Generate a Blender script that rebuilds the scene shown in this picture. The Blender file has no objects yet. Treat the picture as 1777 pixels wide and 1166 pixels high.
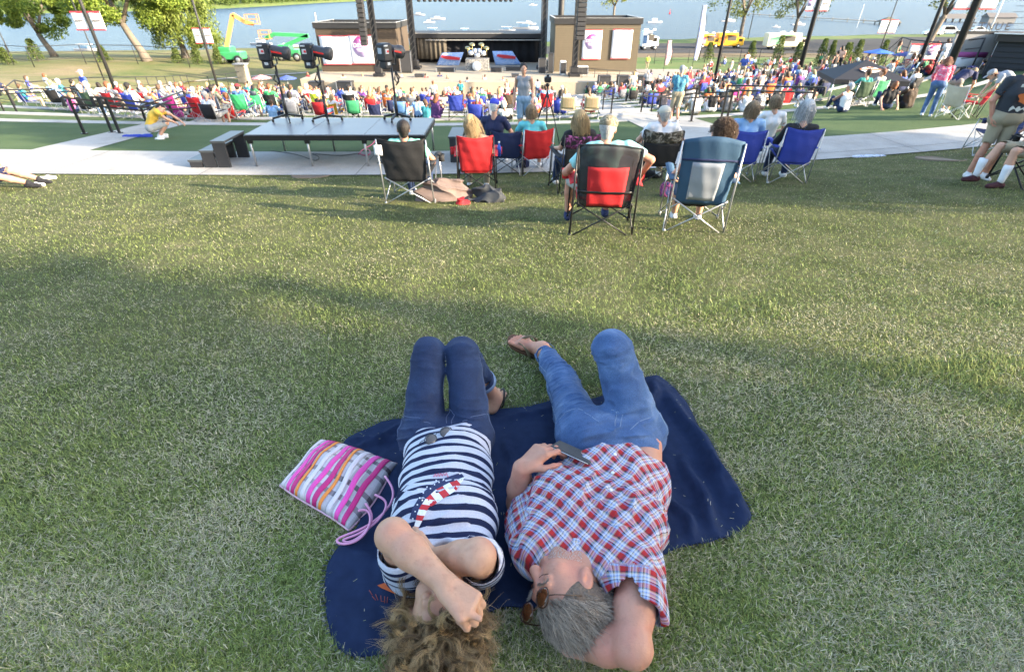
import bpy, math, random
import numpy as np
from mathutils import Vector, Matrix
from mathutils.bvhtree import BVHTree
from mathutils.geometry import delaunay_2d_cdt
random.seed(7); rng = np.random.default_rng(7)
R = math.radians
sc = bpy.context.scene
col = sc.collection
# ---------------------------------------------------------------- camera, world, sun, exposure
CAMH = 1.38; PITCH = R(34.0); FPX = 880.0; PW, PH = 1777.0, 1166.0
cam = bpy.data.cameras.new('camera'); camo = bpy.data.objects.new('camera', cam); col.objects.link(camo)
camo.location = (0, 0, CAMH); camo.rotation_euler = (math.pi/2 - PITCH, 0, 0)
cam.sensor_width = 36; cam.lens = 36*FPX/PW; cam.clip_start = .05; cam.clip_end = 6000
cam.dof.use_dof = True; cam.dof.focus_distance = 2.2; cam.dof.aperture_fstop = 5.0
sc.camera = camo
SUN_EL, SUN_AZ = R(17), R(111)             # azimuth clockwise from +Y
sdir = Vector((math.sin(SUN_AZ)*math.cos(SUN_EL), math.cos(SUN_AZ)*math.cos(SUN_EL), math.sin(SUN_EL)))
w = bpy.data.worlds.new('World'); sc.world = w; w.use_nodes = True
nt = w.node_tree; bg = nt.nodes['Background']
sky = nt.nodes.new('ShaderNodeTexSky'); sky.sky_type = 'NISHITA'; sky.sun_disc = False
sky.sun_elevation = SUN_EL; sky.sun_rotation = SUN_AZ; sky.air_density = 1.0; sky.dust_density = 2.0
nt.links.new(sky.outputs[0], bg.inputs[0]); bg.inputs[1].default_value = .15
sl = bpy.data.lights.new('sun', 'SUN'); sl.energy = 3.9; sl.angle = R(.6); sl.color = (1, .84, .62)
so = bpy.data.objects.new('sun', sl); col.objects.link(so); so.rotation_euler = sdir.to_track_quat('Z', 'Y').to_euler()
so.location = (40, -20, 40)
sc.view_settings.view_transform = 'Standard'; sc.view_settings.look = 'None'
sc.view_settings.exposure = 2.42; sc.view_settings.gamma = 1
sc.cycles.max_bounces = 5; sc.cycles.diffuse_bounces = 2; sc.cycles.glossy_bounces = 2
sc.cycles.transmission_bounces = 3; sc.cycles.transparent_max_bounces = 6; sc.cycles.caustics_reflective = False
sc.cycles.caustics_refractive = False; sc.cycles.use_denoising = True

# ---------------------------------------------------------------- ground heights
def bend(x, t):
    """the terraces curve round the stage: extra distance of the contour t at x"""
    x = np.asarray(x, float); t = np.asarray(t, float); Rr = np.maximum(60-t, 24); u = np.where(x > -4, x+4, (x+4)*.6); u = np.minimum(np.abs(u), .85*Rr)
    return Rr-np.sqrt(Rr*Rr-u*u)-.13
def tinv(x, y):
    t = np.array(y, float, copy=True)
    for _ in range(22): t = t+.55*(y-bend(x, t)-t)
    return t
TK = [17.5 + 3.1*k for k in range(12)]
_TP = [(-60, 3.1), (-15, 1.9), (9.9, -1.515), (11.8, -1.56), (17.5, -2.16)]
for k_, t_ in enumerate(TK):
    _TP += [(t_+.02, -2.18-.42*k_), (t_+.32, -2.18-.42*k_), (t_+.34, -2.18-.42*(k_+1))]
_TP += [(54, -7.24), (80, -7.4), (108, -8.2), (400, -8.4)]
_TX = np.array([p[0] for p in _TP], float); _TZ = np.array([p[1] for p in _TP], float)
_TX[0], _TZ[0] = -60, .153*60; _TX[1], _TZ[1] = -15, .153*15
_SX = np.array([-60, 9.9, 11.8, 17.5, 54, 80, 108, 400.]); _SZ = np.array([9.18, -1.515, -1.56, -2.16, -7.24, -7.4, -8.2, -8.4])
WATER = -9.9
def shore(x): return np.interp(x, [-400, -150, -80, -30, 30, 110, 220, 600], [105, 112, 121, 135, 150, 172, 190, 230])
def H(x, y):
    x = np.asarray(x, float); y = np.asarray(y, float)
    t = tinv(x, y)
    z = np.where((x > -27) & (x < 34), np.interp(t, _TX, _TZ), np.interp(t, _SX, _SZ))
    hill = np.clip((-x-30)/25, 0, 1)*np.exp(-((y-72)/22)**2)*1.1
    z = z + hill
    f = np.clip((y-shore(x)+3)/6, 0, 1)
    z = z*(1-f) + (-12)*f
    return z
def Hf(x, y): return float(H(x, y))
cP, sP = math.cos(PITCH), math.sin(PITCH)
def ray(px, py):
    u = (px-PW/2)/FPX; v = -(py-PH/2)/FPX
    return np.array([u, cP+sP*v, -sP+cP*v])
O = np.array([0, 0, CAMH])
def at(px, py, h=0.0):
    """ground point seen at a pixel, at height h above the ground"""
    d = ray(px, py); lo, hi = .2, None
    s = np.concatenate([np.linspace(.3 if h < 1 else 6, 30, 1200), np.linspace(30, 260, 3000)])
    P = O + d*s[:, None]
    below = P[:, 2] < H(P[:, 0], P[:, 1]) + h
    i = int(np.argmax(below)) if below.any() else len(s)-1
    a, b = s[max(i-1, 0)], s[i]
    for _ in range(24):
        m = (a+b)/2; p = O+d*m
        if p[2] < Hf(p[0], p[1])+h: b = m
        else: a = m
    return O + d*(a+b)/2
def on_y(px, py, y):
    d = ray(px, py); return O + d*(y/d[1])
def proj(p):
    q = np.asarray(p, float)-O; f = q[1]*cP-q[2]*sP; u = q[1]*sP+q[2]*cP
    return PW/2+FPX*q[0]/f, PH/2-FPX*u/f

# ---------------------------------------------------------------- noise, mesh and object helpers
def vnoise(x, y, z=0, seed=0):
    x, y, z = np.broadcast_arrays(np.asarray(x, float), y, z)
    o = np.zeros(x.shape); r_ = np.random.default_rng(seed+11)
    for i in range(5):
        d = r_.normal(size=3); d /= np.linalg.norm(d); f = r_.uniform(.7, 1.9); e = r_.normal(size=3)*.9
        o += np.sin((d[0]*x+d[1]*y+d[2]*z)*f*2+r_.uniform(0, 9)+1.3*np.sin((e[0]*x+e[1]*y+e[2]*z)+i))
    return o/2.6
_h = np.random.default_rng(5).random((256, 256))
def lattice(x, y):
    x = np.asarray(x, float); y = np.asarray(y, float)
    xi = np.floor(x).astype(int); yi = np.floor(y).astype(int); fx = x-xi; fy = y-yi
    fx = fx*fx*(3-2*fx); fy = fy*fy*(3-2*fy)
    g = lambda a, b: _h[a & 255, b & 255]
    return (g(xi, yi)*(1-fx)+g(xi+1, yi)*fx)*(1-fy)+(g(xi, yi+1)*(1-fx)+g(xi+1, yi+1)*fx)*fy
def fbm(x, y, n=4):
    a = 0; s = .5
    for i in range(n): a = a+s*lattice(x*2**i+17*i, y*2**i+5*i); s *= .5
    return a/(1-.5**n)

def tag(o, label=None, cat=None, group=None, kind=None):
    if label: o['label'] = label
    if cat: o['category'] = cat
    if group: o['group'] = group
    if kind: o['kind'] = kind
    return o
def thing(name, label, cat, loc=(0, 0, 0), rz=0, group=None):
    o = bpy.data.objects.new(name, None); col.objects.link(o); o.location = loc; o.rotation_euler = (0, 0, rz)
    o.empty_display_size = .1
    return tag(o, label, cat, group)
def fastmesh(name, V, F, smooth=True):
    """F: (n,k) int array, or list of polygons"""
    me = bpy.data.meshes.new(name)
    V = np.ascontiguousarray(V, dtype=np.float32)
    if isinstance(F, np.ndarray) and F.ndim == 2:
        n, k = F.shape; me.vertices.add(len(V)); me.vertices.foreach_set('co', V.ravel())
        me.loops.add(n*k); me.polygons.add(n)
        me.loops.foreach_set('vertex_index', F.astype(np.int32).ravel())
        me.polygons.foreach_set('loop_start', np.arange(0, n*k, k, dtype=np.int32))
        me.update(calc_edges=True)
    else:
        me.from_pydata([tuple(map(float, v)) for v in V], [], [tuple(int(i) for i in f) for f in F]); me.update()
    if smooth: me.polygons.foreach_set('use_smooth', np.ones(len(me.polygons), bool))
    return me
def obj(name, me, m=None, parent=None, local=False):
    o = bpy.data.objects.new(name, me); col.objects.link(o)
    if m is not None:
        for q in (m if isinstance(m, (list, tuple)) else [m]): me.materials.append(q)
    if parent is not None:
        o.parent = parent
        if not local:
            p = parent; L = Vector((0, 0, 0))
            while p is not None: L += Vector(p.location); p = p.parent
            o.location = -L
    return o
def cattr(me, name, C):
    a = me.attributes.new(name, 'FLOAT_VECTOR', 'POINT'); a.data.foreach_set('vector', np.ascontiguousarray(C, dtype=np.float32).ravel())
def norm(v): v = np.asarray(v, float); return v/(np.linalg.norm(v)+1e-12)

class MB:
    """collects shapes into one mesh"""
    def __init__(s): s.V = []; s.F = []; s.M = []; s.n = 0; s.S = []
    def add(s, V, F, m=0, smooth=False):
        V = np.asarray(V, float).reshape(-1, 3); s.V.append(V)
        for f in F: s.F.append(tuple(int(i)+s.n for i in f)); s.M.append(m); s.S.append(smooth)
        s.n += len(V); return s
    def box(s, c, size, rz=0, m=0, Rm=None, taper=1.0, bev=0.0):
        c = np.asarray(c, float); hx, hy, hz = np.asarray(size, float)/2
        if bev > 0:
            b = min(bev, hx*.45, hy*.45, hz*.45); P = []
            for z, e in ((-hz, b), (-hz+b, 0), (hz-b, 0), (hz, b)):
                X, Y = hx-e, hy-e; bb = b*.6 if e == 0 else b*.3
                P += [(-X+bb, -Y, z), (X-bb, -Y, z), (X, -Y+bb, z), (X, Y-bb, z), (X-bb, Y, z), (-X+bb, Y, z), (-X, Y-bb, z), (-X, -Y+bb, z)]
            V = np.array(P); F = [tuple(range(7, -1, -1)), tuple(range(24, 32))]
            for k in range(3):
                for i in range(8): F.append((k*8+i, k*8+(i+1) % 8, (k+1)*8+(i+1) % 8, (k+1)*8+i))
        else:
            V = np.array([(x*hx*(taper if z > 0 else 1), y*hy*(taper if z > 0 else 1), z*hz) for z in (-1, 1) for y in (-1, 1) for x in (-1, 1)])
            F = [(0, 2, 3, 1), (4, 5, 7, 6), (0, 1, 5, 4), (2, 6, 7, 3), (0, 4, 6, 2), (1, 3, 7, 5)]
        if Rm is None and rz: Rm = np.array([[math.cos(rz), -math.sin(rz), 0], [math.sin(rz), math.cos(rz), 0], [0, 0, 1]])
        if Rm is not None: V = V @ np.asarray(Rm).T
        return s.add(V+c, F, m)
    def beam(s, a, b, w, h=None, m=0, up=(0, 0, 1)):
        a = np.asarray(a, float); b = np.asarray(b, float); h = h or w
        d = norm(b-a); r = np.cross(d, up)
        if np.linalg.norm(r) < 1e-4: r = np.cross(d, (0, 1, 0))
        r = norm(r); u = np.cross(r, d); L = np.linalg.norm(b-a)
        Rm = np.stack([r, d, u], 1)
        return s.box((a+b)/2, (w, L, h), m=m, Rm=Rm)
    def tube(s, pts, r, n=8, m=0, cap=True, smooth=True):
        P = np.asarray(pts, float); k = len(P); rr = np.broadcast_to(r, (k,)) if np.ndim(r) == 0 else np.asarray(r)
        T = np.gradient(P, axis=0); T /= np.linalg.norm(T, axis=1)[:, None]+1e-12
        u = np.cross(T[0], (0, 0, 1));
        if np.linalg.norm(u) < .05: u = np.cross(T[0], (1, 0, 0))
        u = norm(u); V = []
        for i in range(k):
            u = u-T[i]*np.dot(u, T[i]); u = norm(u); v = np.cross(T[i], u)
            a = np.arange(n)*2*math.pi/n
            V.append(P[i]+rr[i]*(np.cos(a)[:, None]*u+np.sin(a)[:, None]*v))
        V = np.concatenate(V); F = []
        for i in range(k-1):
            for j in range(n): F.append((i*n+j, i*n+(j+1) % n, (i+1)*n+(j+1) % n, (i+1)*n+j))
        if cap: F.append(tuple(range(n-1, -1, -1))); F.append(tuple((k-1)*n+j for j in range(n)))
        return s.add(V, F, m, smooth)
    def lathe(s, prof, c, n=16, m=0, axis=(0, 0, 1), smooth=True):
        z = norm(axis); x = np.cross(z, (0, 1, 0));
        if np.linalg.norm(x) < .05: x = np.cross(z, (1, 0, 0))
        x = norm(x); y = np.cross(z, x); V = []; F = []
        for r, h in prof:
            for j in range(n):
                a = 2*math.pi*j/n; V.append(np.asarray(c)+z*h+(x*math.cos(a)+y*math.sin(a))*r)
        for i in range(len(prof)-1):
            for j in range(n): F.append((i*n+j, i*n+(j+1) % n, (i+1)*n+(j+1) % n, (i+1)*n+j))
        F.append(tuple(range(n-1, -1, -1))); F.append(tuple((len(prof)-1)*n+j for j in range(n)))
        return s.add(V, F, m, smooth)
    def sheet(s, fn, nu, nv, th=.004, m=0, smooth=True):
        """fn(u,v)->point, u,v in 0..1; a thin cloth with thickness"""
        U, W = np.meshgrid(np.linspace(0, 1, nu), np.linspace(0, 1, nv), indexing='ij')
        P = np.array([[fn(U[i, j], W[i, j]) for j in range(nv)] for i in range(nu)], float)
        du = np.gradient(P, axis=0); dv = np.gradient(P, axis=1); N = np.cross(du, dv); N /= np.linalg.norm(N, axis=2)[..., None]+1e-12
        A = (P+N*th/2).reshape(-1, 3); B = (P-N*th/2).reshape(-1, 3); k = nu*nv; F = []
        g = lambda i, j: i*nv+j
        for i in range(nu-1):
            for j in range(nv-1):
                F.append((g(i, j), g(i+1, j), g(i+1, j+1), g(i, j+1))); F.append((k+g(i, j), k+g(i, j+1), k+g(i+1, j+1), k+g(i+1, j)))
        for i in range(nu-1):
            F.append((g(i, 0), k+g(i, 0), k+g(i+1, 0), g(i+1, 0))); F.append((g(i, nv-1), g(i+1, nv-1), k+g(i+1, nv-1), k+g(i, nv-1)))
        for j in range(nv-1):
            F.append((g(0, j), g(0, j+1), k+g(0, j+1), k+g(0, j))); F.append((g(nu-1, j), k+g(nu-1, j), k+g(nu-1, j+1), g(nu-1, j+1)))
        return s.add(np.concatenate([A, B]), F, m, smooth)
    def prism(s, poly, z0, z1, m=0, fr=None):
        """poly 2D outline; fr = (origin, xaxis, yaxis) else world xy"""
        n = len(poly); o, X, Y = fr if fr else (np.zeros(3), np.array([1., 0, 0]), np.array([0, 1., 0]))
        Z = np.cross(X, Y); V = [o+X*p[0]+Y*p[1]+Z*z for z in (z0, z1) for p in poly]
        F = [tuple(range(n-1, -1, -1)), tuple(range(n, 2*n))]+[(i, (i+1) % n, n+(i+1) % n, n+i) for i in range(n)]
        return s.add(V, F, m)
    def build(s, name, mats, parent=None, local=True):
        V = np.concatenate(s.V); me = bpy.data.meshes.new(name)
        me.from_pydata(V.tolist(), [], s.F); 
        me.polygons.foreach_set('material_index', np.array(s.M, dtype=np.int32))
        me.polygons.foreach_set('use_smooth', np.array(s.S, dtype=bool)); me.update()
        return obj(name, me, mats, parent, local)

# ---------------------------------------------------------------- materials
_mats = {}
def mat(name, c, rough=.75, metal=0, var=.12, scale=8, bump=.0, bscale=60, sss=0, coat=0, spec=.4, c2=None, trans=0, emis=None, alpha=1):
    if name in _mats: return _mats[name]
    m = bpy.data.materials.new(name); m.use_nodes = True; _mats[name] = m
    n = m.node_tree; L = n.links; b = n.nodes['Principled BSDF']
    b.inputs['Roughness'].default_value = rough; b.inputs['Metallic'].default_value = metal
    b.inputs['Specular IOR Level'].default_value = spec
    tc = n.nodes.new('ShaderNodeTexCoord'); nz = n.nodes.new('ShaderNodeTexNoise'); nz.inputs['Scale'].default_value = scale; nz.inputs['Detail'].default_value = 4
    L.new(tc.outputs['Object'], nz.inputs['Vector'])
    mx = n.nodes.new('ShaderNodeMix'); mx.data_type = 'RGBA'
    lo = [max(0, v*(1-var)) for v in c]; hi = [min(1, v*(1+var)) for v in c] if c2 is None else list(c2)
    mx.inputs[6].default_value = (*lo, 1); mx.inputs[7].default_value = (*hi, 1)
    L.new(nz.outputs[0], mx.inputs[0]); L.new(mx.outputs[2], b.inputs['Base Color'])
    if bump:
        n2 = n.nodes.new('ShaderNodeTexNoise'); n2.inputs['Scale'].default_value = bscale; n2.inputs['Detail'].default_value = 3
        L.new(tc.outputs['Object'], n2.inputs['Vector'])
        bp = n.nodes.new('ShaderNodeBump'); bp.inputs['Strength'].default_value = bump; bp.inputs['Distance'].default_value = .01
        L.new(n2.outputs[0], bp.inputs['Height']); L.new(bp.outputs[0], b.inputs['Normal'])
    if sss: b.inputs['Subsurface Weight'].default_value = sss; b.inputs['Subsurface Radius'].default_value = (.02, .008, .004); b.inputs['Subsurface Scale'].default_value = .5
    if coat: b.inputs['Coat Weight'].default_value = coat
    if alpha < 1: b.inputs['Alpha'].default_value = alpha
    if emis: b.inputs['Emission Color'].default_value = (*emis[:3], 1); b.inputs['Emission Strength'].default_value = emis[3]
    return m
def attr_mat(name, aname='col', rough=.8, spec=.3, trans=0, sss=0, bump=0, bscale=200):
    m = bpy.data.materials.new(name); m.use_nodes = True; n = m.node_tree; b = n.nodes['Principled BSDF']
    a = n.nodes.new('ShaderNodeAttribute'); a.attribute_name = aname
    n.links.new(a.outputs['Vector'], b.inputs['Base Color']); b.inputs['Roughness'].default_value = rough; b.inputs['Specular IOR Level'].default_value = spec
    if trans:
        t = n.nodes.new('ShaderNodeBsdfTranslucent'); n.links.new(a.outputs['Vector'], t.inputs[0]); s = n.nodes.new('ShaderNodeMixShader'); s.inputs[0].default_value = trans
        n.links.new(b.outputs[0], s.inputs[1]); n.links.new(t.outputs[0], s.inputs[2]); n.links.new(s.outputs[0], n.nodes['Material Output'].inputs[0])
    if bump:
        tc = n.nodes.new('ShaderNodeTexCoord'); n2 = n.nodes.new('ShaderNodeTexNoise'); n2.inputs['Scale'].default_value = bscale
        n.links.new(tc.outputs['Object'], n2.inputs['Vector']); bp = n.nodes.new('ShaderNodeBump'); bp.inputs['Strength'].default_value = bump; bp.inputs['Distance'].default_value = .005
        n.links.new(n2.outputs[0], bp.inputs['Height']); n.links.new(bp.outputs[0], b.inputs['Normal'])
    return m
# ---------------------------------------------------------------- signed-distance modelling kit (bodies, clothes, hair)
BIG = 9.0
def cone(a, b, r1, r2=None, k=.02): return ('c', np.asarray(a, float), np.asarray(b, float), r1, r1 if r2 is None else r2, k)
def ell(c, r, Rm=None, k=.02): return ('e', np.asarray(c, float), np.asarray(r, float), np.eye(3) if Rm is None else np.asarray(Rm, float), 0, k)
def cut(p): return p[:5]+(-abs(p[5])-1e-9,)
def clip(pt, nrm): return ('h', np.asarray(pt, float), norm(nrm), 0, 0, 0)       # keeps the side away from nrm
def bounds(pr):
    lo = np.full(3, 1e9); hi = np.full(3, -1e9)
    for p in pr:
        if p[5] < 0 or p[0] == 'h': continue
        if p[0] == 'c': a = np.minimum(p[1]-p[3], p[2]-p[4]); b = np.maximum(p[1]+p[3], p[2]+p[4])
        else: r = np.max(p[2]); a = p[1]-r; b = p[1]+r
        lo = np.minimum(lo, a); hi = np.maximum(hi, b)
    return lo, hi
def sdf_eval(p, X, Y, Z):
    if p[0] == 'c':
        a, b, r1, r2 = p[1], p[2], p[3], p[4]; d = b-a; L2 = d@d+1e-12
        t = np.clip(((X-a[0])*d[0]+(Y-a[1])*d[1]+(Z-a[2])*d[2])/L2, 0, 1)
        return np.sqrt((X-a[0]-t*d[0])**2+(Y-a[1]-t*d[1])**2+(Z-a[2]-t*d[2])**2)-(r1+(r2-r1)*t)
    c, r, M = p[1], p[2], p[3]; x, y, z = X-c[0], Y-c[1], Z-c[2]
    u = [M[0, i]*x+M[1, i]*y+M[2, i]*z for i in range(3)]        # columns of M are the axes
    k0 = np.sqrt(sum((u[i]/r[i])**2 for i in range(3))); k1 = np.sqrt(sum((u[i]/r[i]**2)**2 for i in range(3)))+1e-9
    return k0*(k0-1)/k1
def sdf_mesh(pr, res, disp=None, pad=None):
    lo, hi = bounds(pr); mg = 3*res+.015; lo = lo-mg; hi = hi+mg
    ax = [np.arange(lo[i], hi[i]+res, res, dtype=np.float32) for i in range(3)]
    F = np.full([len(a) for a in ax], BIG, np.float32)
    for p in pr:
        if p[0] == 'h':
            n = p[2]; c = p[1]
            D = (ax[0][:, None, None]-c[0])*n[0]+(ax[1][None, :, None]-c[1])*n[1]+(ax[2][None, None, :]-c[2])*n[2]
            F = np.maximum(F, D.astype(np.float32)); continue
        neg = p[5] < 0; k = abs(p[5])
        if p[0] == 'c': a = np.minimum(p[1]-p[3], p[2]-p[4]); b = np.maximum(p[1]+p[3], p[2]+p[4])
        else: r = np.max(p[2]); a = p[1]-r; b = p[1]+r
        e = k+2.5*res+.012; sl_ = []
        for i in range(3):
            i0 = max(0, int((a[i]-e-ax[i][0])/res)); i1 = min(len(ax[i]), int((b[i]+e-ax[i][0])/res)+2)
            sl_.append(slice(i0, max(i0, i1)))
        sl_ = tuple(sl_)
        if F[sl_].size == 0: continue
        D = sdf_eval(p, ax[0][sl_[0]][:, None, None], ax[1][sl_[1]][None, :, None], ax[2][sl_[2]][None, None, :])
        A = F[sl_]
        if neg:
            B = -D
            if k > 1e-6: h = np.clip(k-np.abs(A-B), 0, None)/k; F[sl_] = np.maximum(A, B)+h*h*k*.25
            else: F[sl_] = np.maximum(A, B)
        else:
            if k > 1e-6: h = np.clip(k-np.abs(A-D), 0, None)/k; F[sl_] = np.minimum(A, D)-h*h*k*.25
            else: F[sl_] = np.minimum(A, D)
    if disp is not None:
        I = np.nonzero(np.abs(F) < 4*res+.01)
        F[I] += disp(ax[0][I[0]].astype(float), ax[1][I[1]].astype(float), ax[2][I[2]].astype(float)).astype(np.float32)
    return nets(F, ax, res)
def nets(F, ax, res):
    S = F < 0
    n = np.array(F.shape)-1
    c = [S[i:i+n[0], j:j+n[1], k:k+n[2]] for i in (0, 1) for j in (0, 1) for k in (0, 1)]
    any_ = np.logical_or.reduce(c); all_ = np.logical_and.reduce(c); M = any_ & ~all_
    I = np.argwhere(M); idx = np.full(M.shape, -1, np.int32); idx[M] = np.arange(len(I))
    corners = [(i, j, k) for i in (0, 1) for j in (0, 1) for k in (0, 1)]
    Fv = {q: F[I[:, 0]+q[0], I[:, 1]+q[1], I[:, 2]+q[2]].astype(float) for q in corners}
    acc = np.zeros((len(I), 3)); cnt = np.zeros(len(I))
    for a in corners:
        for d in range(3):
            if a[d]: continue
            b = list(a); b[d] = 1; b = tuple(b); fa, fb = Fv[a], Fv[b]; x = (fa < 0) != (fb < 0)
            t = np.where(x, fa/np.where(x, fa-fb, 1), 0); p = np.tile(np.array(a, float), (len(I), 1)); p[:, d] += t
            acc[x] += p[x]; cnt[x] += 1
    V = (I+acc/cnt[:, None])*res+np.array([ax[0][0], ax[1][0], ax[2][0]], float)
    Fs = []
    for d in range(3):
        e1, e2 = [(1, 2), (2, 0), (0, 1)][d]
        A = np.moveaxis(S, d, 0); x = A[:-1] != A[1:]; x = np.moveaxis(x, 0, d); E = np.argwhere(x)
        E = E[(E[:, e1] > 0) & (E[:, e2] > 0) & (E[:, e1] < n[e1]) & (E[:, e2] < n[e2])]
        s = S[E[:, 0], E[:, 1], E[:, 2]]
        def g(o1, o2):
            q = E.copy(); q[:, e1] -= o1; q[:, e2] -= o2; return idx[q[:, 0], q[:, 1], q[:, 2]]
        Q = np.stack([g(1, 1), g(0, 1), g(0, 0), g(1, 0)], 1); Q[~s] = Q[~s][:, ::-1]; Fs.append(Q)
    Fq = np.concatenate(Fs); Fq = Fq[(Fq >= 0).all(1)]
    return V, Fq
def sdf_obj(name, pr, res, m, parent=None, disp=None, local=False, smooth=0, attr=None):
    V, F = sdf_mesh(pr, res, disp)
    me = fastmesh(name, V, F)
    if attr: cattr(me, attr[0], attr[1](V))
    return obj(name, me, m, parent, local)
def join_meshes(parts):
    """parts: list of (V,F,matindex)"""
    V = np.concatenate([p[0] for p in parts]); n = 0; Fs = []; Ms = []
    for v, f, m in parts: Fs.append(f+n); Ms.append(np.full(len(f), m, np.int32)); n += len(v)
    return V, np.concatenate(Fs), np.concatenate(Ms)
def strands(name, roots, dirs, fn, r, cols, m, parent, nseg=8, local=False, sides=3):
    """hair: fn(i_array, s) -> offset points for strand parameter s in 0..1; builds thin tapered tubes"""
    N = len(roots); P = np.stack([fn(s) for s in np.linspace(0, 1, nseg)], 1)        # N,nseg,3
    T = np.gradient(P, axis=1); T /= np.linalg.norm(T, axis=2)[..., None]+1e-9
    u = np.cross(T, np.array([.3, .2, .93])); u /= np.linalg.norm(u, axis=2)[..., None]+1e-9; v = np.cross(T, u)
    tap = (1-.75*np.linspace(0, 1, nseg)**2)[None, :, None, None]; rr = np.broadcast_to(np.asarray(r), (N,))[:, None, None, None]*tap
    a = np.arange(sides)*2*math.pi/sides
    V = P[:, :, None, :]+rr*(np.cos(a)[None, None, :, None]*u[:, :, None, :]+np.sin(a)[None, None, :, None]*v[:, :, None, :])
    V = V.reshape(-1, 3)
    base = (np.arange(N)*nseg*sides)[:, None, None]+(np.arange(nseg-1)*sides)[None, :, None]+np.arange(sides)[None, None, :]
    nx = (np.arange(N)*nseg*sides)[:, None, None]+(np.arange(nseg-1)*sides)[None, :, None]+((np.arange(sides)+1) % sides)[None, None, :]
    F = np.stack([base, nx, nx+sides, base+sides], -1).reshape(-1, 4)
    me = fastmesh(name, V, F); cattr(me, 'col', np.repeat(cols, nseg*sides, axis=0))
    return obj(name, me, m, parent, local)
def hand(w, d, n, s, curl=(.3, .4, .5, .6), thumb=(.5, .3), sc_=1.0, r=.0085, spread=.12, td=None):
    """w wrist, d fingers' direction, n palm-facing normal, s side of the thumb"""
    w = np.asarray(w, float); d = norm(d); n = norm(np.asarray(n)-d*np.dot(n, d)); s = norm(np.asarray(s)-d*np.dot(s, d)-n*np.dot(s, n))
    P = []; kn = []
    offs = (.030, .010, -.010, -.028); lens = (.040, .044, .041, .032)
    for i, o in enumerate(offs):
        b = w+(d*(.088-.004*abs(i-1))+s*o)*sc_; kn.append(b)
        P.append(cone(w+s*o*.45*sc_, b, .014*sc_, .0125*sc_, k=.012))
    P.append(cone(w+s*.02*sc_+d*.02, w+s*.022*sc_+d*.07*sc_, .015*sc_, .013*sc_, k=.012))
    rot = lambda v, a: v*math.cos(a)+n*math.sin(a)
    for i in range(4):
        dd = norm(d+s*(1.5-i)*spread); p = kn[i]; a = curl[i]*.8; L = lens[i]*sc_
        for j in range(3):
            q = p+norm(rot(dd, a))*L*(1, .68, .52)[j]
            P.append(cone(p, q, (r*1.0, r*.95, r*.88)[j]*sc_, (r*.95, r*.88, r*.72)[j]*sc_, k=.004)); p = q; a += curl[i]*1.1
    b = w+(d*.03+s*.028)*sc_; custom = td is not None; td = td if custom else norm(s*.8+d*.7+n*thumb[0]); tf = td; p = b+td*.036*sc_
    P.append(cone(w+d*.015+s*.012, p, .015*sc_, .011*sc_, k=.012))
    td2 = norm(d*.9+s*.25+n*thumb[1]) if not custom else tf; q = p+td2*.03*sc_; P.append(cone(p, q, .0105*sc_, .009*sc_, k=.004))
    P.append(cone(q, q+norm(td2+n*thumb[1]*.5)*.024*sc_, .009*sc_, .0075*sc_, k=.004))
    return P
def head(c, face, up, s=1.0, detail=True, beardy=False):
    """c centre of skull, face = looking direction, up = crown direction"""
    c = np.asarray(c, float); f = norm(face); u = norm(np.asarray(up)-f*np.dot(up, f)); r = np.cross(f, u)
    Rm = np.stack([r, f, u], 1); g = lambda a, b, d: c+(r*a+f*b+u*d)*s
    P = [ell(g(0, -.012, .03), np.array([.076, .095, .085])*s, Rm, k=.02), ell(g(0, .02, -.03), np.array([.064, .07, .085])*s, Rm, k=.03),
         cone(g(-.03, .055, -.085), g(.03, .055, -.085), .024*s, k=.03), cone(g(0, .068, -.098), g(0, .07, -.092), .019*s, k=.02)]
    if detail:
        P += [cone(g(0, .088, .02), g(0, .108, -.022), .0085*s, .0125*s, k=.014), ell(g(0, .105, -.024), np.array([.017, .012, .010])*s, Rm, k=.008),
              cone(g(-.03, .083, .028), g(.03, .083, .028), .011*s, k=.016), ell(g(-.038, .062, -.022), np.array([.024, .022, .022])*s, Rm, k=.02), ell(g(.038, .062, -.022), np.array([.024, .022, .022])*s, Rm, k=.02),
              cut(ell(g(-.031, .098, .010), np.array([.019, .016, .010])*s, Rm, k=.01)), cut(ell(g(.031, .098, .010), np.array([.019, .016, .010])*s, Rm, k=.01)),
              ell(g(-.031, .079, .010), np.array([.014, .013, .0105])*s, Rm, k=.003), ell(g(.031, .079, .010), np.array([.014, .013, .0105])*s, Rm, k=.003),
              cone(g(-.018, .088, -.056), g(.018, .088, -.056), .0065*s, k=.008), cone(g(-.016, .087, -.067), g(.016, .087, -.067), .0068*s, k=.008),
              cut(ell(g(0, .102, -.0612), np.array([.024, .013, .0018])*s, Rm, k=.003))]
        for sx in (-1, 1):
            P += [ell(g(sx*.078, -.008, -.002), np.array([.011, .020, .033])*s, Rm, k=.006), cut(ell(g(sx*.089, -.003, .002), np.array([.007, .011, .021])*s, Rm, k=.004)),
                  ell(g(sx*.083, .002, -.004), np.array([.005, .006, .010])*s, Rm, k=.003)]
    return P, (r, f, u, g)
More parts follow.
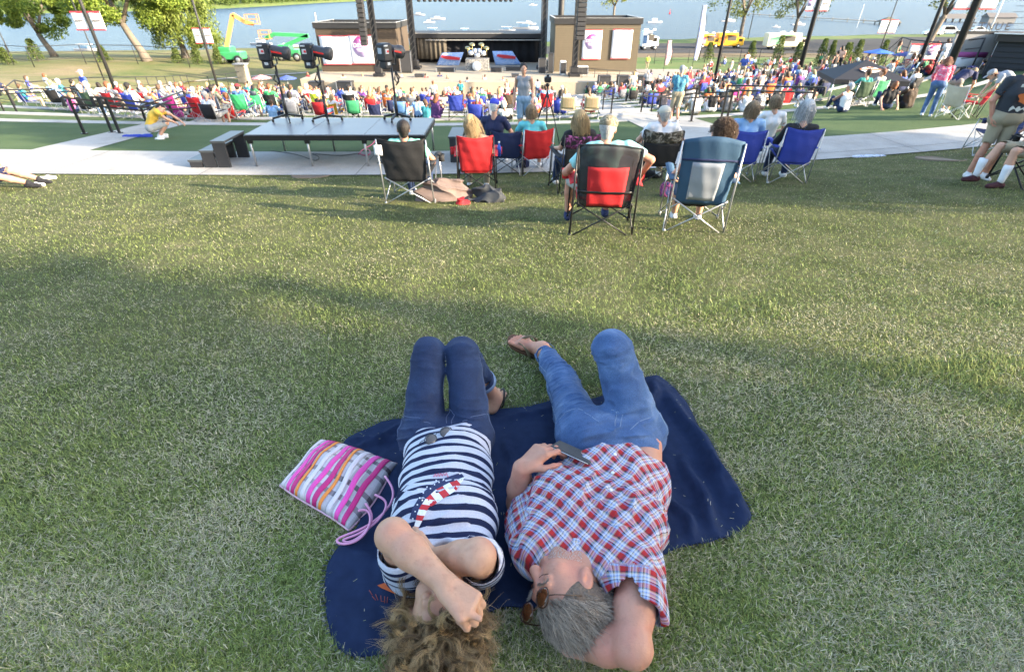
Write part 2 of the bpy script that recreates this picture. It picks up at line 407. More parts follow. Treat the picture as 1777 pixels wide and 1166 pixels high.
def foot(ank, toe_dir, upv, s=1.0, toes=True):
    d = norm(toe_dir); u = norm(np.asarray(upv)-d*np.dot(upv, d)); r = np.cross(d, u); a = np.asarray(ank, float); h = a-u*.055*s
    P = [cone(a, a-d*.03*s-u*.045*s, .034*s, .03*s, k=.03), cone(a-u*.02, h+d*.10*s-u*.003, .036*s, .026*s, k=.04), cone(h-d*.035*s, h+d*.12*s, .026*s, .022*s, k=.02),
         cone(h+d*.10*s-r*.026*s, h+d*.135*s-r*.028*s, .019*s, .015*s, k=.02), cone(h+d*.10*s+r*.024*s, h+d*.12*s+r*.03*s, .018*s, .014*s, k=.02)]
    if toes:
        for i, (o, L, rr) in enumerate(((-.034, .178, .0125), (-.014, .178, .0092), (.002, .172, .0087), (.017, .163, .0082), (.032, .15, .008))):
            P.append(cone(h+d*.125*s+r*o*.95*s-u*.006*s, h+d*L*s+r*o*1.05*s-u*.01*s, rr*1.02*s, rr*s, k=.003))
    return P
# ---------------------------------------------------------------- the setting
def ground_mat(name, cols, scale=1.5, rough=.95, bump=.4, bscale=40, spec=.1):
    m = bpy.data.materials.new(name); m.use_nodes = True; n = m.node_tree; L = n.links; b = n.nodes['Principled BSDF']
    b.inputs['Roughness'].default_value = rough; b.inputs['Specular IOR Level'].default_value = spec
    tc = n.nodes.new('ShaderNodeTexCoord'); a = n.nodes.new('ShaderNodeTexNoise'); a.inputs['Scale'].default_value = scale; a.inputs['Detail'].default_value = 6; a.inputs['Roughness'].default_value = .65
    L.new(tc.outputs['Object'], a.inputs['Vector']); cr = n.nodes.new('ShaderNodeValToRGB'); e = cr.color_ramp.elements
    ps = np.linspace(.3, .7, len(cols)); e[0].position = ps[0]; e[0].color = (*cols[0], 1); e[1].position = ps[-1]; e[1].color = (*cols[-1], 1)
    for p, c in list(zip(ps, cols))[1:-1]: q = e.new(p); q.color = (*c, 1)
    L.new(a.outputs[0], cr.inputs[0])
    f = n.nodes.new('ShaderNodeTexNoise'); f.inputs['Scale'].default_value = bscale; f.inputs['Detail'].default_value = 5; L.new(tc.outputs['Object'], f.inputs['Vector'])
    mx = n.nodes.new('ShaderNodeMix'); mx.data_type = 'RGBA'; mx.blend_type = 'OVERLAY'; mx.inputs[0].default_value = .5
    L.new(cr.outputs[0], mx.inputs[6]); L.new(f.outputs[0], mx.inputs[7]); L.new(mx.outputs[2], b.inputs['Base Color'])
    bp = n.nodes.new('ShaderNodeBump'); bp.inputs['Strength'].default_value = bump; bp.inputs['Distance'].default_value = .05; L.new(f.outputs[0], bp.inputs['Height']); L.new(bp.outputs[0], b.inputs['Normal'])
    return m
M_lawn = ground_mat('lawn_soil', [(.06, .07, .025), (.10, .11, .045), (.15, .14, .07)], 2.0, bump=.8, bscale=120)
M_turf = ground_mat('artificial_turf', [(.06, .095, .042), (.075, .112, .05), (.09, .125, .058)], .7, bump=.5, bscale=150)
M_hill = ground_mat('dry_hill_grass', [(.10, .13, .045), (.17, .16, .07), (.24, .19, .11)], .12, bump=.5, bscale=6)
M_field = ground_mat('field_grass', [(.07, .13, .035), (.12, .16, .06), (.16, .17, .07)], .15, bump=.5, bscale=6)
M_bank = ground_mat('dirt_bank', [(.13, .10, .065), (.17, .13, .085), (.12, .13, .06)], .2, bump=.5, bscale=4)
M_asph = ground_mat('asphalt', [(.045, .045, .047), (.06, .06, .062), (.075, .073, .07)], .3, bump=.3, bscale=20)
M_conc = ground_mat('pale_concrete', [(.26, .25, .235), (.35, .34, .32), (.39, .375, .355)], .9, rough=.85, bump=.12, bscale=90)
M_conc2 = ground_mat('plaza_concrete', [(.27, .24, .20), (.32, .28, .23), (.34, .30, .25)], .5, rough=.85, bump=.12, bscale=20)

ts = [-60, -40, -25, -15] + list(np.arange(-12, 9.9, .5)) + [9.9, 11.8, 13, 14.5, 16, 17.5]
for t_ in TK: ts += [t_+.02, t_+.32, t_+.34, t_+1.2, t_+2.2]
ts += [54, 58, 62, 68, 74, 80, 86, 92, 97, 100, 104, 108, 112] + list(np.arange(116, 250, 3.0)) + [260, 300, 400]
ts = np.array(sorted(set(np.round(ts, 3)))); ts = ts[ts < 401]
xs = np.array(sorted(set(list(np.arange(-12, 12.1, .75)) + list(np.arange(-26.5, 33.6, 1.5)) + [-26.99, -27.01, 33.99, 34.01] + list(np.arange(-70, -27, 4)) + list(np.arange(35, 90, 4)) + [-600, -400, -300, -200, -150, -110, -85, 100, 125, 160, 200, 300, 450, 600])))
TT, XX = np.meshgrid(ts, xs, indexing='ij'); YY = TT+bend(XX, TT); ZZ = H(XX, YY)
# exact step heights on the rows (avoid interpolation error beside the steps)
V = np.stack([XX, YY, ZZ], -1).reshape(-1, 3); nt_, nx_ = TT.shape
gi = np.arange(nt_-1)[:, None]*nx_+np.arange(nx_-1)[None, :]
Fg = np.stack([gi, gi+1, gi+nx_+1, gi+nx_], -1).reshape(-1, 4)
me = fastmesh('ground', V, Fg, smooth=False)
fc = V[Fg].mean(1); ft = tinv(fc[:, 0], fc[:, 1]); fx_, fy_ = fc[:, 0], fc[:, 1]
mi = np.zeros(len(Fg), np.int32)
mi[(ft > 9.9)] = 2
mi[(ft > 9.9) & (ft < 54) & (fx_ > -27) & (fx_ < 34)] = 1
mi[(fy_ > 55) & (fx_ > 14)] = 3
mi[(ft > 54) & (fy_ < 82) & (fx_ > -24) & (fx_ < 26)] = 7
mi[(fy_ > 82) & (fy_ < 110) & (fx_ > -24)] = 3
mi[(fy_ > 97) & (fy_ < 109) & (fx_ > 12)] = 4
mi[(fy_ > 109) & (fx_ > -45) & (fy_ < shore(fx_)-16)] = 5
mi[(fy_ > 109) & (fx_ <= -45)] = 2
mi[(fy_ > 109) & (fx_ > -45) & (fy_ >= shore(fx_)-16)] = 3
me.polygons.foreach_set('material_index', mi)
tag(obj('ground', me, [M_lawn, M_turf, M_hill, M_field, M_bank, M_asph, M_conc, M_conc2]), kind='structure')

def strip(name, pts_fn, mats, ts_, xs_, off=.005):
    """a sheet lying on the ground between two t values"""
    V = []; F = []
    for i, x in enumerate(xs_):
        for t in ts_:
            y = t+float(bend(x, t)); V.append((x, y, float(np.interp(t, _TX, _TZ))+off))
    k = len(ts_)
    for i in range(len(xs_)-1):
        for j in range(k-1): F.append((i*k+j, (i+1)*k+j, (i+1)*k+j+1, i*k+j+1))
    me = fastmesh(name, np.array(V), F, smooth=False); return obj(name, me, mats)
xw = list(np.arange(-30, 33.9, 1.0))
tag(strip('walkway', None, [M_conc], [9.9, 10.4, 11.2, 11.8], xw, .02), kind='structure')
# joints scored across the walkway
jm = mat('joint_dark', (.12, .115, .11)); b = MB()
for x in np.arange(-27, 33, 3.0):
    y0, y1 = 9.9+float(bend(x, 9.9)), 11.8+float(bend(x, 11.8)); b.add([(x-.008, y0, -1.515+.024), (x+.008, y0, -1.515+.024), (x+.008, y1, -1.56+.024), (x-.008, y1, -1.56+.024)], [(0, 1, 2, 3)])
for x in np.arange(-30, 32, 1.0):
    y0, y1 = 10.35+float(bend(x, 10.35)), 10.35+float(bend(x+1, 10.35)); z = float(np.interp(10.35, _TX, _TZ))+.024
    if x > 4: b.add([(x, y0, z), (x+1, y1, z), (x+1, y1+.016, z), (x, y0+.016, z)], [(0, 1, 2, 3)])
tag(b.build('walkway_joints', [jm]), kind='structure')
# terrace kerbs: pale concrete caps on the retaining steps, broken by the stair aisles
def kerb(k):
    t0, t1 = TK[k]-.04, TK[k]+.33; b = MB(); z1 = -2.18-.42*k+.03; z0 = z1-.55
    for x in xw[:-1]:
        if x < -26 or x > 32: continue
        f_ = lambda a, q: q+float(bend(a, TK[k]+.15)); P = [(x, f_(x, t0)), (x+1, f_(x+1, t0)), (x+1, f_(x+1, t1+.03)), (x, f_(x, t1+.03))]
        b.prism(P, z0, z1)
    o = b.build('kerb', [M_conc]); tag(o, kind='structure')
for k in range(12): kerb(k)
# concrete aisles with steps down through the terraces
def aisle(x0, x1, dx, t_from, kk, wdt, name='stairway'):
    """from (x0,t_from) drifting dx per metre"""
    b = MB(); t = t_from
    while t < TK[kk]:
        x = x0+dx*(t-t_from); x2 = x0+dx*(t+.5-t_from); z0 = float(np.interp(t, _TX, _TZ))+.012; z1 = float(np.interp(t+.5, _TX, _TZ))+.012
        b.add([(x, t+float(bend(x, t)), z0), (x+wdt, t+float(bend(x+wdt, t)), z0), (x2+wdt, t+.5+float(bend(x2+wdt, t+.5)), z1), (x2, t+.5+float(bend(x2, t+.5)), z1)], [(0, 1, 2, 3)]); t += .5
    for k in range(kk, 12):
        x = x0+dx*(TK[k]-t_from)
        for s_ in range(3):
            zt = -2.18-.42*k-.14*s_+.035; y = TK[k]+.33*s_-.05+float(bend(x, TK[k])); b.box((x+wdt/2, y+.19, zt-.3), (wdt, .38, .6))
        b.box((x+wdt/2, TK[k]+1.9+float(bend(x, TK[k])), -2.18-.42*(k+1)-.2), (wdt, 2.55, .44))
    return tag(b.build(name, [M_conc]), kind='structure')
aisle(-10.9, 0, -.2, 11.75, 0, 1.35)
aisle(3.9, 0, .0, 11.75, 0, 2.3)

# lake
def water_mat():
    m = bpy.data.materials.new('lake_water'); m.use_nodes = True; n = m.node_tree; L = n.links; b = n.nodes['Principled BSDF']
    b.inputs['Base Color'].default_value = (.045, .08, .135, 1); b.inputs['Roughness'].default_value = .25; b.inputs['IOR'].default_value = 1.33; b.inputs['Specular IOR Level'].default_value = .11
    tc = n.nodes.new('ShaderNodeTexCoord'); mp = n.nodes.new('ShaderNodeMapping'); mp.inputs['Scale'].default_value = (.16, .5, 1); L.new(tc.outputs['Object'], mp.inputs[0])
    a = n.nodes.new('ShaderNodeTexNoise'); a.inputs['Scale'].default_value = .8; a.inputs['Detail'].default_value = 8; a.inputs['Roughness'].default_value = .62; L.new(mp.outputs[0], a.inputs['Vector'])
    bp = n.nodes.new('ShaderNodeBump'); bp.inputs['Strength'].default_value = 1; bp.inputs['Distance'].default_value = 3.5; L.new(a.outputs[0], bp.inputs['Height']); L.new(bp.outputs[0], b.inputs['Normal'])
    return m
me = fastmesh('water', np.array([(-3000, 95, WATER), (3000, 95, WATER), (3000, 4500, WATER), (-3000, 4500, WATER)]), [(0, 1, 2, 3)], False)
tag(obj('water', me, [water_mat()]), kind='structure')
# far bank with its woods
def bank():
    pts = [(-1500, 380), (-330, 395), (-262, 500), (-258, 640), (-275, 900), (-250, 1400), (600, 2300), (3000, 2500)]
    V = []; F = []
    for i, (x, y) in enumerate(pts):
        V += [(x, y, WATER-1), (x-8 if i < 6 else x, y+6, WATER+2), (x-60 if i < 6 else x, y+60, WATER+9), (x-700 if i < 6 else x, y+900, WATER+25)]
    for i in range(len(pts)-1):
        for j in range(3): F.append((i*4+j, i*4+4+j, i*4+5+j, i*4+1+j))
    tag(obj('far_bank', fastmesh('far_bank', np.array(V, float), F), [M_field]), kind='structure')
    # woods: leaf clumps
    V = []; C = []; r_ = np.random.default_rng(3); seg = []
    for i in range(len(pts)-1):
        a = np.array(pts[i], float); c = np.array(pts[i+1], float); L_ = np.linalg.norm(c-a); n = int(L_/7)
        if i >= 5: n = int(L_/14)
        for q in range(n):
            for row in range(2):
                p = a+(c-a)*(q+r_.random())/n; nrm = norm((-(c-a)[1], (c-a)[0])); p = p+nrm*(6+row*9+r_.random()*5); h = r_.uniform(9, 17)+row*4
                seg.append((p[0], p[1], WATER+1.5, h, r_.uniform(3.5, 6)))
    seg = np.array(seg); nl = 150
    cen = np.repeat(seg, nl, 0); u = r_.normal(size=(len(cen), 3)); u /= np.linalg.norm(u, axis=1)[:, None]; rad = r_.random(len(cen))**.4
    P = np.stack([cen[:, 0]+u[:, 0]*rad*cen[:, 4], cen[:, 1]+u[:, 1]*rad*cen[:, 4], cen[:, 2]+cen[:, 3]*(.55+.48*u[:, 2]*rad)], 1)
    leaf_mesh('far_woods', P, 2.0, r_, (.05, .09, .02), (.11, .16, .035), None, kind='stuff')
def leaf_mesh(name, P, size, r_, c0, c1, parent, kind=None, droop=0, lab=None):
    n = len(P); a = r_.normal(size=(n, 3)); a /= np.linalg.norm(a, axis=1)[:, None]; 
    if droop: a[:, 2] -= droop; a /= np.linalg.norm(a, axis=1)[:, None]
    b_ = np.cross(a, r_.normal(size=(n, 3))); b_ /= np.linalg.norm(b_, axis=1)[:, None]; s = size*r_.uniform(.6, 1.3, n)[:, None]; wd = .5 if not droop else .3
    V = np.stack([P-a*s*.5, P+b_*s*wd*.5, P+a*s*.5, P-b_*s*wd*.5], 1).reshape(-1, 3); F = np.arange(4*n).reshape(n, 4)
    me = fastmesh(name, V, F, False); t = r_.random(n)[:, None]; C = np.array(c0)*(1-t)+np.array(c1)*t; cattr(me, 'col', np.repeat(C, 4, 0))
    o = obj(name, me, [M_leaf], parent, local=True); 
    if kind: tag(o, kind=kind)
    return o
M_leaf = attr_mat('foliage', rough=.6, spec=.3, trans=.35)
M_bark = mat('bark', (.13, .11, .09), .9, var=.35, scale=3, bump=.8, bscale=12)
bank()
def tree(label, x, y, h, spread, trunk_h, nleaf=7000, leaf=.45, c0=(.07, .13, .03), c1=(.16, .22, .05), seed=0, lean=0, droop=0, tr=.35, group='trees by the lake', name='tree', clumps=34, fork=3):
    r_ = np.random.default_rng(seed+50); z0 = Hf(x, y)-.1
    T = thing(name, label, 'tree', (x, y, z0), 0, group); b = MB()
    top = np.array([lean*trunk_h, 0, trunk_h]); b.tube([(0, 0, 0), top*.3+(.1, 0, 0), top*.65, top], [tr*1.5, tr*1.05, tr*.9, tr*.8], 10)
    tips = []
    for i in range(fork):
        a = i*2*math.pi/fork+r_.random()*.9; e = np.array([math.cos(a)*spread*.42, math.sin(a)*spread*.42, (h-trunk_h)*r_.uniform(.45, .7)]); p1 = top+e*.5+(0, 0, .3); p2 = top+e
        b.tube([top, p1, p2], [tr*.6, tr*.42, tr*.22], 7)
        for j in range(5):
            d = r_.normal(size=3)*(spread*.4, spread*.4, (h-trunk_h)*.18); st = p1*(1-j/5)+p2*(j/5); q = st+d+(0, 0, .8); b.tube([st, (st+q)/2+(0, 0, .4), q], [tr*.25, tr*.15, tr*.05], 5, cap=False); tips.append(q)
    b.build('trunk', [M_bark], T)
    cs = [t for t in tips]
    while len(cs) < clumps:
        u = r_.normal(size=3); u /= np.linalg.norm(u); cs.append(top+np.array([u[0]*spread*.8, u[1]*spread*.8, (h-trunk_h)*(.5+.48*u[2])]))
    cs = np.array(cs[:clumps]); ci = r_.integers(0, len(cs), nleaf); rr = r_.uniform(.5, 1.25, len(cs))[ci]*spread*.26
    u = r_.normal(size=(nleaf, 3)); u /= np.linalg.norm(u, axis=1)[:, None]; P = cs[ci]+u*(r_.random(nleaf)**.45*rr)[:, None]*np.array([1, 1, .75])
    if droop: P[:, 2] -= r_.random(nleaf)**1.5*droop*2.2
    ok = P[:, 2] > trunk_h*.45; P = P[ok]
    leaf_mesh('crown', P, leaf, r_, c0, c1, T, droop=1.0 if droop else 0)
    return T
# ---------------------------------------------------------------- cloth and skin materials
M_skin = mat('skin', (.50, .265, .185), .5, var=.16, scale=22, bump=.10, bscale=220, sss=.12, spec=.35)
M_skin_f = mat('skin_freckled', (.50, .285, .185), .5, var=.17, scale=40, bump=.12, bscale=260, sss=.12, spec=.35)
M_skin_r = mat('skin_ruddy', (.46, .23, .155), .5, var=.26, scale=16, bump=.14, bscale=240, sss=.12, spec=.35)
def mottle(m, spots=(.30, .13, .08), amt=.22, sc1=95, red=(.50, .17, .12), lo=.60):
    n = m.node_tree; L = n.links; b = n.nodes['Principled BSDF']; src = b.inputs['Base Color'].links[0].from_socket; tc = n.nodes.new('ShaderNodeTexCoord')
    for sc_, lo_, hi_, c, a in ((sc1, lo, lo+.1, spots, amt), (9, .48, .75, red, .45), (38, .55, .75, spots, .25)):
        z = n.nodes.new('ShaderNodeTexNoise'); z.inputs['Scale'].default_value = sc_; z.inputs['Detail'].default_value = 2; L.new(tc.outputs['Object'], z.inputs['Vector']); r = n.nodes.new('ShaderNodeMapRange'); r.inputs[1].default_value = lo_; r.inputs[2].default_value = hi_; r.inputs[4].default_value = a; L.new(z.outputs[0], r.inputs[0])
        x = n.nodes.new('ShaderNodeMix'); x.data_type = 'RGBA'; L.new(r.outputs[0], x.inputs[0]); L.new(src, x.inputs[6]); x.inputs[7].default_value = (*c, 1); src = x.outputs[2]
    L.new(src, b.inputs['Base Color'])
mottle(M_skin_f); mottle(M_skin_r, red=(.52, .14, .10))
M_hair = attr_mat('hair_strands', rough=.45, spec=.5)
def denim(name, c0, c1, c2, sc_=5):
    m = mat(name, c0, .85, var=.2, scale=sc_, bump=.35, bscale=420)
    n = m.node_tree; L = n.links; b = n.nodes['Principled BSDF']; old = b.inputs['Base Color'].links[0].from_node
    tc = n.nodes.new('ShaderNodeTexCoord'); a = n.nodes.new('ShaderNodeTexNoise'); a.inputs['Scale'].default_value = sc_; a.inputs['Detail'].default_value = 5; a.inputs['Roughness'].default_value = .6
    L.new(tc.outputs['Object'], a.inputs['Vector']); cr = n.nodes.new('ShaderNodeValToRGB'); e = cr.color_ramp.elements
    e[0].position = .32; e[0].color = (*c0, 1); e[1].position = .72; e[1].color = (*c2, 1); q = e.new(.5); q.color = (*c1, 1); L.new(a.outputs[0], cr.inputs[0])
    f = n.nodes.new('ShaderNodeTexNoise'); f.inputs['Scale'].default_value = 330; f.inputs['Detail'].default_value = 2; L.new(tc.outputs['Object'], f.inputs['Vector'])
    mx = n.nodes.new('ShaderNodeMix'); mx.data_type = 'RGBA'; mx.blend_type = 'OVERLAY'; mx.inputs[0].default_value = .55; L.new(cr.outputs[0], mx.inputs[6]); L.new(f.outputs[0], mx.inputs[7]); L.new(mx.outputs[2], b.inputs['Base Color'])
    return m
M_denim_d = denim('dark_denim', (.010, .021, .062), (.014, .030, .082), (.028, .056, .135), 6)
M_denim_l = denim('faded_denim', (.04, .085, .20), (.065, .125, .26), (.15, .23, .38), 7)
def band_ramp(n, L, src, bands, period):
    """bands: list of (width fraction, colour) along one period of coordinate src"""
    a = n.nodes.new('ShaderNodeMath'); a.operation = 'DIVIDE'; L.new(src, a.inputs[0]); a.inputs[1].default_value = period
    f = n.nodes.new('ShaderNodeMath'); f.operation = 'FRACT'; L.new(a.outputs[0], f.inputs[0])
    cr = n.nodes.new('ShaderNodeValToRGB'); cr.color_ramp.interpolation = 'CONSTANT'; e = cr.color_ramp.elements; p = 0
    for i, (wd, c) in enumerate(bands):
        if i < 2: q = e[i]; q.position = p
        else: q = e.new(min(p, .999))
        q.color = (*c, 1); p += wd
    L.new(f.outputs[0], cr.inputs[0]); return cr.outputs[0]
def pat_mat(name, ub, up_, vb=None, vp=1, rough=.85, bump=.15):
    m = bpy.data.materials.new(name); m.use_nodes = True; n = m.node_tree; L = n.links; b = n.nodes['Principled BSDF']; b.inputs['Roughness'].default_value = rough; b.inputs['Specular IOR Level'].default_value = .2
    a = n.nodes.new('ShaderNodeAttribute'); a.attribute_name = 'pat'; s = n.nodes.new('ShaderNodeSeparateXYZ'); L.new(a.outputs['Vector'], s.inputs[0])
    o = band_ramp(n, L, s.outputs[0], ub, up_)
    if vb:
        o2 = band_ramp(n, L, s.outputs[1], vb, vp); mx = n.nodes.new('ShaderNodeMix'); mx.data_type = 'RGBA'; mx.inputs[0].default_value = .5; L.new(o, mx.inputs[6]); L.new(o2, mx.inputs[7]); o = mx.outputs[2]
    tc = n.nodes.new('ShaderNodeTexCoord'); n3 = n.nodes.new('ShaderNodeTexNoise'); n3.inputs['Scale'].default_value = 260; L.new(tc.outputs['Object'], n3.inputs['Vector'])
    m2 = n.nodes.new('ShaderNodeMix'); m2.data_type = 'RGBA'; m2.blend_type = 'OVERLAY'; m2.inputs[0].default_value = .25; L.new(o, m2.inputs[6]); L.new(n3.outputs[0], m2.inputs[7]); L.new(m2.outputs[2], b.inputs['Base Color'])
    bp = n.nodes.new('ShaderNodeBump'); bp.inputs['Strength'].default_value = bump; bp.inputs['Distance'].default_value = .003; L.new(n3.outputs[0], bp.inputs['Height']); L.new(bp.outputs[0], b.inputs['Normal'])
    return m
wh = (.50, .52, .60); nv = (.012, .018, .055); rd = (.36, .022, .024); lb = (.19, .27, .48); yl = (.42, .37, .26); bk = (.03, .03, .05)
M_stripe = pat_mat('navy_stripe_jersey', [(.54, wh), (.46, nv)], .042)
M_plaid = pat_mat('red_plaid_cotton',
    [(.06, wh), (.09, lb), (.07, wh), (.06, yl), (.30, rd), (.15, bk), (.09, lb), (.08, wh), (.03, nv), (.07, yl)], .046,
    [(.09, wh), (.08, nv), (.12, lb), (.29, rd), (.10, bk), (.07, yl), (.09, wh), (.09, lb), (.07, yl)], .043)
M_navy = mat('navy_fleece', (.020, .032, .074), .98, var=.25, scale=30, bump=.5, bscale=520, spec=.08)
M_rubber = mat('black_rubber', (.018, .018, .02), .6, bump=.2, bscale=200)
M_brown = mat('brown_leather', (.11, .055, .03), .6, bump=.2, bscale=160)
M_olive = mat('olive_webbing', (.14, .115, .07), .8, bump=.3, bscale=260)
M_black = mat('black_plastic', (.015, .015, .017), .35)
M_lens = mat('dark_lens', (.02, .015, .012), .08, spec=.8, coat=.6)
M_nail = mat('pink_nail', (.85, .06, .22), .25, coat=.5)
M_white = mat('white_plastic', (.75, .75, .74), .45)

def folds(seed, amp=.004, sc_=14, dirv=(0, 1, 0), an=.35):
    """cloth wrinkles: ridges running along dirv"""
    d = norm(dirv)
    def f(x, y, z):
        s = x*d[0]+y*d[1]+z*d[2]; px = (x-s*d[0]*(1-an))*sc_; py = (y-s*d[1]*(1-an))*sc_; pz = (z-s*d[2]*(1-an))*sc_
        n = vnoise(px, py, pz, seed); return amp*(np.abs(n)*1.4-.6)
    return f

def creases(specs, seed=0):
    """sharp cloth folds running across the segment a-b, strongest at t0: (a, b, t0, width, amp, spacing)"""
    def f(x, y, z):
        o = 0
        for i, (a, b_, t0, w_, A, sp) in enumerate(specs):
            d = b_-a; L_ = np.linalg.norm(d); d = d/L_; s = (x-a[0])*d[0]+(y-a[1])*d[1]+(z-a[2])*d[2]; rr_ = np.sqrt(np.maximum(0, (x-a[0]-s*d[0])**2+(y-a[1]-s*d[1])**2+(z-a[2]-s*d[2])**2))
            ph = s*math.pi/sp+2.3*vnoise(x*7, y*7, z*7, seed+i*3); m = .5+.5*vnoise(x*10+3, y*10, z*10, seed+i*3+1)
            o = o-A*(1-np.abs(np.sin(ph)))**2.5*np.exp(-((s/L_-t0)/w_)**2)*np.clip(m, .1, 1.2)*(rr_ < .19)
        return o
    return f
# ---------------------------------------------------------------- the couple on the blanket
# ---- woman
WL = at(735, 960)
def build_woman():
    root = thing('person', 'curly-haired woman lying on the navy blanket in a striped shirt, arms over her face', 'person', tuple(at(775, 850)))
    P = at(778, 762, .115)
    shL = at(704, 985, .12); shR = at(838, 980, .12); mid = (shL+shR)/2
    chest = at(770, 905, .115); waist = at(776, 830, .11)
    hL = at(733, 760, .12); hR = at(819, 760, .12); kL = at(744, 613, .42); kR = at(802, 611, .42)
    aL = at(728, 682, .08); aR = at(856, 688, .08)
    eL = at(683, 930, .33); wL = at(772, 1012, .30); eR = at(828, 966, .30); wR = at(748, 968, .235)
    hc = at(765, 1062, .125)
    up = norm(hc-mid+np.array([0, 0, -.02])); sk = []
    hp, (r, f, u, g) = head(hc, (0, .12, 1), up, 1.0); sk += hp
    sk += [cone(mid+(0, 0, -.01), hc+u*-.06+f*-.02, .052, .05, k=.03), cone(chest, mid, .06, .06), cone(shL, shR, .045, k=.03)]
    # arms
    sk += [cone(shL, eL, .045, .041, k=.02), cone(eL, eL+(wL-eL)*.35, .041, .041, k=.02), cone(eL+(wL-eL)*.35, wL, .041, .027, k=.02), ell(eL+(-.004, 0, .006), (.038, .038, .036), k=.02)]
    sk += [cone(shR, eR, .045, .042, k=.02), cone(eR, eR+(wR-eR)*.35, .041, .04, k=.02), cone(eR+(wR-eR)*.35, wR, .04, .026, k=.02), ell(eR+(.006, 0, .008), (.038, .038, .036), k=.02)]
    dL = norm(at(812, 1050, .285)-wL); 
    sk += hand(wL, dL+(.15, -.1, -.05), (0.1, .1, -1), norm(at(800, 1085, .27)-at(812, 1040, .28)), curl=(1.5, 1.45, 1.4, 1.35), thumb=(.5, .1), sc_=1.0, r=.0096, spread=.02, td=norm(at(823, 1071, .25)-at(785, 1052, .26)))
    dR = norm(at(703, 925, .26)-wR); sk += hand(wR, dR, (0, .2, -1), (0, -1, 0), curl=(.35, .4, .45, .5), sc_=.88)
    # legs and feet
    sk += [cone(kL, aL, .046, .034), cone(kR, aR, .046, .034), cone(hL, kL, .045), cone(hR, kR, .045), cone(hL, hR, .05), cone(P, chest, .05)]
    fR = norm(at(872, 668, .03)-at(850, 706, .03)); fR = norm(np.array([.62, .62, 0])); 
    sk += foot(aR, norm(at(884, 662, .03)-at(864, 706, .03)), (0, .1, 1), .88); sk += foot(aL, norm((-.35, .9, -.15)), (0, .1, 1), .88)
    body = sdf_obj('body', sk, .0042, [M_skin_f], root)
    tp = wL+dL*.03; tdv = norm(at(823, 1071, .25)-at(785, 1052, .26)); bvw = BVHTree.FromPolygons([tuple(v.co) for v in body.data.vertices], [tuple(p.vertices) for p in body.data.polygons]); far = bvw.find_nearest(Vector(at(826, 1074, .25))); q = np.array(far[0]); nn = norm(np.array(far[1])+np.array([0, -.2, .6])); bb = MB(); e1 = norm(tdv-nn*np.dot(tdv, nn)); e2 = np.cross(nn, e1); bb.sheet(lambda a, c: q-e1*.004+e1*(a-.5)*.013+e2*(c-.5)*.010*(1-.3*abs(a-.5))+nn*(.0035-.006*(c-.5)**2*4*.5), 6, 6, .0012); o = bb.build('thumb_nail', [M_nail]); o.parent = body
    # striped shirt
    sh = []
    wd = .060
    rr = norm(np.cross(mid-P, (0, 0, 1)))*-1
    if rr[0] < 0: rr = -rr
    for s in (-1, 1):
        sh += [cone(P+rr*s*.068, waist+rr*s*.062, .100, .094, k=.05), cone(waist+rr*s*.062, chest+rr*s*.066, .094, .098, k=.05), cone(chest+rr*s*.066, mid+rr*s*.075, .098, .07, k=.05),
               ell(chest+rr*s*.062+np.array([0, .01, .062]), (.062, .07, .045), k=.05)]
    sh += [ell(waist+np.array([0, .05, .045]), (.10, .12, .07), k=.06), cone(waist, chest, .100, .098, k=.05), cone(chest, mid+(P-mid)*.03, .098, .07, k=.05)]
    sh += [cone(shL, shL+(eL-shL)*.50, .064, .062, k=.03), cone(shR, shR+(eR-shR)*.52, .064, .062, k=.03)]
    sh += [cut(cone(shL+(eL-shL)*.30, eL, .050, .06, k=.003)), cut(cone(shR+(eR-shR)*.30, eR, .050, .06, k=.003))]
    sh += [cut(cone(mid+u*.02+(0, 0, .055), hc, .055, .08, k=.01)), clip(P+(P-waist)*.10, P-mid)]
    ax_ = norm(mid-P)
    cw_ = creases([(shR, P-rr*.03, .25, .35, .010, .045), (shL, P+rr*.03, .25, .35, .010, .045), (P, mid, .2, .2, .008, .04)], 70)
    fd = folds(4, .009, 11, rr, .5)
    def disp(x, y, z):
        q = np.stack([x, y, z], -1); s = (q-P) @ ax_; return cw_(x, y, z)+fd(x, y, z)*(.55+.6*np.exp(-((s-.12)/.1)**2))
    def pat(V):
        q = V-P; s = q @ ax_; v = q @ rr
        out = np.stack([s+.004*vnoise(V[:, 0]*14, V[:, 1]*14, V[:, 2]*14, 9)+.22*np.abs(v)**2, v, v*0], 1)
        for (a, e) in ((shL, eL), (shR, eR)):
            d = norm(e-a); t = (V-a) @ d; away = np.linalg.norm(V-a-t[:, None]*d, axis=1); m = (t > .035) & (away < .085) & (t < .2); out[m, 0] = t[m]
        return out
    shirt = sdf_obj('shirt', sh, .0045, [M_stripe], root, disp, attr=('pat', pat))
    # jeans rolled at the calf
    j = [cone(hL, hR, .098, k=.04), cone(P+rr*-.07+(P-waist)*-.15, P+rr*.07+(P-waist)*-.15, .092, k=.04),
         cone(hL, kL, .086, .066, k=.02), cone(hR, kR, .086, .066, k=.012), cone(kL, kL+(aL-kL)*.62, .062, .056, k=.008), cone(kR, kR+(aR-kR)*.62, .062, .056, k=.008),
         ell(kL+(0, -.0, .008), (.062, .062, .055), k=.01), ell(kR+(0, 0, .008), (.062, .062, .055), k=.01),
         cut(cone(kL+(aL-kL)*.5, aL, .047, .06, k=.002)), cut(cone(kR+(aR-kR)*.5, aR, .047, .06, k=.002))]
    cr_ = creases([(hL, kL, .12, .28, .011, .035), (hR, kR, .12, .28, .011, .035), (hL, kL, .93, .14, .007, .028), (hR, kR, .93, .14, .007, .028)], 60)
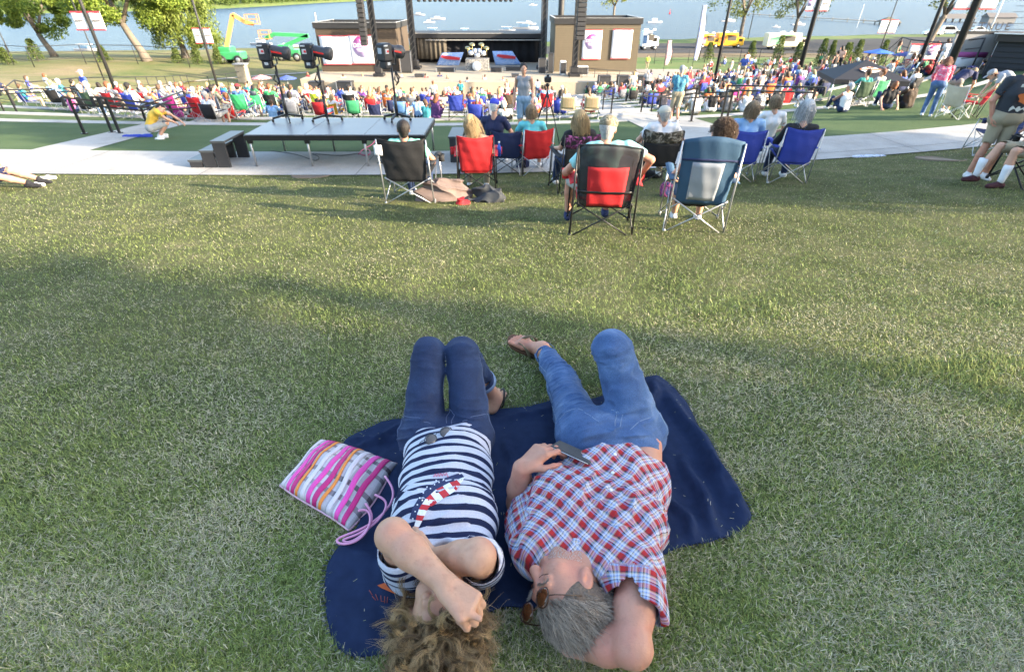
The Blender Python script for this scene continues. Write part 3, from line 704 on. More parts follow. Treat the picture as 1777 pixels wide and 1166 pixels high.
    fj = folds(12, .009, 13, rr, .4); fk = folds(31, .0045, 30, rr, .25)
    jn = sdf_obj('jeans', j, .005, [M_denim_d], root, lambda x, y, z: .6*fj(x, y, z)+.6*fk(x, y, z)+cr_(x, y, z))
    for k_, a_ in ((kL, aL), (kR, aR)):
        d = norm(a_-k_); c = k_+(a_-k_)*.60; b = MB(); b.lathe([(.0555, 0), (.060, .004), (.060, .026), (.0555, .030), (.052, .028), (.051, .003)], c, 26, axis=d); q = b.build('rolled_cuff', [mat('pale_denim', (.20, .27, .40), .9, bump=.4, bscale=300)]); q.parent = jn
    # curly hair
    N = 760; KS = 15; r_ = np.random.default_rng(4)
    uu = r_.normal(size=(N, 3)); uu /= np.linalg.norm(uu, axis=1)[:, None]
    fx = uu @ f; ux = uu @ u; keep = ~((fx > .25) & (ux < .30)) & (ux > -.8); uu = uu[keep]; N = len(uu)
    ctr = g(0, -.012, .035); roots = ctr+uu*(.082, .098, .088)
    roots = ctr+(uu @ np.stack([r, f, u], 1))[:, [0]]*r*.078+(uu @ f)[:, None]*f*.092+(uu @ u)[:, None]*u*.085
    out = norm_rows((roots-ctr)); L_ = r_.uniform(.045, .10, N)
    a1 = norm_rows(np.cross(out, r_.normal(size=(N, 3)))); a2 = np.cross(out, a1); ph = r_.uniform(0, 6.3, N); tw = r_.uniform(6, 12, N)*r_.choice([-1, 1], N); ra = r_.uniform(.006, .015, N)
    side = norm_rows(out*.6+a1*r_.uniform(.2, 1.1, N)[:, None]+u*.25+np.array([0, 0, -.18]))
    t = r_.random(N)[:, None]**1.3
    roots, out, side, a1, a2, L_, ph, tw, ra, t = [np.repeat(q_, KS, 0) for q_ in (roots, out, side, a1, a2, L_, ph, tw, ra, t)]
    N = N*KS; roots = roots+r_.normal(size=(N, 3))*.0028; ph = ph+r_.normal(size=N)*.22; ra = ra*r_.uniform(.8, 1.2, N); L_ = L_*r_.uniform(.85, 1.1, N); t = np.clip(t+r_.normal(size=(N, 1))*.18, 0, 1)
    def fn(s):
        c = roots+side*(L_*s)[:, None]; q = ra*min(1, s*4)*(1+.3*s)
        p = c+a1*(np.cos(ph+tw*s)*q)[:, None]+a2*(np.sin(ph+tw*s)*q)[:, None]+out*(np.sin(ph*2+tw*s*.7)*q*.6)[:, None]
        gz = H(p[:, 0], p[:, 1])+.012; p[:, 2] = np.maximum(p[:, 2], gz); return p
    cols = np.array([.075, .042, .018])*(1-t)+np.array([.50, .34, .16])*t
    strands('hair', roots, out, fn, r_.uniform(.0005, .0010, N), cols, [M_hair], root, nseg=20)
    fN = 700; ff = norm_rows(r_.normal(size=(fN, 3))); ff = ff[(ff @ f < .3) & (ff @ u > -.5)]; fr_ = ctr+ff*(.10, .105, .10); fd_ = norm_rows(ff+r_.normal(size=ff.shape)*.5); fc_ = norm_rows(r_.normal(size=ff.shape)); fl = r_.uniform(.05, .10, len(ff))[:, None]
    def ffn(s):
        p = fr_+fd_*fl*s+fc_*(math.sin(s*5)*.012); p[:, 2] = np.maximum(p[:, 2], H(p[:, 0], p[:, 1])+.01); return p
    strands('flyaway_hair', fr_, fd_, ffn, .00045, np.tile([.45, .33, .18], (len(ff), 1)), [M_hair], root, nseg=9)
    cap = sdf_obj('scalp_hair', [ell(ctr+f*-.012+u*.008, (.081, .092, .10), np.stack([r, u, f], 1), k=.01), cut(ell(g(0, .12, -.05), (.085, .07, .09), np.stack([r, f, u], 1), k=.02))], .007, [mat('dark_blond_hair', (.10, .065, .035), .8, var=.5, scale=90, bump=1, bscale=120)], root)
    # flip-flops
    return root, dict(legs=(hL, hR, kL, kR, aL, aR), shirt=shirt, jeans=jn, aR=aR, aL=aL, wL=wL, P=P, body=body, ax=ax_, rr=rr, eL=eL)
def norm_rows(a): return a/(np.linalg.norm(a, axis=1)[:, None]+1e-9)
def sandal(root, ank, toe, sole_m, strap_m, s=1.0, upv=(0, .1, 1), heel=True):
    d = norm(toe); u = norm(np.asarray(upv)-d*np.dot(upv, d)); r = np.cross(d, u); h = ank-u*(.055+.024)*s-u*.004
    out = []
    for a, wl, wr in ((-.05, .0, .0), (-.045, .022, .022), (-.02, .033, .033), (.03, .034, .032), (.08, .044, .038), (.12, .05, .042), (.155, .048, .038), (.185, .034, .024), (.197, .012, .008)): out.append((a, wl, wr))
    poly = [(a*s, -wl*s) for a, wl, wr in out]+[(a*s, wr*s) for a, wl, wr in out[::-1][:-1]]
    b = MB(); b.prism([(p[0], p[1]) for p in poly], -.012*s, .006*s, fr=(h, d, r)) if np.dot(np.cross(d, r), u) > 0 else b.prism([(p[0], p[1]) for p in poly[::-1]], -.006*s, .012*s, fr=(h, d, r))
    so_ = b.build('sole', [sole_m]); 
    t = h+d*.135*s+r*-.010*s+u*.012
    b = MB()
    for sg in (-1, 1):
        e = h+d*.035*s+r*sg*.044*s+u*.008; m = (t+e)/2+u*.135*s+r*sg*.035*s
        def fn(a, v, e=e, m=m, t=t): 
            p = t*(1-a)**2+2*m*a*(1-a)+e*a*a; return p+d*(v-.5)*(.016+.012*a)*s
        b.sheet(fn, 12, 3, .004)
    b.tube([t-u*.01, t+u*.02], .004, 6); st = b.build('strap', [strap_m])
    return so_, st
W_root, Wd = build_woman()
for nm, a_, t_ in (('flip_flop', Wd['aR'], norm(at(884, 662, .03)-at(864, 706, .03))), ('flip_flop', Wd['aL'], norm((-.35, .9, -.15)))):
    s0, s1 = sandal(None, a_, t_, M_rubber, M_rubber, .92); s0.name = nm
    for q in (s0,): q.parent = W_root; q.location = -Vector(W_root.location)
    s1.parent = s0
# ---- man
def build_man():
    root = thing('person', 'grey-haired man lying on the navy blanket in a red plaid shirt, holding a phone', 'person', tuple(at(1040, 880)))
    P = at(1062, 768, .125); shL = at(928, 968, .13); shR = at(1103, 985, .14); mid = (shL+shR)/2
    chest = at(1030, 895, .13); waist = at(1050, 830, .13)
    hL = at(1012, 755, .12); hR = at(1108, 750, .125)
    kL = at(972, 655, .10); aL = at(941, 605, .075); kR = at(1062, 605, .46); aR = at(1078, 640, .08)
    eL = at(903, 872, .06); wL = at(905, 812, .235); eR = at(1096, 1120, .12); wR = at(990, 1118, .035)
    hc = at(986, 1030, .125); up = norm(at(958, 1110, .12)-at(990, 950, .13)+np.array([0, 0, .02]))
    sk, (r, f, u, g) = head(hc, (-.92, .16, .50), up, 1.02)
    sk += [cone(mid+(-.01, 0, 0), g(0, -.02, -.07), .068, .062, k=.04), cone(chest, mid, .06, .06), cone(shL, shR, .045, k=.03),
           cone(shL, eL, .052, .046, k=.02), cone(eL, eL+(wL-eL)*.4, .047, .045, k=.02), cone(eL+(wL-eL)*.4, wL, .045, .030, k=.02),
           cone(shR, shR+(eR-shR)*.6, .052, .053, k=.02), cone(shR+(eR-shR)*.6, eR, .053, .045, k=.02), cone(eR, eR+(wR-eR)*.4, .045, .046, k=.02), cone(eR+(wR-eR)*.4, wR, .046, .030, k=.02), ell(eR+(.002, -.012, .004), (.043, .041, .040), k=.02)]
    dL = norm(at(948, 775, .285)-wL)
    sk += hand(wL, dL, norm(np.array([.55, .1, -.75])), norm(at(950, 790, .24)-at(925, 770, .29)), curl=(.55, .65, .75, .85), thumb=(.5, .3), sc_=1.06, r=.0098, spread=.05)
    sk += hand(wR, norm((-.35, .9, .02)), (0, 0, 1), (1, 0, 0), curl=(.2,)*4, sc_=1.0)
    sk += [cone(kL, aL, .040, .034), cone(kR, aR, .045, .036), cone(hL, kL, .045), cone(hR, kR, .045), cone(hL, hR, .05), cone(P, chest, .05)]
    tL = norm(at(905, 568, .12)-at(958, 600, .03)); uL = norm(np.array([.35, -.55, .75]))
    sk += foot(aL+np.array([0, 0, .0]), tL, uL, 1.02); sk += foot(aR, norm((.1, 1, -.15)), (0, .1, 1), 1.0)
    sk += [cone(P+(.12, -.02, 0), waist+(.125, 0, 0), .07, .075)]
    body = sdf_obj('body', sk, .0042, [M_skin_r], root)
    rr = norm(np.cross(mid-P, (0, 0, 1)));
    if rr[0] < 0: rr = -rr
    ax_ = norm(mid-P); sh = []
    for s in (-1, 1):
        sh += [cone(P+rr*s*.082-ax_*.06, waist+rr*s*.09, .112, .118, k=.05), cone(waist+rr*s*.09, chest+rr*s*.103, .118, .116, k=.05), cone(chest+rr*s*.103, mid+rr*s*.115, .116, .082, k=.05)]
    sh += [ell(waist+np.array([0, .02, .05]), (.13, .14, .085), k=.08), cone(waist, chest, .125, .122, k=.05), cone(chest, mid-ax_*.03, .122, .085, k=.05)]
    # sleeves
    sh += [cone(shL, shL+(eL-shL)*.80, .072, .068, k=.04), cone(shR, shR+(eR-shR)*.62, .078, .084, k=.04), cut(cone(shL+(eL-shL)*.62, eL, .056, .07, k=.003)), cut(cone(shR+(eR-shR)*.40, eR, .064, .09, k=.003)),
           clip(shR+(eR-shR)*.64, eR-shR), clip(shL+(eL-shL)*.83, eL-shL)]
    # loose shirt edge at the right side of the picture
    sh.insert(8, cone(chest+rr*.16+(0, 0, -.03), chest+rr*.205+ax_*-.02+(0, 0, -.07), .05, .02, k=.05))
    sh += [cut(cone(g(0, -.015, -.115), g(0, -.01, -.02), .062, .088, k=.008)), clip(P-ax_*.10, -ax_), cut(cone(P-ax_*.115+rr*.012+(0, 0, .1), P-ax_*.055+rr*.012+(0, 0, .1), .045, .006, k=.004))]
    fd = folds(7, .011, 9, ax_, .4); fe = folds(17, .0075, 22, norm(ax_+rr*.5), .3)
    cs_ = creases([(shR, P-rr*.05, .25, .35, .013, .05), (shL, P+rr*.06, .3, .4, .012, .045), (chest-rr*.2, chest+rr*.2, .5, .6, .008, .055)], 90)
    def disp(x, y, z):
        q = np.stack([x, y, z], -1)-P; v = q @ rr; s = q @ ax_
        plk = -.004*np.exp(-((v-.012-.06*s)/.017)**2)*(z > P[2])
        return .8*fd(x, y, z)+.8*fe(x, y, z)+plk+cs_(x, y, z)
    def pat(V):
        q = V-P; s = q @ ax_; v = q @ rr; dz = np.maximum(0, P[2]+.11-V[:, 2]); v2 = v+np.sign(v)*dz*.8
        out = np.stack([v2*.87+s*.49, s*.87-v2*.49, v*0], 1); out += .004*np.stack([vnoise(V[:, 0]*12, V[:, 1]*12, V[:, 2]*12, 2), vnoise(V[:, 0]*12, V[:, 1]*12, V[:, 2]*12, 3), v*0], 1)
        for (a, e) in ((shL, eL), (shR, eR)):
            d = norm(e-a); t = (V-a) @ d; w_ = V-a-t[:, None]*d; away = np.linalg.norm(w_, axis=1); e1 = norm(np.cross(d, (0, 0, 1))); e2 = np.cross(d, e1)
            m = (t > .05) & (away < .10) & (t < .26); out[m, 1] = t[m]; out[m, 0] = (np.arctan2(w_ @ e1, w_ @ e2)*.078)[m]
        return out
    shirt = sdf_obj('shirt', sh, .0045, [M_plaid], root, disp, attr=('pat', pat))
    # collar: a folded band round the neck, open at the throat
    b = MB(); na, nb = g(0, -.02, -.125), g(0, -.012, -.06); nd = norm(nb-na); n1 = norm(r-nd*np.dot(r, nd)); n2 = np.cross(nd, n1)
    for sg in (-1, 1):
        def fn(p, q, sg=sg):
            a = -math.pi/2+sg*(.45+p*2.6)*1.0; rad = .074+.012*math.sin(q*2.2)+.010*q; return na+(n1*math.cos(a)-n2*math.sin(a)*sg*0+n2*math.sin(a))*rad*(1+.12*(1-p))+nd*(.034-.05*q*q-.006*math.sin(p*7))
        b.sheet(fn, 16, 5, .003)
    co = b.build('collar', [M_plaid]); V = np.array([v.co for v in co.data.vertices]); cattr(co.data, 'pat', np.stack([V @ rr, V @ ax_, V[:, 0]*0], 1)); co.parent = shirt
    bv = BVHTree.FromPolygons([tuple(v.co) for v in shirt.data.vertices], [tuple(p.vertices) for p in shirt.data.polygons])
    for q in (.0, .075, .15, .23, .31, .385):
        p = P+ax_*(q+.01)+rr*(.012+.06*q); h = bv.ray_cast(Vector(p+np.array([0, 0, .4])), Vector((0, 0, -1)))
        if h[0]: bb = MB(); bb.lathe([(.0056, 0), (.0056, .0016), (.004, .0026), (.0015, .002)], np.array(h[0])+np.array(h[1])*.0005, 12, axis=tuple(h[1])); o = bb.build('button', [M_white]); o.parent = shirt
    j = [cone(hL, hR, .108, k=.05), cone(P+rr*-.085+ax_*.03, P+rr*.085+ax_*.03, .104, k=.05), cone(hL, kL, .098, .070, k=.03), cone(kL, kL+(aL-kL)*.80, .068, .058, k=.03),
         cone(hR, kR, .104, .072, k=.03), cone(kR, kR+(aR-kR)*.85, .070, .06, k=.02), ell(kR+(0, 0, .008), (.068, .066, .055), k=.03),
         cut(cone(kL+(aL-kL)*.7, aL, .05, .07, k=.002))]
    cm_ = creases([(hR, kR, .12, .30, .013, .04), (hL, kL, .45, .9, .010, .038), (hL, kL, .95, .2, .010, .026), (kL, aL, .5, .5, .010, .03), (hR, kR, .93, .14, .008, .03)], 80)
    f1 = folds(22, .011, 13, rr, .3); f2 = folds(42, .0055, 27, rr, .22)
    def dj(x, y, z):
        q = np.stack([x, y, z], -1); dk = np.linalg.norm(q-kL, axis=-1); return cm_(x, y, z)+.6*f1(x, y, z)*(.7+1.1*np.exp(-(dk/.16)**2))+f2(x, y, z)
    jn = sdf_obj('jeans', j, .005, [M_denim_l], root, dj)
    # short grey hair
    N = 15000; r_ = np.random.default_rng(8); uu = r_.normal(size=(N, 3)); uu = norm_rows(uu); fx = uu @ f; ux = uu @ u; rx = uu @ r
    keep = (ux > .34-.1*rx**2) & (fx < .93) | ((fx < .22) & (ux > -.45)); keep &= ~((fx > .15) & (ux < .36)); keep &= ~((np.abs(rx) > .6) & (ux < .12) & (fx > -.42)); uu = uu[keep]; N = len(uu)
    ctr = g(0, -.012, .03); R3 = np.stack([r, f, u], 1); loc = uu @ R3
    roots = ctr+loc[:, [0]]*r*.083+loc[:, [1]]*f*.102+loc[:, [2]]*u*.094
    out = norm_rows(roots-ctr); sweep = norm_rows(out*.30-f*.75+u*.30+r_.normal(size=(N, 3))*.22+np.array([0, 0, -.12])); L_ = r_.uniform(.014, .036, N); bendv = r_.normal(size=(N, 3))*.2-f*.3
    def fn(s):
        p = roots+sweep*(L_*s)[:, None]+bendv*(L_*s*s)[:, None]; p[:, 2] = np.maximum(p[:, 2], H(p[:, 0], p[:, 1])+.008); return p
    t = r_.random(N)[:, None]; t2 = np.clip(.5+.5*vnoise(roots[:, 0]*20, roots[:, 1]*20, roots[:, 2]*20, 3)[:, None], 0, 1); t2 = lattice(roots[:, 0]*150+roots[:, 2]*90, roots[:, 1]*150)[:, None]; t = np.clip(t*.45+t2*.75-.08, 0, 1)
    cols = np.array([.05, .034, .022])*(1-t)+np.array([.48, .40, .31])*t
    strands('hair', roots, out, fn, r_.uniform(.0005, .0011, N), cols, [M_hair], root, nseg=5)
    sdf_obj('scalp_hair', [ell(g(0, -.022, .036), np.array([.085, .097, .093]), R3, k=.01), cut(ell(g(0, .13, -.02), (.12, .09, .055), R3, k=.02)), cut(ell(g(0, .05, -.09), (.14, .09, .10), R3, k=.02))], .006, [mat('grey_hair', (.14, .105, .078), .8, var=.5, scale=120, bump=1, bscale=150)], root)
    # eyebrow and closed lid line
    for sx in (-1, 1):
        M_ = 160; t = r_.random(M_); ro = np.array([g(sx*(.012+.036*q), .101-.012*q, .027+.006*math.sin(q*3)+r_.normal()*.002) for q in t]); dv = np.array([r*sx*.8+f*.4+u*.2]*M_)+r_.normal(size=(M_, 3))*.2
        strands('eyebrow', ro, dv, lambda s: ro+dv*s*.010, .00045, np.tile([.30, .27, .24], (M_, 1)), [M_hair], root, nseg=4)
        bb = MB(); bb.tube([g(sx*(.017+.028*q), .1005-.009*q-.003*(q > .5), .007-.0035*math.sin(q*3.14)) for q in np.linspace(0, 1, 8)], .0011, 5)
        o = bb.build('lash_line', [mat('lash', (.10, .05, .035), .8)]); o.parent = body
    bb = MB(); bb.tube([g(-.022+.044*q, .097-.22*(q-.5)**2*.1-.006*abs(q-.5)*2, -.0612+.003*abs(q-.5)*2) for q in np.linspace(0, 1, 9)], .0016, 5); o = bb.build('lip_line', [mat('lip_shadow', (.22, .06, .05), .6)]); o.parent = body
    bb = MB(); bb.tube([g(-.018+.036*q, .0965-.01*abs(q-.5), -.0675+.002*abs(q-.5)*2) for q in np.linspace(0, 1, 9)], .0042, 6); o = bb.build('lower_lip', [mat('lip', (.42, .15, .12), .5)]); o.parent = body
    for sx in (-1, 1): bb = MB(); bb.lathe([(.0001, 0), (.0035, .001), (.0035, .003)], g(sx*.0075, .1105, -.0335), 8, axis=tuple(-u)); o = bb.build('nostril', [mat('nostril_dark', (.10, .03, .02), .8)]); o.parent = body
    # grey stubble on jaw
    M_ = 2600; ro = []; bd = BVHTree.FromPolygons([tuple(v.co) for v in body.data.vertices], [tuple(p.vertices) for p in body.data.polygons])
    for i in range(M_):
        a = r_.uniform(-1.5, 1.5); z = r_.uniform(-.12, -.05); o_ = g(math.sin(a)*.25, math.cos(a)*.25, z); h = bd.ray_cast(Vector(o_), Vector(norm(g(0, 0, z)-o_)), .25)
        if h[0] and not (abs(a) < .33 and z > -.079 and z < -.047): ro.append(np.array(h[0]))
    if ro:
        ro = np.array(ro); dv = norm_rows(ro-g(0, 0, -.03))*.5-u*.6; strands('stubble', ro, dv, lambda s: ro+dv*s*.004, .00035, np.tile([.55, .52, .48], (len(ro), 1)), [M_hair], root, nseg=3)
    return root, dict(jeans=jn, legs=(hL, hR, kL, kR, aL, aR), aL=aL, aR=aR, tL=tL, uL=uL, g=g, r=r, f=f, u=u, P=P, ax=ax_, rr=rr, wL=wL, bd=bd)
def seams(o, paths, m, r=.0016, off=.0006, name='seam'):
    bv = BVHTree.FromPolygons([tuple(v.co) for v in o.data.vertices], [tuple(p.vertices) for p in o.data.polygons])
    for k, P in enumerate(paths):
        P = np.array(P, float); t = np.linspace(0, len(P)-1, 26*(len(P)-1)+1); Q = np.stack([np.interp(t, range(len(P)), P[:, i]) for i in range(3)], 1); S = []
        for q in Q:
            h = bv.find_nearest(Vector(q))
            if h[0]: S.append(np.array(h[0])+np.array(h[1])*off)
        S = np.array(S); 
        for _ in range(3): S[1:-1] = S[1:-1]*.5+(S[:-2]+S[2:])*.25
        b = MB(); b.tube(S, r, 5); c = b.build(name, [m]); c.parent = o
M_root, Md = build_man()
def jean_detail(D, dark, hL, hR, kL, kR, aL, aR, m):
    P, ax, rr = D['P'], D['ax'], D['rr']; zz = np.array([0, 0, 1.])
    dn = lambda k, h, a: norm(norm(h-k)+norm(a-k))
    pa = []
    for s, h, k, a in ((-1, hL, kL, aL), (1, hR, kR, aR)):
        o_ = rr*s*.09; pa.append([h+o_*1.2+zz*.02, h*.5+k*.5+o_, k+o_*.8, k*.6+a*.4+o_*.8]); pa.append([P-ax*.14-zz*.0+rr*s*.02, h*.5+k*.5-o_*.8+zz*.02, k-o_*.7])
        pa.append([h+rr*s*.10-ax*.0+zz*.04, h+rr*s*.055-ax*.045+zz*.09, P+rr*s*.06+ax*.02+zz*.11])
    pa.append([P+ax*.02+zz*.12, P-ax*.06+zz*.12, P-ax*.14+zz*.06]); pa.append([P+rr*.02+ax*.02+zz*.12, P+rr*.022-ax*.06+zz*.12, P-ax*.11+zz*.08])
    seams(D['jeans'], pa, m, .0014)
jean_detail(Md, 0, *Md['legs'], mat('pale_seam', (.20, .27, .38), .9)); jean_detail(Wd, 1, *Wd['legs'], mat('dark_seam', (.10, .13, .22), .9))
for a_, t_, u_ in ((Md['aL'], Md['tL'], Md['uL']), (Md['aR'], norm((.1, 1, -.15)), (0, .1, 1))):
    s0, s1 = sandal(None, a_, t_, M_brown, M_olive, 1.06, u_); s0.name = 'sandal'; s0.parent = M_root; s0.location = -Vector(M_root.location); s1.parent = s0
# ---------------------------------------------------------------- blanket
BL = [(592, 768), (640, 742), (700, 730), (770, 716), (830, 716), (900, 706), (980, 698), (1050, 694), (1100, 676), (1122, 655), (1163, 661), (1192, 702), (1228, 770), (1266, 838), (1300, 882), (1304, 908), (1270, 930), (1232, 944), (1165, 952),
      (1120, 990), (1050, 1046), (980, 1060), (905, 1056), (858, 1060), (820, 1090), (760, 1112), (690, 1134), (640, 1140), (606, 1140), (580, 1118), (566, 1068), (564, 1006), (572, 972), (600, 942), (628, 915), (625, 870), (590, 820)]
def smooth_poly(pts, n=4):
    P = np.array(pts, float)
    for _ in range(2): P = np.stack([P*.75+np.roll(P, -1, 0)*.25, P*.25+np.roll(P, -1, 0)*.75], 1).reshape(-1, 2)
    return P
BLP = np.array([at(p[0], p[1], .006)[:2] for p in smooth_poly(BL)])
def inside(poly, X, Y):
    c = np.zeros(X.shape, bool); n = len(poly)
    for i in range(n):
        x1, y1 = poly[i]; x2, y2 = poly[(i+1) % n]
        q = ((y1 > Y) != (y2 > Y)); xx = (x2-x1)*(Y-y1)/(y2-y1+1e-12)+x1; c ^= q & (X < xx)
    return c
RIDGE = [((1150, 672), (1290, 900), .030, .030), ((1185, 800), (1250, 935), .022, .022), ((1140, 660), (1120, 720), .03, .03), ((1160, 860), (1215, 945), .016, .018), ((610, 765), (690, 760), .016, .018), ((870, 730), (960, 712), .012, .02), ((600, 955), (700, 1000), .014, .02),
         ((575, 1060), (660, 1100), .008, .03), ((880, 760), (890, 850), .012, .018), ((1230, 800), (1300, 895), .018, .016), ((700, 740), (600, 790), .012, .015), ((860, 900), (880, 1040), .012, .02)]
RG = [(at(*a, .01)[:2], at(*b, .01)[:2], h, w_) for a, b, h, w_ in RIDGE]
def blanket_h(x, y):
    z = .016+.009*vnoise(x*8, y*8, 0, 5)+.005*np.abs(vnoise(x*22, y*16, 0, 6))
    for a, b, h, w_ in RG:
        d = b-a; t = np.clip(((x-a[0])*d[0]+(y-a[1])*d[1])/(d@d), 0, 1); dd = np.hypot(x-a[0]-t*d[0]+.012*np.sin(t*9), y-a[1]-t*d[1]); z = z+1.7*h*np.exp(-(dd/w_)**2)*np.sin(np.clip(t, .08, .95)*math.pi)**.5
    return z
def build_blanket():
    g = .014; X, Y = np.meshgrid(np.arange(BLP[:, 0].min(), BLP[:, 0].max(), g), np.arange(BLP[:, 1].min(), BLP[:, 1].max(), g)); X = X+rng.uniform(-.003, .003, X.shape); Y = Y+rng.uniform(-.003, .003, X.shape)
    m = inside(BLP, X, Y); ip = np.stack([X[m], Y[m]], 1)
    n = len(BLP); dmin = np.full(len(ip), 9.)
    for i in range(n):
        a, b = BLP[i], BLP[(i+1) % n]; d = b-a; t = np.clip(((ip-a) @ d)/(d@d+1e-9), 0, 1); dmin = np.minimum(dmin, np.linalg.norm(ip-a-t[:, None]*d, axis=1))
    ip = ip[dmin > .006]
    # densify the outline
    out = []
    for i in range(n):
        a, b = BLP[i], BLP[(i+1) % n]; k = max(1, int(np.linalg.norm(b-a)/.012))
        for j in range(k): out.append(a+(b-a)*j/k)
    out = np.array(out); k = len(out); pts = [Vector(p) for p in out]+[Vector(p) for p in ip]
    r = delaunay_2d_cdt(pts, [(i, (i+1) % k) for i in range(k)], [tuple(range(k))], 1, 1e-5)
    P = np.array([tuple(v) for v in r[0]]); z = H(P[:, 0], P[:, 1])+blanket_h(P[:, 0], P[:, 1])
    o = obj('blanket', fastmesh('blanket', np.column_stack([P, z]), [tuple(f) for f in r[2]]), [M_navy]); md = o.modifiers.new('th', 'SOLIDIFY'); md.thickness = .007; md.offset = -1
    tag(o, 'navy fleece picnic blanket under the couple, with stitched edge and rumpled right side', 'blanket')
    b = MB()
    for i in range(0, k):
        p = out[i]; q = out[(i+1) % k]; d = norm(q-p); nn = np.array([-d[1], d[0]])
        z = Hf(*p)+float(blanket_h(p[0], p[1]))+.002; a = np.array([*(p+nn*.013), z+.001]); c = np.array([*(p-nn*.002), z-.001]); b.tube([a, c], .0009, 4)
    s = b.build('edge_stitching', [mat('navy_thread', (.05, .075, .15), .8)]); s.parent = o
    # orange emblem partly hidden below the shirt sleeve, and worn embroidered letters round it
    b = MB(); 
    def onb(px, py): p = at(px, py, .02); return np.array([p[0], p[1], Hf(p[0], p[1])+float(blanket_h(p[0], p[1]))+.0025])
    c = [onb(655, 1016), onb(668, 1012), onb(690, 1017), onb(702, 1022), onb(700, 1030), onb(685, 1031), onb(672, 1026), onb(662, 1021)]; b.add(c, [tuple(range(8))[::-1]])
    e = b.build('emblem', [mat('orange_felt', (.55, .11, .03), .9, bump=.4, bscale=300)]); e.parent = o
    b = MB()
    for seg in ([(641, 1024), (646, 1032)], [(646, 1034), (652, 1041)], [(652, 1031), (656, 1041)], [(661, 1034), (662, 1044), (667, 1044)], [(668, 1036), (668, 1047)], [(673, 1037), (672, 1047)]):
        b.tube([onb(*q) for q in seg], .0011, 4)
    e = b.build('embroidery', [mat('red_thread', (.28, .06, .05), .8)]); e.parent = o
    return o
blanket = build_blanket()
def clippings():
    r_ = np.random.default_rng(77); q = r_.uniform(BLP.min(0), BLP.max(0), (900, 2)); q = q[inside(BLP, q[:, 0], q[:, 1])][:130]; n = len(q); a = r_.uniform(0, 6.3, n); L_ = r_.uniform(.004, .018, n); z = H(q[:, 0], q[:, 1])+blanket_h(q[:, 0], q[:, 1])+.0022
    d = np.stack([np.cos(a), np.sin(a), 0*a], 1)*L_[:, None]/2; s = np.stack([-np.sin(a), np.cos(a), 0*a], 1)*.0007; P = np.column_stack([q, z]); V = np.stack([P-d-s, P+d-s, P+d+s, P-d+s], 1).reshape(-1, 3); me = fastmesh('grass_clippings', V, np.arange(4*n).reshape(n, 4), False); t = r_.random(n)[:, None]; cattr(me, 'col', np.repeat(np.array([.16, .2, .07])*(1-t)+np.array([.5, .46, .32])*t, 4, 0))
    tag(obj('grass_clippings', me, [attr_mat('clipping')]), kind='stuff')
clippings()
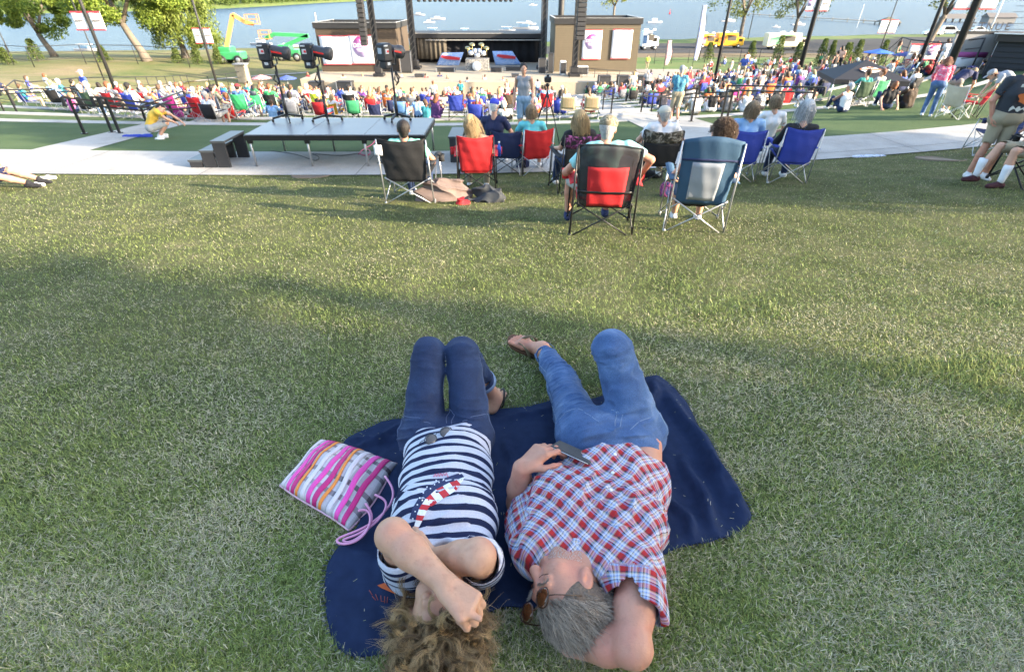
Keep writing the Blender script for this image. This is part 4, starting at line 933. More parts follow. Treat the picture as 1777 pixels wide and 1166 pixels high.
# ---------------------------------------------------------------- tote bag
def build_tote():
    c = [at(484, 836, .035), at(559, 760, .03), at(694, 800, .035), at(604, 914, .035)]       # left, top, right, bottom corners
    root = thing('tote_bag', 'pink and orange striped see-through tote bag beside the woman', 'bag', tuple(at(590, 840)))
    def top(u, v, sgn=1):          # u along the long side, v across
        p = c[0]*(1-u)*(1-v)+c[1]*(1-u)*v+c[2]*u*v+c[3]*u*(1-v)
        e = (np.sin(math.pi*u)*np.sin(math.pi*v))**.45; wob = .006*math.sin(u*17+v*4)+.005*math.sin(v*13+u*3)
        p = p.copy(); edge = .012*math.sin(u*6.28)*(v-.5)+.01*math.sin(v*5); p[0] += edge
        p[2] = Hf(p[0], p[1])+.020+(sgn > 0)*(.075*e+wob*e)+(sgn < 0)*(-.012); return p
    b = MB(); b.sheet(lambda u, v: top(u, v, 1), 60, 40, .0025)
    fb = b.build('front_panel', [M_tote]); V = np.array([v.co for v in fb.data.vertices]); n = 60*40
    U, W = np.meshgrid(np.linspace(0, 1, 60), np.linspace(0, 1, 40), indexing='ij'); uv = np.tile(np.stack([U.ravel(), W.ravel(), U.ravel()*0], 1), (2, 1)); cattr(fb.data, 'pat', uv); fb.parent = root; fb.location = -Vector(root.location)
    b = MB(); b.sheet(lambda u, v: top(u, v, -1), 20, 16, .003); bb = b.build('back_panel', [mat('grey_vinyl', (.35, .30, .31), .4)]); bb.parent = root; bb.location = -Vector(root.location)
    # raised ribbons sewn over the panel
    def rib(name, u0, wd_, m):
        b = MB(); b.sheet(lambda a, v: top(u0+wd_*(a-.5)+.012*math.sin(v*7+u0*9), .0+v*1.0, 1)+np.array([0, 0, .0035]), 4, 40, .0018); o = b.build(name, [m]); o.parent = root; o.location = -Vector(root.location)
    pk = mat('pink_ribbon', (.75, .07, .38), .6, bump=.3, bscale=300); mg = mat('magenta_ribbon', (.52, .018, .17), .6, bump=.3, bscale=300); og = mat('orange_ribbon', (.80, .25, .04), .6, bump=.3, bscale=300); wt = mat('white_ribbon', (.66, .58, .62), .6, bump=.3, bscale=300)
    for u0, m in ((.05, wt), (.135, pk), (.21, mg), (.275, og), (.37, wt), (.455, pk), (.535, mg), (.60, og), (.70, wt), (.80, pk), (.90, mg)):
        rib('ribbon', u0, .034 if m is og else .052, m)
    # piping round the rim
    b = MB(); ring = [top(u, 0)+(0, 0, -.004) for u in np.linspace(0, 1, 20)]+[top(1, v)+(0, 0, -.004) for v in np.linspace(0, 1, 14)]+[top(u, 1)+(0, 0, -.004) for u in np.linspace(1, 0, 20)]+[top(0, v)+(0, 0, -.004) for v in np.linspace(1, 0, 14)]
    b.tube(ring, .0045, 7); o = b.build('piping', [mat('pale_pink_piping', (.70, .42, .50), .5)]); o.parent = root; o.location = -Vector(root.location)
    hm = mat('pink_cord', (.62, .26, .42), .45, coat=.3)
    def hp(pts):
        P = [at(a, b_, h+.022) for a, b_, h in pts]; t = np.linspace(0, len(P)-1, 50); P = np.array(P)
        Q = np.stack([np.interp(t, range(len(P)), P[:, k]) for k in range(3)], 1)
        for _ in range(14): Q[1:-1] = (Q[:-2]+Q[2:])/2*.5+Q[1:-1]*.5
        return Q
    for pts in ([(668, 826, .07), (688, 850, .05), (680, 880, .03), (640, 915, .02), (600, 928, .02), (577, 936, .018), (590, 948, .018), (628, 940, .02), (648, 905, .04), (640, 880, .06), (622, 886, .07)],
                [(650, 858, .075), (676, 868, .05), (664, 900, .03), (620, 930, .016), (588, 936, .016), (604, 945, .014), (636, 925, .02), (650, 895, .04), (634, 873, .07)]):
        b = MB(); b.tube(hp(pts), .0042, 8); o = b.build('handle', [hm]); o.parent = root; o.location = -Vector(root.location)
    return root
M_tote = pat_mat('tote_print', [(.12, (.25, .20, .22)), (.10, (.05, .04, .05)), (.16, (.45, .42, .44)), (.08, (.12, .05, .07)), (.2, (.5, .48, .5)), (.12, (.08, .07, .09)), (.22, (.28, .22, .25))], .31,
                 [(.3, (.62, .60, .63)), (.12, (.2, .18, .2)), (.25, (.66, .64, .66)), (.13, (.10, .09, .10)), (.2, (.6, .55, .58))], .47, rough=.35)
build_tote()
# ---------------------------------------------------------------- sunglasses, phone, shirt print
def glasses(label, c, X, Y, m_frame, m_lens, s=1.0, arms=1.0, up_=None):
    """c bridge centre, X towards the wearer's side, Y up of the lenses"""
    X = norm(X); Y = norm(Y-np.dot(Y, X)*X); Z = np.cross(X, Y)
    root = thing('sunglasses', label, 'sunglasses', tuple(c)); c = np.asarray(c)
    L = lambda a, b, d: c+(X*a+Y*b+Z*d)*s
    for sx in (-1, 1):
        b = MB(); ring = [L(sx*(.034+.026*math.cos(t)*(1+.12*math.cos(t))), -.004+.019*math.sin(t)*(1+.1*math.sin(t)), .002*math.cos(2*t)-.006*math.cos(t)*0) for t in np.linspace(0, 2*math.pi, 26)]; b.tube(ring, .0017*s, 6)
        b.build('rim', [m_frame], root, local=False)
        b = MB(); b.sheet(lambda u, v: L(sx*(.034+.0255*(2*u-1)), -.004+.0185*(2*v-1)*math.sqrt(max(0, 1-(2*u-1)**2)), .0035*(1-(2*u-1)**2)), 14, 8, .0015*s); b.build('lens', [m_lens], root, local=False)
        b = MB(); b.tube([L(sx*.060, .004, 0), L(sx*.068, .006, -.01), L(sx*.072, .006, -.05*arms), L(sx*.070, .004, -.09*arms), L(sx*.066, -.014, -.125*arms)], .0016*s, 6); b.build('temple', [m_frame], root, local=False)
    b = MB(); b.tube([L(-.010, .004, .001), L(0, .008, .003), L(.010, .004, .001)], .0016*s, 6); b.build('bridge', [m_frame], root, local=False)
    return root
def on_mesh(o, px, py):
    bv = BVHTree.FromPolygons([tuple(v.co) for v in o.data.vertices], [tuple(p.vertices) for p in o.data.polygons])
    h = bv.ray_cast(Vector(O), Vector(norm(ray(px, py)))); return (np.array(h[0]), np.array(h[1])) if h[0] else (None, None)
g0, n0 = on_mesh(Wd['shirt'], 762, 772); g1, _ = on_mesh(Wd['jeans'], 760, 752)
if g0 is None: g0 = at(762, 765, .22)
gc = g0*.5+g1*.5+np.array([0, 0, .022]) if g1 is not None else g0; glasses('black sunglasses resting where the striped shirt meets the jeans', gc, at(787, 745, .235)-at(738, 768, .235), at(757, 748, .26)-at(765, 764, .235), M_black, M_lens, .92, .55)
g = Md['g']; gcm = g(0, .096, .078)
glasses('brown sunglasses pushed up on the forehead of the plaid shirt man', gcm, -Md['r'], norm(Md['u']*1.0-Md['f']*.35), mat('brown_frame', (.05, .025, .015), .25), mat('amber_lens', (.07, .022, .008), .08, spec=.8, coat=.8), 1.12, 1.0)
def build_phone():
    a = at(955, 775, .285); b_ = at(1023, 806, .275); X = norm(b_-a); Y = norm(.42*np.array([0, sP, cP])+.93*norm(a-O)); Y = norm(Y-X*np.dot(X, Y)); Z = np.cross(X, Y); L_ = np.linalg.norm(b_-a)
    root = thing('phone', 'dark phone held up in the hand of the plaid shirt man', 'phone', tuple(a)); b = MB(); Rm = np.stack([X, Y, Z], 1)
    b.box(a+X*L_/2+Y*.034, (L_, .068, .008), Rm=Rm, bev=.003); b.build('case', [mat('charcoal_case', (.035, .037, .042), .55, bump=.2, bscale=500)], root, local=False)
    b = MB(); b.box(a+X*L_/2+Y*.034-Z*.0044*np.sign(np.dot(Z, O-a)), (L_*.94, .062, .001), Rm=Rm); b.build('screen', [mat('phone_glass', (.01, .01, .012), .08, coat=.6)], root, local=False)
    b = MB(); b.tube([a+X*.01-Y*.0006, b_-X*.005-Y*.0006], .0014, 5); b.build('edge_trim', [mat('silver_trim', (.6, .6, .6), .3, metal=.8)], root, local=False)
build_phone()
def print_decal():
    o = Wd['shirt']; bv = BVHTree.FromPolygons([tuple(v.co) for v in o.data.vertices], [tuple(p.vertices) for p in o.data.polygons])
    def pt(px, py, off=.0022):
        h = bv.ray_cast(Vector(O), Vector(norm(ray(px, py))))
        return np.array(h[0])+np.array(h[1])*off if h[0] else None
    def quad(b, p, m, n=5, off=.0022):
        p = np.array(p, float); V = []; 
        for i in range(n+1):
            for j in range(n+1):
                u, v = i/n, j/n; q = p[0]*(1-u)*(1-v)+p[1]*u*(1-v)+p[2]*u*v+p[3]*(1-u)*v; w_ = pt(*q, off)
                if w_ is None: return
                V.append(w_)
        F = [(i*(n+1)+j, (i+1)*(n+1)+j, (i+1)*(n+1)+j+1, i*(n+1)+j+1) for i in range(n) for j in range(n)]; b.add(V, F, m)
    # a ribbon shaped like a draped flag: navy edge with stars, red and white bars
    cl = [(806, 828), (780, 838), (757, 850), (738, 866), (727, 884), (722, 902), (716, 925)]; wdt = [1, 18, 20, 17, 14, 11, 6]; b = MB()
    C = np.array(cl, float)
    for i in range(len(C)-1):
        for q in range(2):
            u0, u1 = i+q*.5, i+q*.5+.5
            f = lambda s: (np.array([np.interp(s, range(7), C[:, 0]), np.interp(s, range(7), C[:, 1])]), np.interp(s, range(7), wdt))
            (p0, w0), (p1, w1) = f(u0), f(u1); off = np.array([.62, .78]) if i < 3 else np.array([1, .15])
            quad(b, [p0, p1, p1+off*w1, p0+off*w0], 0 if (i*2+q) % 2 else 1, 3)
            if i < 5: quad(b, [p0-off*11, p1-off*11, p1, p0], 2, 3)
    for (px, py) in ((770, 833), (762, 838), (754, 842), (747, 849), (741, 846), (735, 856), (729, 865), (725, 876), (721, 888), (717, 900), (757, 835), (733, 868)):
        quad(b, [(px-1.1, py-1.1), (px+1.1, py-1.1), (px+1.1, py+1.1), (px-1.1, py+1.1)], 3, 1, .0034)
    dm = [mat('print_red', (.50, .03, .04), .8), mat('print_white', (.75, .75, .77), .8), mat('print_navy', (.02, .03, .09), .8), mat('print_star', (.7, .7, .75), .8)]
    d = b.build('flag_print', dm); d.parent = o
    b = MB(); sc = []
    for s in np.linspace(0, 1, 60): sc.append((752+26*s, 826-3*s+2.6*math.sin(s*34)+(3.2*math.exp(-((s-.97)/.05)**2)))) 
    P = [pt(*q, .003) for q in sc]; P = [p for p in P if p is not None]
    b.tube(P, .0009, 4); d = b.build('script_print', [mat('print_pink', (.62, .05, .12), .8)]); d.parent = o
print_decal()
# ---------------------------------------------------------------- grass blades
M_blade = attr_mat('grass_blade', rough=.6, spec=.2, trans=.12)
def dark_circles(): return []
def grass(N, name, px0, px1, py0, py1, seed):
    r_ = np.random.default_rng(seed); px = r_.uniform(px0, px1, N); py = r_.uniform(py0, py1, N)
    dx = (px-PW/2)/FPX; v = -(py-PH/2)/FPX; dy = cP+sP*v; dz = -sP+cP*v
    s = CAMH/(-dz-.153*dy); x = dx*s; y = dy*s; x = x+r_.normal(size=N)*.004; t = tinv(x, y)
    ok = (s > 0) & (t < 9.93) & (y > -.6) & (y < 14); ok &= ~inside(BLP, x, y) | (r_.random(N) < .0)
    for (cx, cy, rr_) in MANH: ok &= ((x-cx)**2+(y-cy)**2) > rr_**2
    x, y, s = x[ok], y[ok], s[ok]; n = len(x)
    zc = (y*cP-(-.153*y-CAMH)*sP); pxm = zc/FPX/ (1024/1777)     # metres per rendered pixel
    pat = fbm(x*.8+3, y*1.5, 4); pat2 = fbm(x*3+9, y*5, 3); weed = np.clip((fbm(x*2.3+30, y*2.3+8, 4)-.60)*6, 0, 1)*np.clip((x-.1)*1.2, 0, 1)
    straw = r_.random(n) < np.clip(.30+.65*(pat-.5)+.8*(pat2-.5), .08, .6)*(1-.8*weed)
    L_ = r_.uniform(.016, .036, n)*(1+.6*weed)*np.where(straw, .8, 1); wd = np.maximum(r_.uniform(.0013, .0026, n)*(1+.5*weed), .36*pxm*r_.uniform(.5, 1, n))
    L_ = np.maximum(L_, 1.2*pxm)
    az = r_.uniform(0, 2*math.pi, n); tilt = np.where(straw, r_.uniform(.7, 1.5, n), r_.uniform(.25, 1.25, n)); curl = r_.uniform(-.2, .9, n)
    d = np.stack([np.cos(az), np.sin(az), 0*az], 1); sd = np.stack([-np.sin(az+r_.normal(size=n)*.4), np.cos(az), 0*az], 1); z0 = H(x, y)
    B = np.stack([x, y, z0+np.where(straw, r_.uniform(0, .012, n), 0)], 1); up_ = np.array([0, 0, 1.])
    p1 = B+(d*np.sin(tilt)[:, None]+up_*np.cos(tilt)[:, None])*(L_*.5)[:, None]; t2 = np.minimum(tilt+curl, 1.9)
    p2 = p1+(d*np.sin(t2)[:, None]+up_*np.cos(t2)[:, None])*(L_*.5)[:, None]; p2[:, 2] = np.maximum(p2[:, 2], z0+.002)
    w2 = (wd/2)[:, None]*sd
    V = np.stack([B-w2, B+w2, p1+w2*.8, p1-w2*.8, p2+w2*.15, p2-w2*.15], 1).reshape(-1, 3); i = np.arange(n)[:, None]*6
    F = np.concatenate([i+np.array([[0, 1, 2, 3]]), i+np.array([[3, 2, 4, 5]])], 1).reshape(-1, 4)
    k = r_.random(n)[:, None]; g = np.array([.17, .235, .060])*(1-k)+np.array([.35, .43, .13])*k; sw = np.array([.40, .36, .21])*(1-k)+np.array([.66, .60, .41])*k
    warm = np.clip((fbm(x*.5+50, y*.5, 3)-.4)*2, 0, 1)[:, None]; g = g*(1+np.array([.25, .08, 0])*warm)
    dk = r_.uniform(.28, 1.25, n)[:, None]; C = np.where(straw[:, None], sw*dk**.6, g*dk*(1-.15*weed[:, None])); me = fastmesh(name, V, F, False); cattr(me, 'col', np.repeat(C, 6, 0))
    return obj(name, me, [M_blade])
MANH = []
for px, py, rr_ in ((540, 305, .36), (1632, 276, .42)): 
    p = at(px, py); MANH.append((p[0], p[1], rr_))
tag(grass(760000, 'grass', -330, 2110, 262, 1420, 21), kind='stuff')
# soil-filled access covers in the lawn
for i, (cx, cy, rr_) in enumerate(MANH):
    b = MB(); n = 30; b.lathe([(rr_*1.0, -.05), (rr_*1.0, .012), (rr_*.93, .016), (rr_*.90, .006), (0.02, .006)], (cx, cy, Hf(cx, cy)), 30, axis=(0, .153, 1))
    tag(b.build('access_cover', [mat('brown_cover', (.16, .12, .085), .9, var=.3, scale=6, bump=.5, bscale=60)]), ['round brown access cover in the lawn near the stage riser', 'round brown access cover in the lawn below the right walkway'][i], 'access cover', 'access covers')
# trees standing behind and to the right of the photographer: they shade the near lawn and the walkway
def sun_tree(along, p, h, rad, n, seed):
    hx, hy = math.sin(SUN_AZ), math.cos(SUN_AZ); x = p*(-hy)+along*hx; y = p*hx+along*hy
    r_ = np.random.default_rng(seed); z0 = Hf(x, y); T = thing('tree', 'leafy shade tree behind the photographer on the upper lawn', 'tree', (x, y, z0), 0, 'shade trees behind the viewpoint')
    b = MB(); b.tube([(0, 0, -.2), (.1, 0, h*.3), (0, 0, h*.7)], [.28, .22, .1], 8); b.build('trunk', [M_bark], T)
    u = r_.normal(size=(n, 3)); u /= np.linalg.norm(u, axis=1)[:, None]; q = r_.random(n)**.5; P = np.stack([u[:, 0]*q*rad, u[:, 1]*q*rad, h*.53+u[:, 2]*q*h*.47], 1)
    leaf_mesh('crown', P, .75, r_, (.06, .12, .03), (.13, .2, .05), T)
for i, (al, p, h, rad, n) in enumerate([(15, -5.2, 9.5, 4.2, 5200), (16, -.9, 9.5, 3.0, 4600), (19, -9, 10, 4.5, 4000), (25, -1.5, 12, 4.6, 4500), (17, 10.6, 9.3, 2.9, 5200), (20, 13.3, 10, 3.4, 4200), (27, 10.5, 12, 3.2, 2600)]): sun_tree(al, p, h, rad, n, 70+i)
# ---------------------------------------------------------------- folding camp chairs
M_steel = mat('grey_steel_tube', (.42, .43, .45), .35, metal=.7)
M_blackt = mat('black_steel_tube', (.02, .02, .022), .4, metal=.3)
def fab(name, c, **k): return mat(name, c, k.pop('rough', .8), var=.14, scale=6, bump=.35, bscale=260, **k)
F_blk = fab('black_canvas', (.018, .018, .02)); F_red = fab('red_canvas', (.52, .02, .025)); F_blue = fab('blue_canvas', (.035, .06, .36)); F_navy = fab('navy_canvas', (.02, .03, .09))
F_teal = fab('slate_blue_canvas', (.035, .085, .15)); F_grn = fab('green_canvas', (.03, .22, .10)); F_lime = fab('lime_canvas', (.42, .52, .04)); F_mag = fab('magenta_canvas', (.42, .03, .22)); F_gry = fab('grey_canvas', (.14, .15, .18))
F_org = fab('orange_canvas', (.62, .14, .03)); F_brn = fab('brown_canvas', (.11, .075, .05)); F_beige = fab('beige_canvas', (.48, .42, .33)); F_olive = fab('olive_canvas', (.06, .10, .06)); F_ltb = fab('light_blue_canvas', (.16, .33, .60)); F_brg = fab('bright_green_canvas', (.05, .45, .16))
def camo(name, a, b_, c):
    m = mat(name, a, .85, bump=.3, bscale=260); n = m.node_tree; L = n.links; b = n.nodes['Principled BSDF']; tc = n.nodes.new('ShaderNodeTexCoord'); v = n.nodes.new('ShaderNodeTexNoise'); v.inputs['Scale'].default_value = 13; v.inputs['Detail'].default_value = 3; v.inputs['Distortion'].default_value = 1.5
    L.new(tc.outputs['Object'], v.inputs[0]); cr = n.nodes.new('ShaderNodeValToRGB'); cr.color_ramp.interpolation = 'CONSTANT'; e = cr.color_ramp.elements; e[0].color = (*a, 1); e[1].position = .47; e[1].color = (*b_, 1); q = e.new(.58); q.color = (*c, 1); L.new(v.outputs[0], cr.inputs[0]); L.new(cr.outputs[0], b.inputs['Base Color']); return m
F_camo = camo('woodland_camo', (.03, .028, .02), (.13, .11, .085), (.30, .28, .25)); F_pink = camo('pink_camo', (.015, .012, .015), (.10, .02, .08), (.34, .10, .26)); F_tan = camo('tan_camo', (.17, .14, .09), (.30, .25, .17), (.08, .085, .05))
M_mesh = mat('grey_mesh', (.34, .36, .40), .6, alpha=.82); M_bmesh = mat('black_mesh', (.03, .025, .03), .6, alpha=.8)
def camp_chair(label, back=F_blk, seat=None, tube=M_steel, style='plain', accent=None, w=.56, hgt=.90, parts=True, tr=.0095, group='folding camp chairs', name='camp_chair', arm=None):
    seat = seat or back; arm = arm or seat; hw = w/2; T = thing(name, label, 'camp chair', (0, 0, 0), 0, group)
    fy, ry = .25, -.25; sz = .40
    A = {s: dict(rf=(s*(hw+.02), ry-.03, .0), rt=(s*hw, ry-.16, hgt), rs=(s*(hw-.02), ry-.045, sz), ff=(s*(hw+.04), fy+.03, 0), fs=(s*(hw-.03), fy-.02, sz+.03), at=(s*(hw+.03), fy-.03, .62), ar=(s*(hw+.01), ry-.09, .60)) for s in (-1, 1)}
    V = lambda p: np.array(p, float)
    for s in (-1, 1):
        q = A[s]; o = A[-s]
        for k, (a, b_) in enumerate(((q['rf'], q['rt']), (q['ff'], q['at']))):
            b = MB(); b.tube([V(a), V(b_)], tr, 7); b.tube([V(a), V(a)+norm(V(b_)-V(a))*.05], tr*1.7, 7); b.build(('back_post', 'front_post')[k], [tube], T)
        for a, b_ in ((V(q['rf'])+(0, -.012, .02), V(o['rs'])+(0, -.012, 0)), (V(q['ff'])+(0, .012, .02), V(o['fs'])), (V(q['rf'])+(s*.012, 0, .03), V(q['fs'])), (V(q['ff'])+(s*.012, 0, .03), V(q['rs']))):
            b = MB(); b.tube([a, b_], tr*.85, 6); b.build('cross_strut', [tube], T)
        # arm rest
        b = MB(); a0, a1 = V(q['ar']), V(q['at'])
        b.sheet(lambda u, v: a0*(1-u)+a1*u+np.array([(v-.5)*.085, 0, .012-.018*math.sin(u*math.pi)-.012*(abs(v-.5)*2)**2]), 8, 4, .006); ar = b.build('armrest', [arm], T)
        if s > 0 or style in ('plain', 'mesh'):
            b = MB(); c = a0*.22+a1*.78+(s*.065, 0, 0); b.tube([c+np.array([math.cos(t)*.042, math.sin(t)*.042, .008]) for t in np.linspace(0, 2*math.pi, 17)], .006, 5); b.sheet(lambda u, v: c+np.array([math.cos(u*2*math.pi)*.04, math.sin(u*2*math.pi)*.04, .005-.09*v]), 14, 3, .003); cu = b.build('cup_holder', [arm], T); 
    y0 = ry-.045
    def seatf(u, v): return np.array([(u-.5)*(w-.05), ry+.01+v*(fy-ry-.02), sz+.02+.03*v-.075*math.sin(u*math.pi)*math.sin(math.pi*(.15+.75*v))])
    b = MB(); b.sheet(seatf, 10, 8, .006); b.build('seat', [seat], T)
    def backf(u, v, w0=0, w1=1, v0=0, v1=1, off=0):
        u = w0+(w1-w0)*u; v = v0+(v1-v0)*v; z = (sz-.05)+(hgt+.015-(sz-.05))*v; yy = y0-(.115)*v; sag = .055*math.sin(u*math.pi)*math.sin(math.pi*min(1, .25+.75*(1-v)))
        top = .0
        if style == 'round': z += .05*math.sin(u*math.pi)*max(0, v-.6)/.4
        elif style == 'mesh': z += .03*math.sin(u*math.pi*1.0+.35)*max(0, v-.7)/.3
        else: z += -.035*math.sin(u*math.pi)*max(0, v-.75)/.25
        wob = .004*math.sin(u*19+v*7)+.003*math.sin(v*23+u*5)
        nw = (1-.13*(1-v))*(w-.012)
        return np.array([(u-.5)*nw, yy-sag+wob+off, z+top])
    b = MB()
    if style == 'mesh':            # dark mesh shoulders and sides round a coloured centre panel
        b.sheet(lambda u, v: backf(u, v), 16, 16, .005, 0); b.sheet(lambda u, v: backf(u, v, .16+.0, .84, .03, .70, -.008)*1.0, 12, 12, .004, 1); b.sheet(lambda u, v: backf(u, v, 0.0, 1, .26, .30, -.013), 12, 3, .004, 2)
        b.build('backrest', [M_bmesh, accent or F_red, M_blackt], T)
        b = MB(); b.tube([backf(u, 1, off=-.002) for u in np.linspace(0, 1, 20)], .008, 6); b.tube([backf(0, v, off=-.002) for v in np.linspace(0, 1, 10)], .011, 6); b.tube([backf(1, v, off=-.002) for v in np.linspace(0, 1, 10)], .011, 6); b.build('backrest_trim', [F_blk], T)
    elif style == 'round':
        b.sheet(lambda u, v: backf(u, v), 16, 16, .006, 0); b.build('backrest', [back], T); b = MB(); b.sheet(lambda u, v: backf(u, v, .20, .76, .08, .68, -.007), 12, 10, .003, 0); b.build('mesh_window', [M_mesh], T)
        b = MB(); b.sheet(lambda u, v: backf(u, v, 0, 1, .70, .73, -.006), 12, 3, .004); b.build('seam', [F_navy], T)
    elif style == 'topband':
        b.sheet(lambda u, v: backf(u, v, 0, 1, 0, .66), 16, 10, .006); b.build('backrest', [back], T); b = MB(); b.sheet(lambda u, v: backf(u, v, 0, 1, .66, 1, -.002), 16, 6, .008); b.build('head_band', [accent], T)
    else:
        b.sheet(lambda u, v: backf(u, v), 16, 14, .006); b.build('backrest', [back], T)
        b = MB(); b.tube([backf(u, 0, off=-.002) for u in np.linspace(0, 1, 12)], .006, 5); b.tube([backf(u, 1, off=-.002) for u in np.linspace(0, 1, 16)], .006, 5); b.build('hem', [seat], T)
    if accent is not None and style == 'plain':
        b = MB(); b.sheet(lambda u, v: backf(u, v, .1, .9, .55, .85, -.007), 8, 5, .003); b.build('back_panel', [accent], T)
    return T
def place(T, p, rz, s=1.0):
    T.location = tuple(p); T.rotation_euler = (0, 0, rz); T.scale = (s, s, s); return T
def copy_tree(o, parent=None, mats=None):
    c = o.copy(); col.objects.link(c); c.parent = parent
    for ch in o.children: copy_tree(ch, c)
    return c

# ---------------------------------------------------------------- people: poses as joint sets (facing +Y, origin on the ground below the hips)
def J(pose, v=0, lean=0, arms='lap', s=1.0):
    r_ = np.random.default_rng(v*7+3); e = lambda a=.02: r_.normal(size=3)*a*.5
    A = lambda *p: np.array(p, float)
    if pose == 'sit':
        j = dict(pel=A(0, -.06, .50), che=A(0, -.20, .80), neck=A(0, -.22, 1.0), head=A(0, -.18, 1.155), hip=[A(-.09, -.02, .48), A(.09, -.02, .48)], knee=[A(-.14, .40, .50), A(.14, .40, .50)], ank=[A(-.15, .46, .09), A(.14, .42, .09)], sh=[A(-.185, -.21, .93), A(.185, -.21, .93)], toe=A(0, 1, 0))
        el = [A(-.29, -.08, .70), A(.29, -.08, .70)]; wr = [A(-.22, .16, .64), A(.22, .16, .64)]
        if arms == 'rest': wr = [A(-.31, .17, .66), A(.31, .17, .66)]; el = [A(-.32, -.08, .70), A(.32, -.08, .70)]
        if arms == 'phone': wr = [A(-.10, .10, .92), A(.12, .08, .95)]; el = [A(-.24, -.06, .72), A(.25, -.08, .74)]
    elif pose == 'ground':
        j = dict(pel=A(0, 0, .13), che=A(0, .03, .42), neck=A(0, .07, .62), head=A(0, .11, .775), hip=[A(-.09, .03, .12), A(.09, .03, .12)], knee=[A(-.20, .42, .42), A(.20, .42, .42)], ank=[A(-.13, .62, .09), A(.13, .62, .09)], sh=[A(-.185, .06, .56), A(.185, .06, .56)], toe=A(0, 1, 0))
        el = [A(-.29, .20, .38), A(.29, .20, .38)]; wr = [A(-.20, .42, .42), A(.20, .42, .42)]
        if arms == 'back': el = [A(-.27, -.10, .33), A(.27, -.10, .33)]; wr = [A(-.27, -.26, .09), A(.27, -.26, .09)]
    elif pose == 'recline':
        j = dict(pel=A(0, -.02, .36), che=A(0, -.28, .58), neck=A(0, -.40, .74), head=A(0, -.42, .89), hip=[A(-.09, .03, .36), A(.09, .03, .36)], knee=[A(-.13, .43, .46), A(.13, .43, .46)], ank=[A(-.13, .72, .12), A(.13, .72, .12)], sh=[A(-.185, -.36, .68), A(.185, -.36, .68)], toe=A(0, .9, .3))
        el = [A(-.29, -.2, .48), A(.29, -.2, .48)]; wr = [A(-.2, .05, .5), A(.2, .05, .5)]
    elif pose == 'squat':
        j = dict(pel=A(0, -.12, .30), che=A(0, .05, .55), neck=A(0, .20, .70), head=A(0, .32, .76), hip=[A(-.10, -.1, .28), A(.10, -.1, .28)], knee=[A(-.16, .32, .42), A(.16, .32, .42)], ank=[A(-.12, .05, .09), A(.12, .05, .09)], sh=[A(-.185, .16, .66), A(.185, .16, .66)], toe=A(0, 1, 0))
        el = [A(-.27, .38, .50), A(.27, .38, .50)]; wr = [A(-.14, .56, .38), A(.14, .56, .38)]
    elif pose == 'bend':
        j = dict(pel=A(0, -.18, .93), che=A(0, .12, 1.12), neck=A(0, .34, 1.16), head=A(0, .48, 1.13), hip=[A(-.09, -.16, .90), A(.09, -.16, .90)], knee=[A(-.10, -.06, .49), A(.10, -.12, .49)], ank=[A(-.11, -.10, .09), A(.11, -.20, .09)], sh=[A(-.18, .28, 1.12), A(.18, .28, 1.12)], toe=A(0, 1, 0))
        el = [A(-.22, .34, .86), A(.22, .34, .86)]; wr = [A(-.12, .46, .66), A(.12, .46, .66)]
    else:
        j = dict(pel=A(0, 0, .97), che=A(0, 0, 1.25), neck=A(0, -.01, 1.49), head=A(0, .01, 1.635), hip=[A(-.09, 0, .92), A(.09, 0, .92)], knee=[A(-.10, .03, .50), A(.11, .03, .50)], ank=[A(-.11, -.02, .09), A(.13, -.0, .09)], sh=[A(-.185, 0, 1.41), A(.185, 0, 1.41)], toe=A(0, 1, 0))
        el = [A(-.26, -.03, 1.14), A(.26, -.03, 1.14)]; wr = [A(-.25, .10, .90), A(.25, .10, .90)]
        if arms == 'fold': el = [A(-.27, .02, 1.15), A(.27, .02, 1.15)]; wr = [A(.02, .17, 1.17), A(-.02, .15, 1.13)]
        if arms == 'hips': el = [A(-.37, -.06, 1.16), A(.37, -.06, 1.16)]; wr = [A(-.17, .06, .98), A(.17, .06, .98)]
        if arms == 'raise': wr = [A(-.16, .28, 1.50), A(.22, .05, .92)]; el = [A(-.26, .14, 1.25), A(.26, -.03, 1.14)]
        if arms == 'walk': j['knee'] = [A(-.09, .16, .52), A(.10, -.04, .50)]; j['ank'] = [A(-.09, .20, .10), A(.10, -.24, .16)]; wr = [A(-.24, -.16, .90), A(.24, .2, .95)]
    if v: 
        el = [q+e(.07) for q in el]; wr = [q+e(.08) for q in wr]; j['head'] = j['head']+e(.05); j['knee'] = [q+e(.06) for q in j['knee']]
    j['head'] = j['head']-norm(j['head']-j['neck'])*.022; j['el'], j['wr'] = el, wr; j['face'] = norm((r_.normal()*.35 if v else 0, 1, -.05 if pose not in ('bend', 'squat') else -.9)); return j
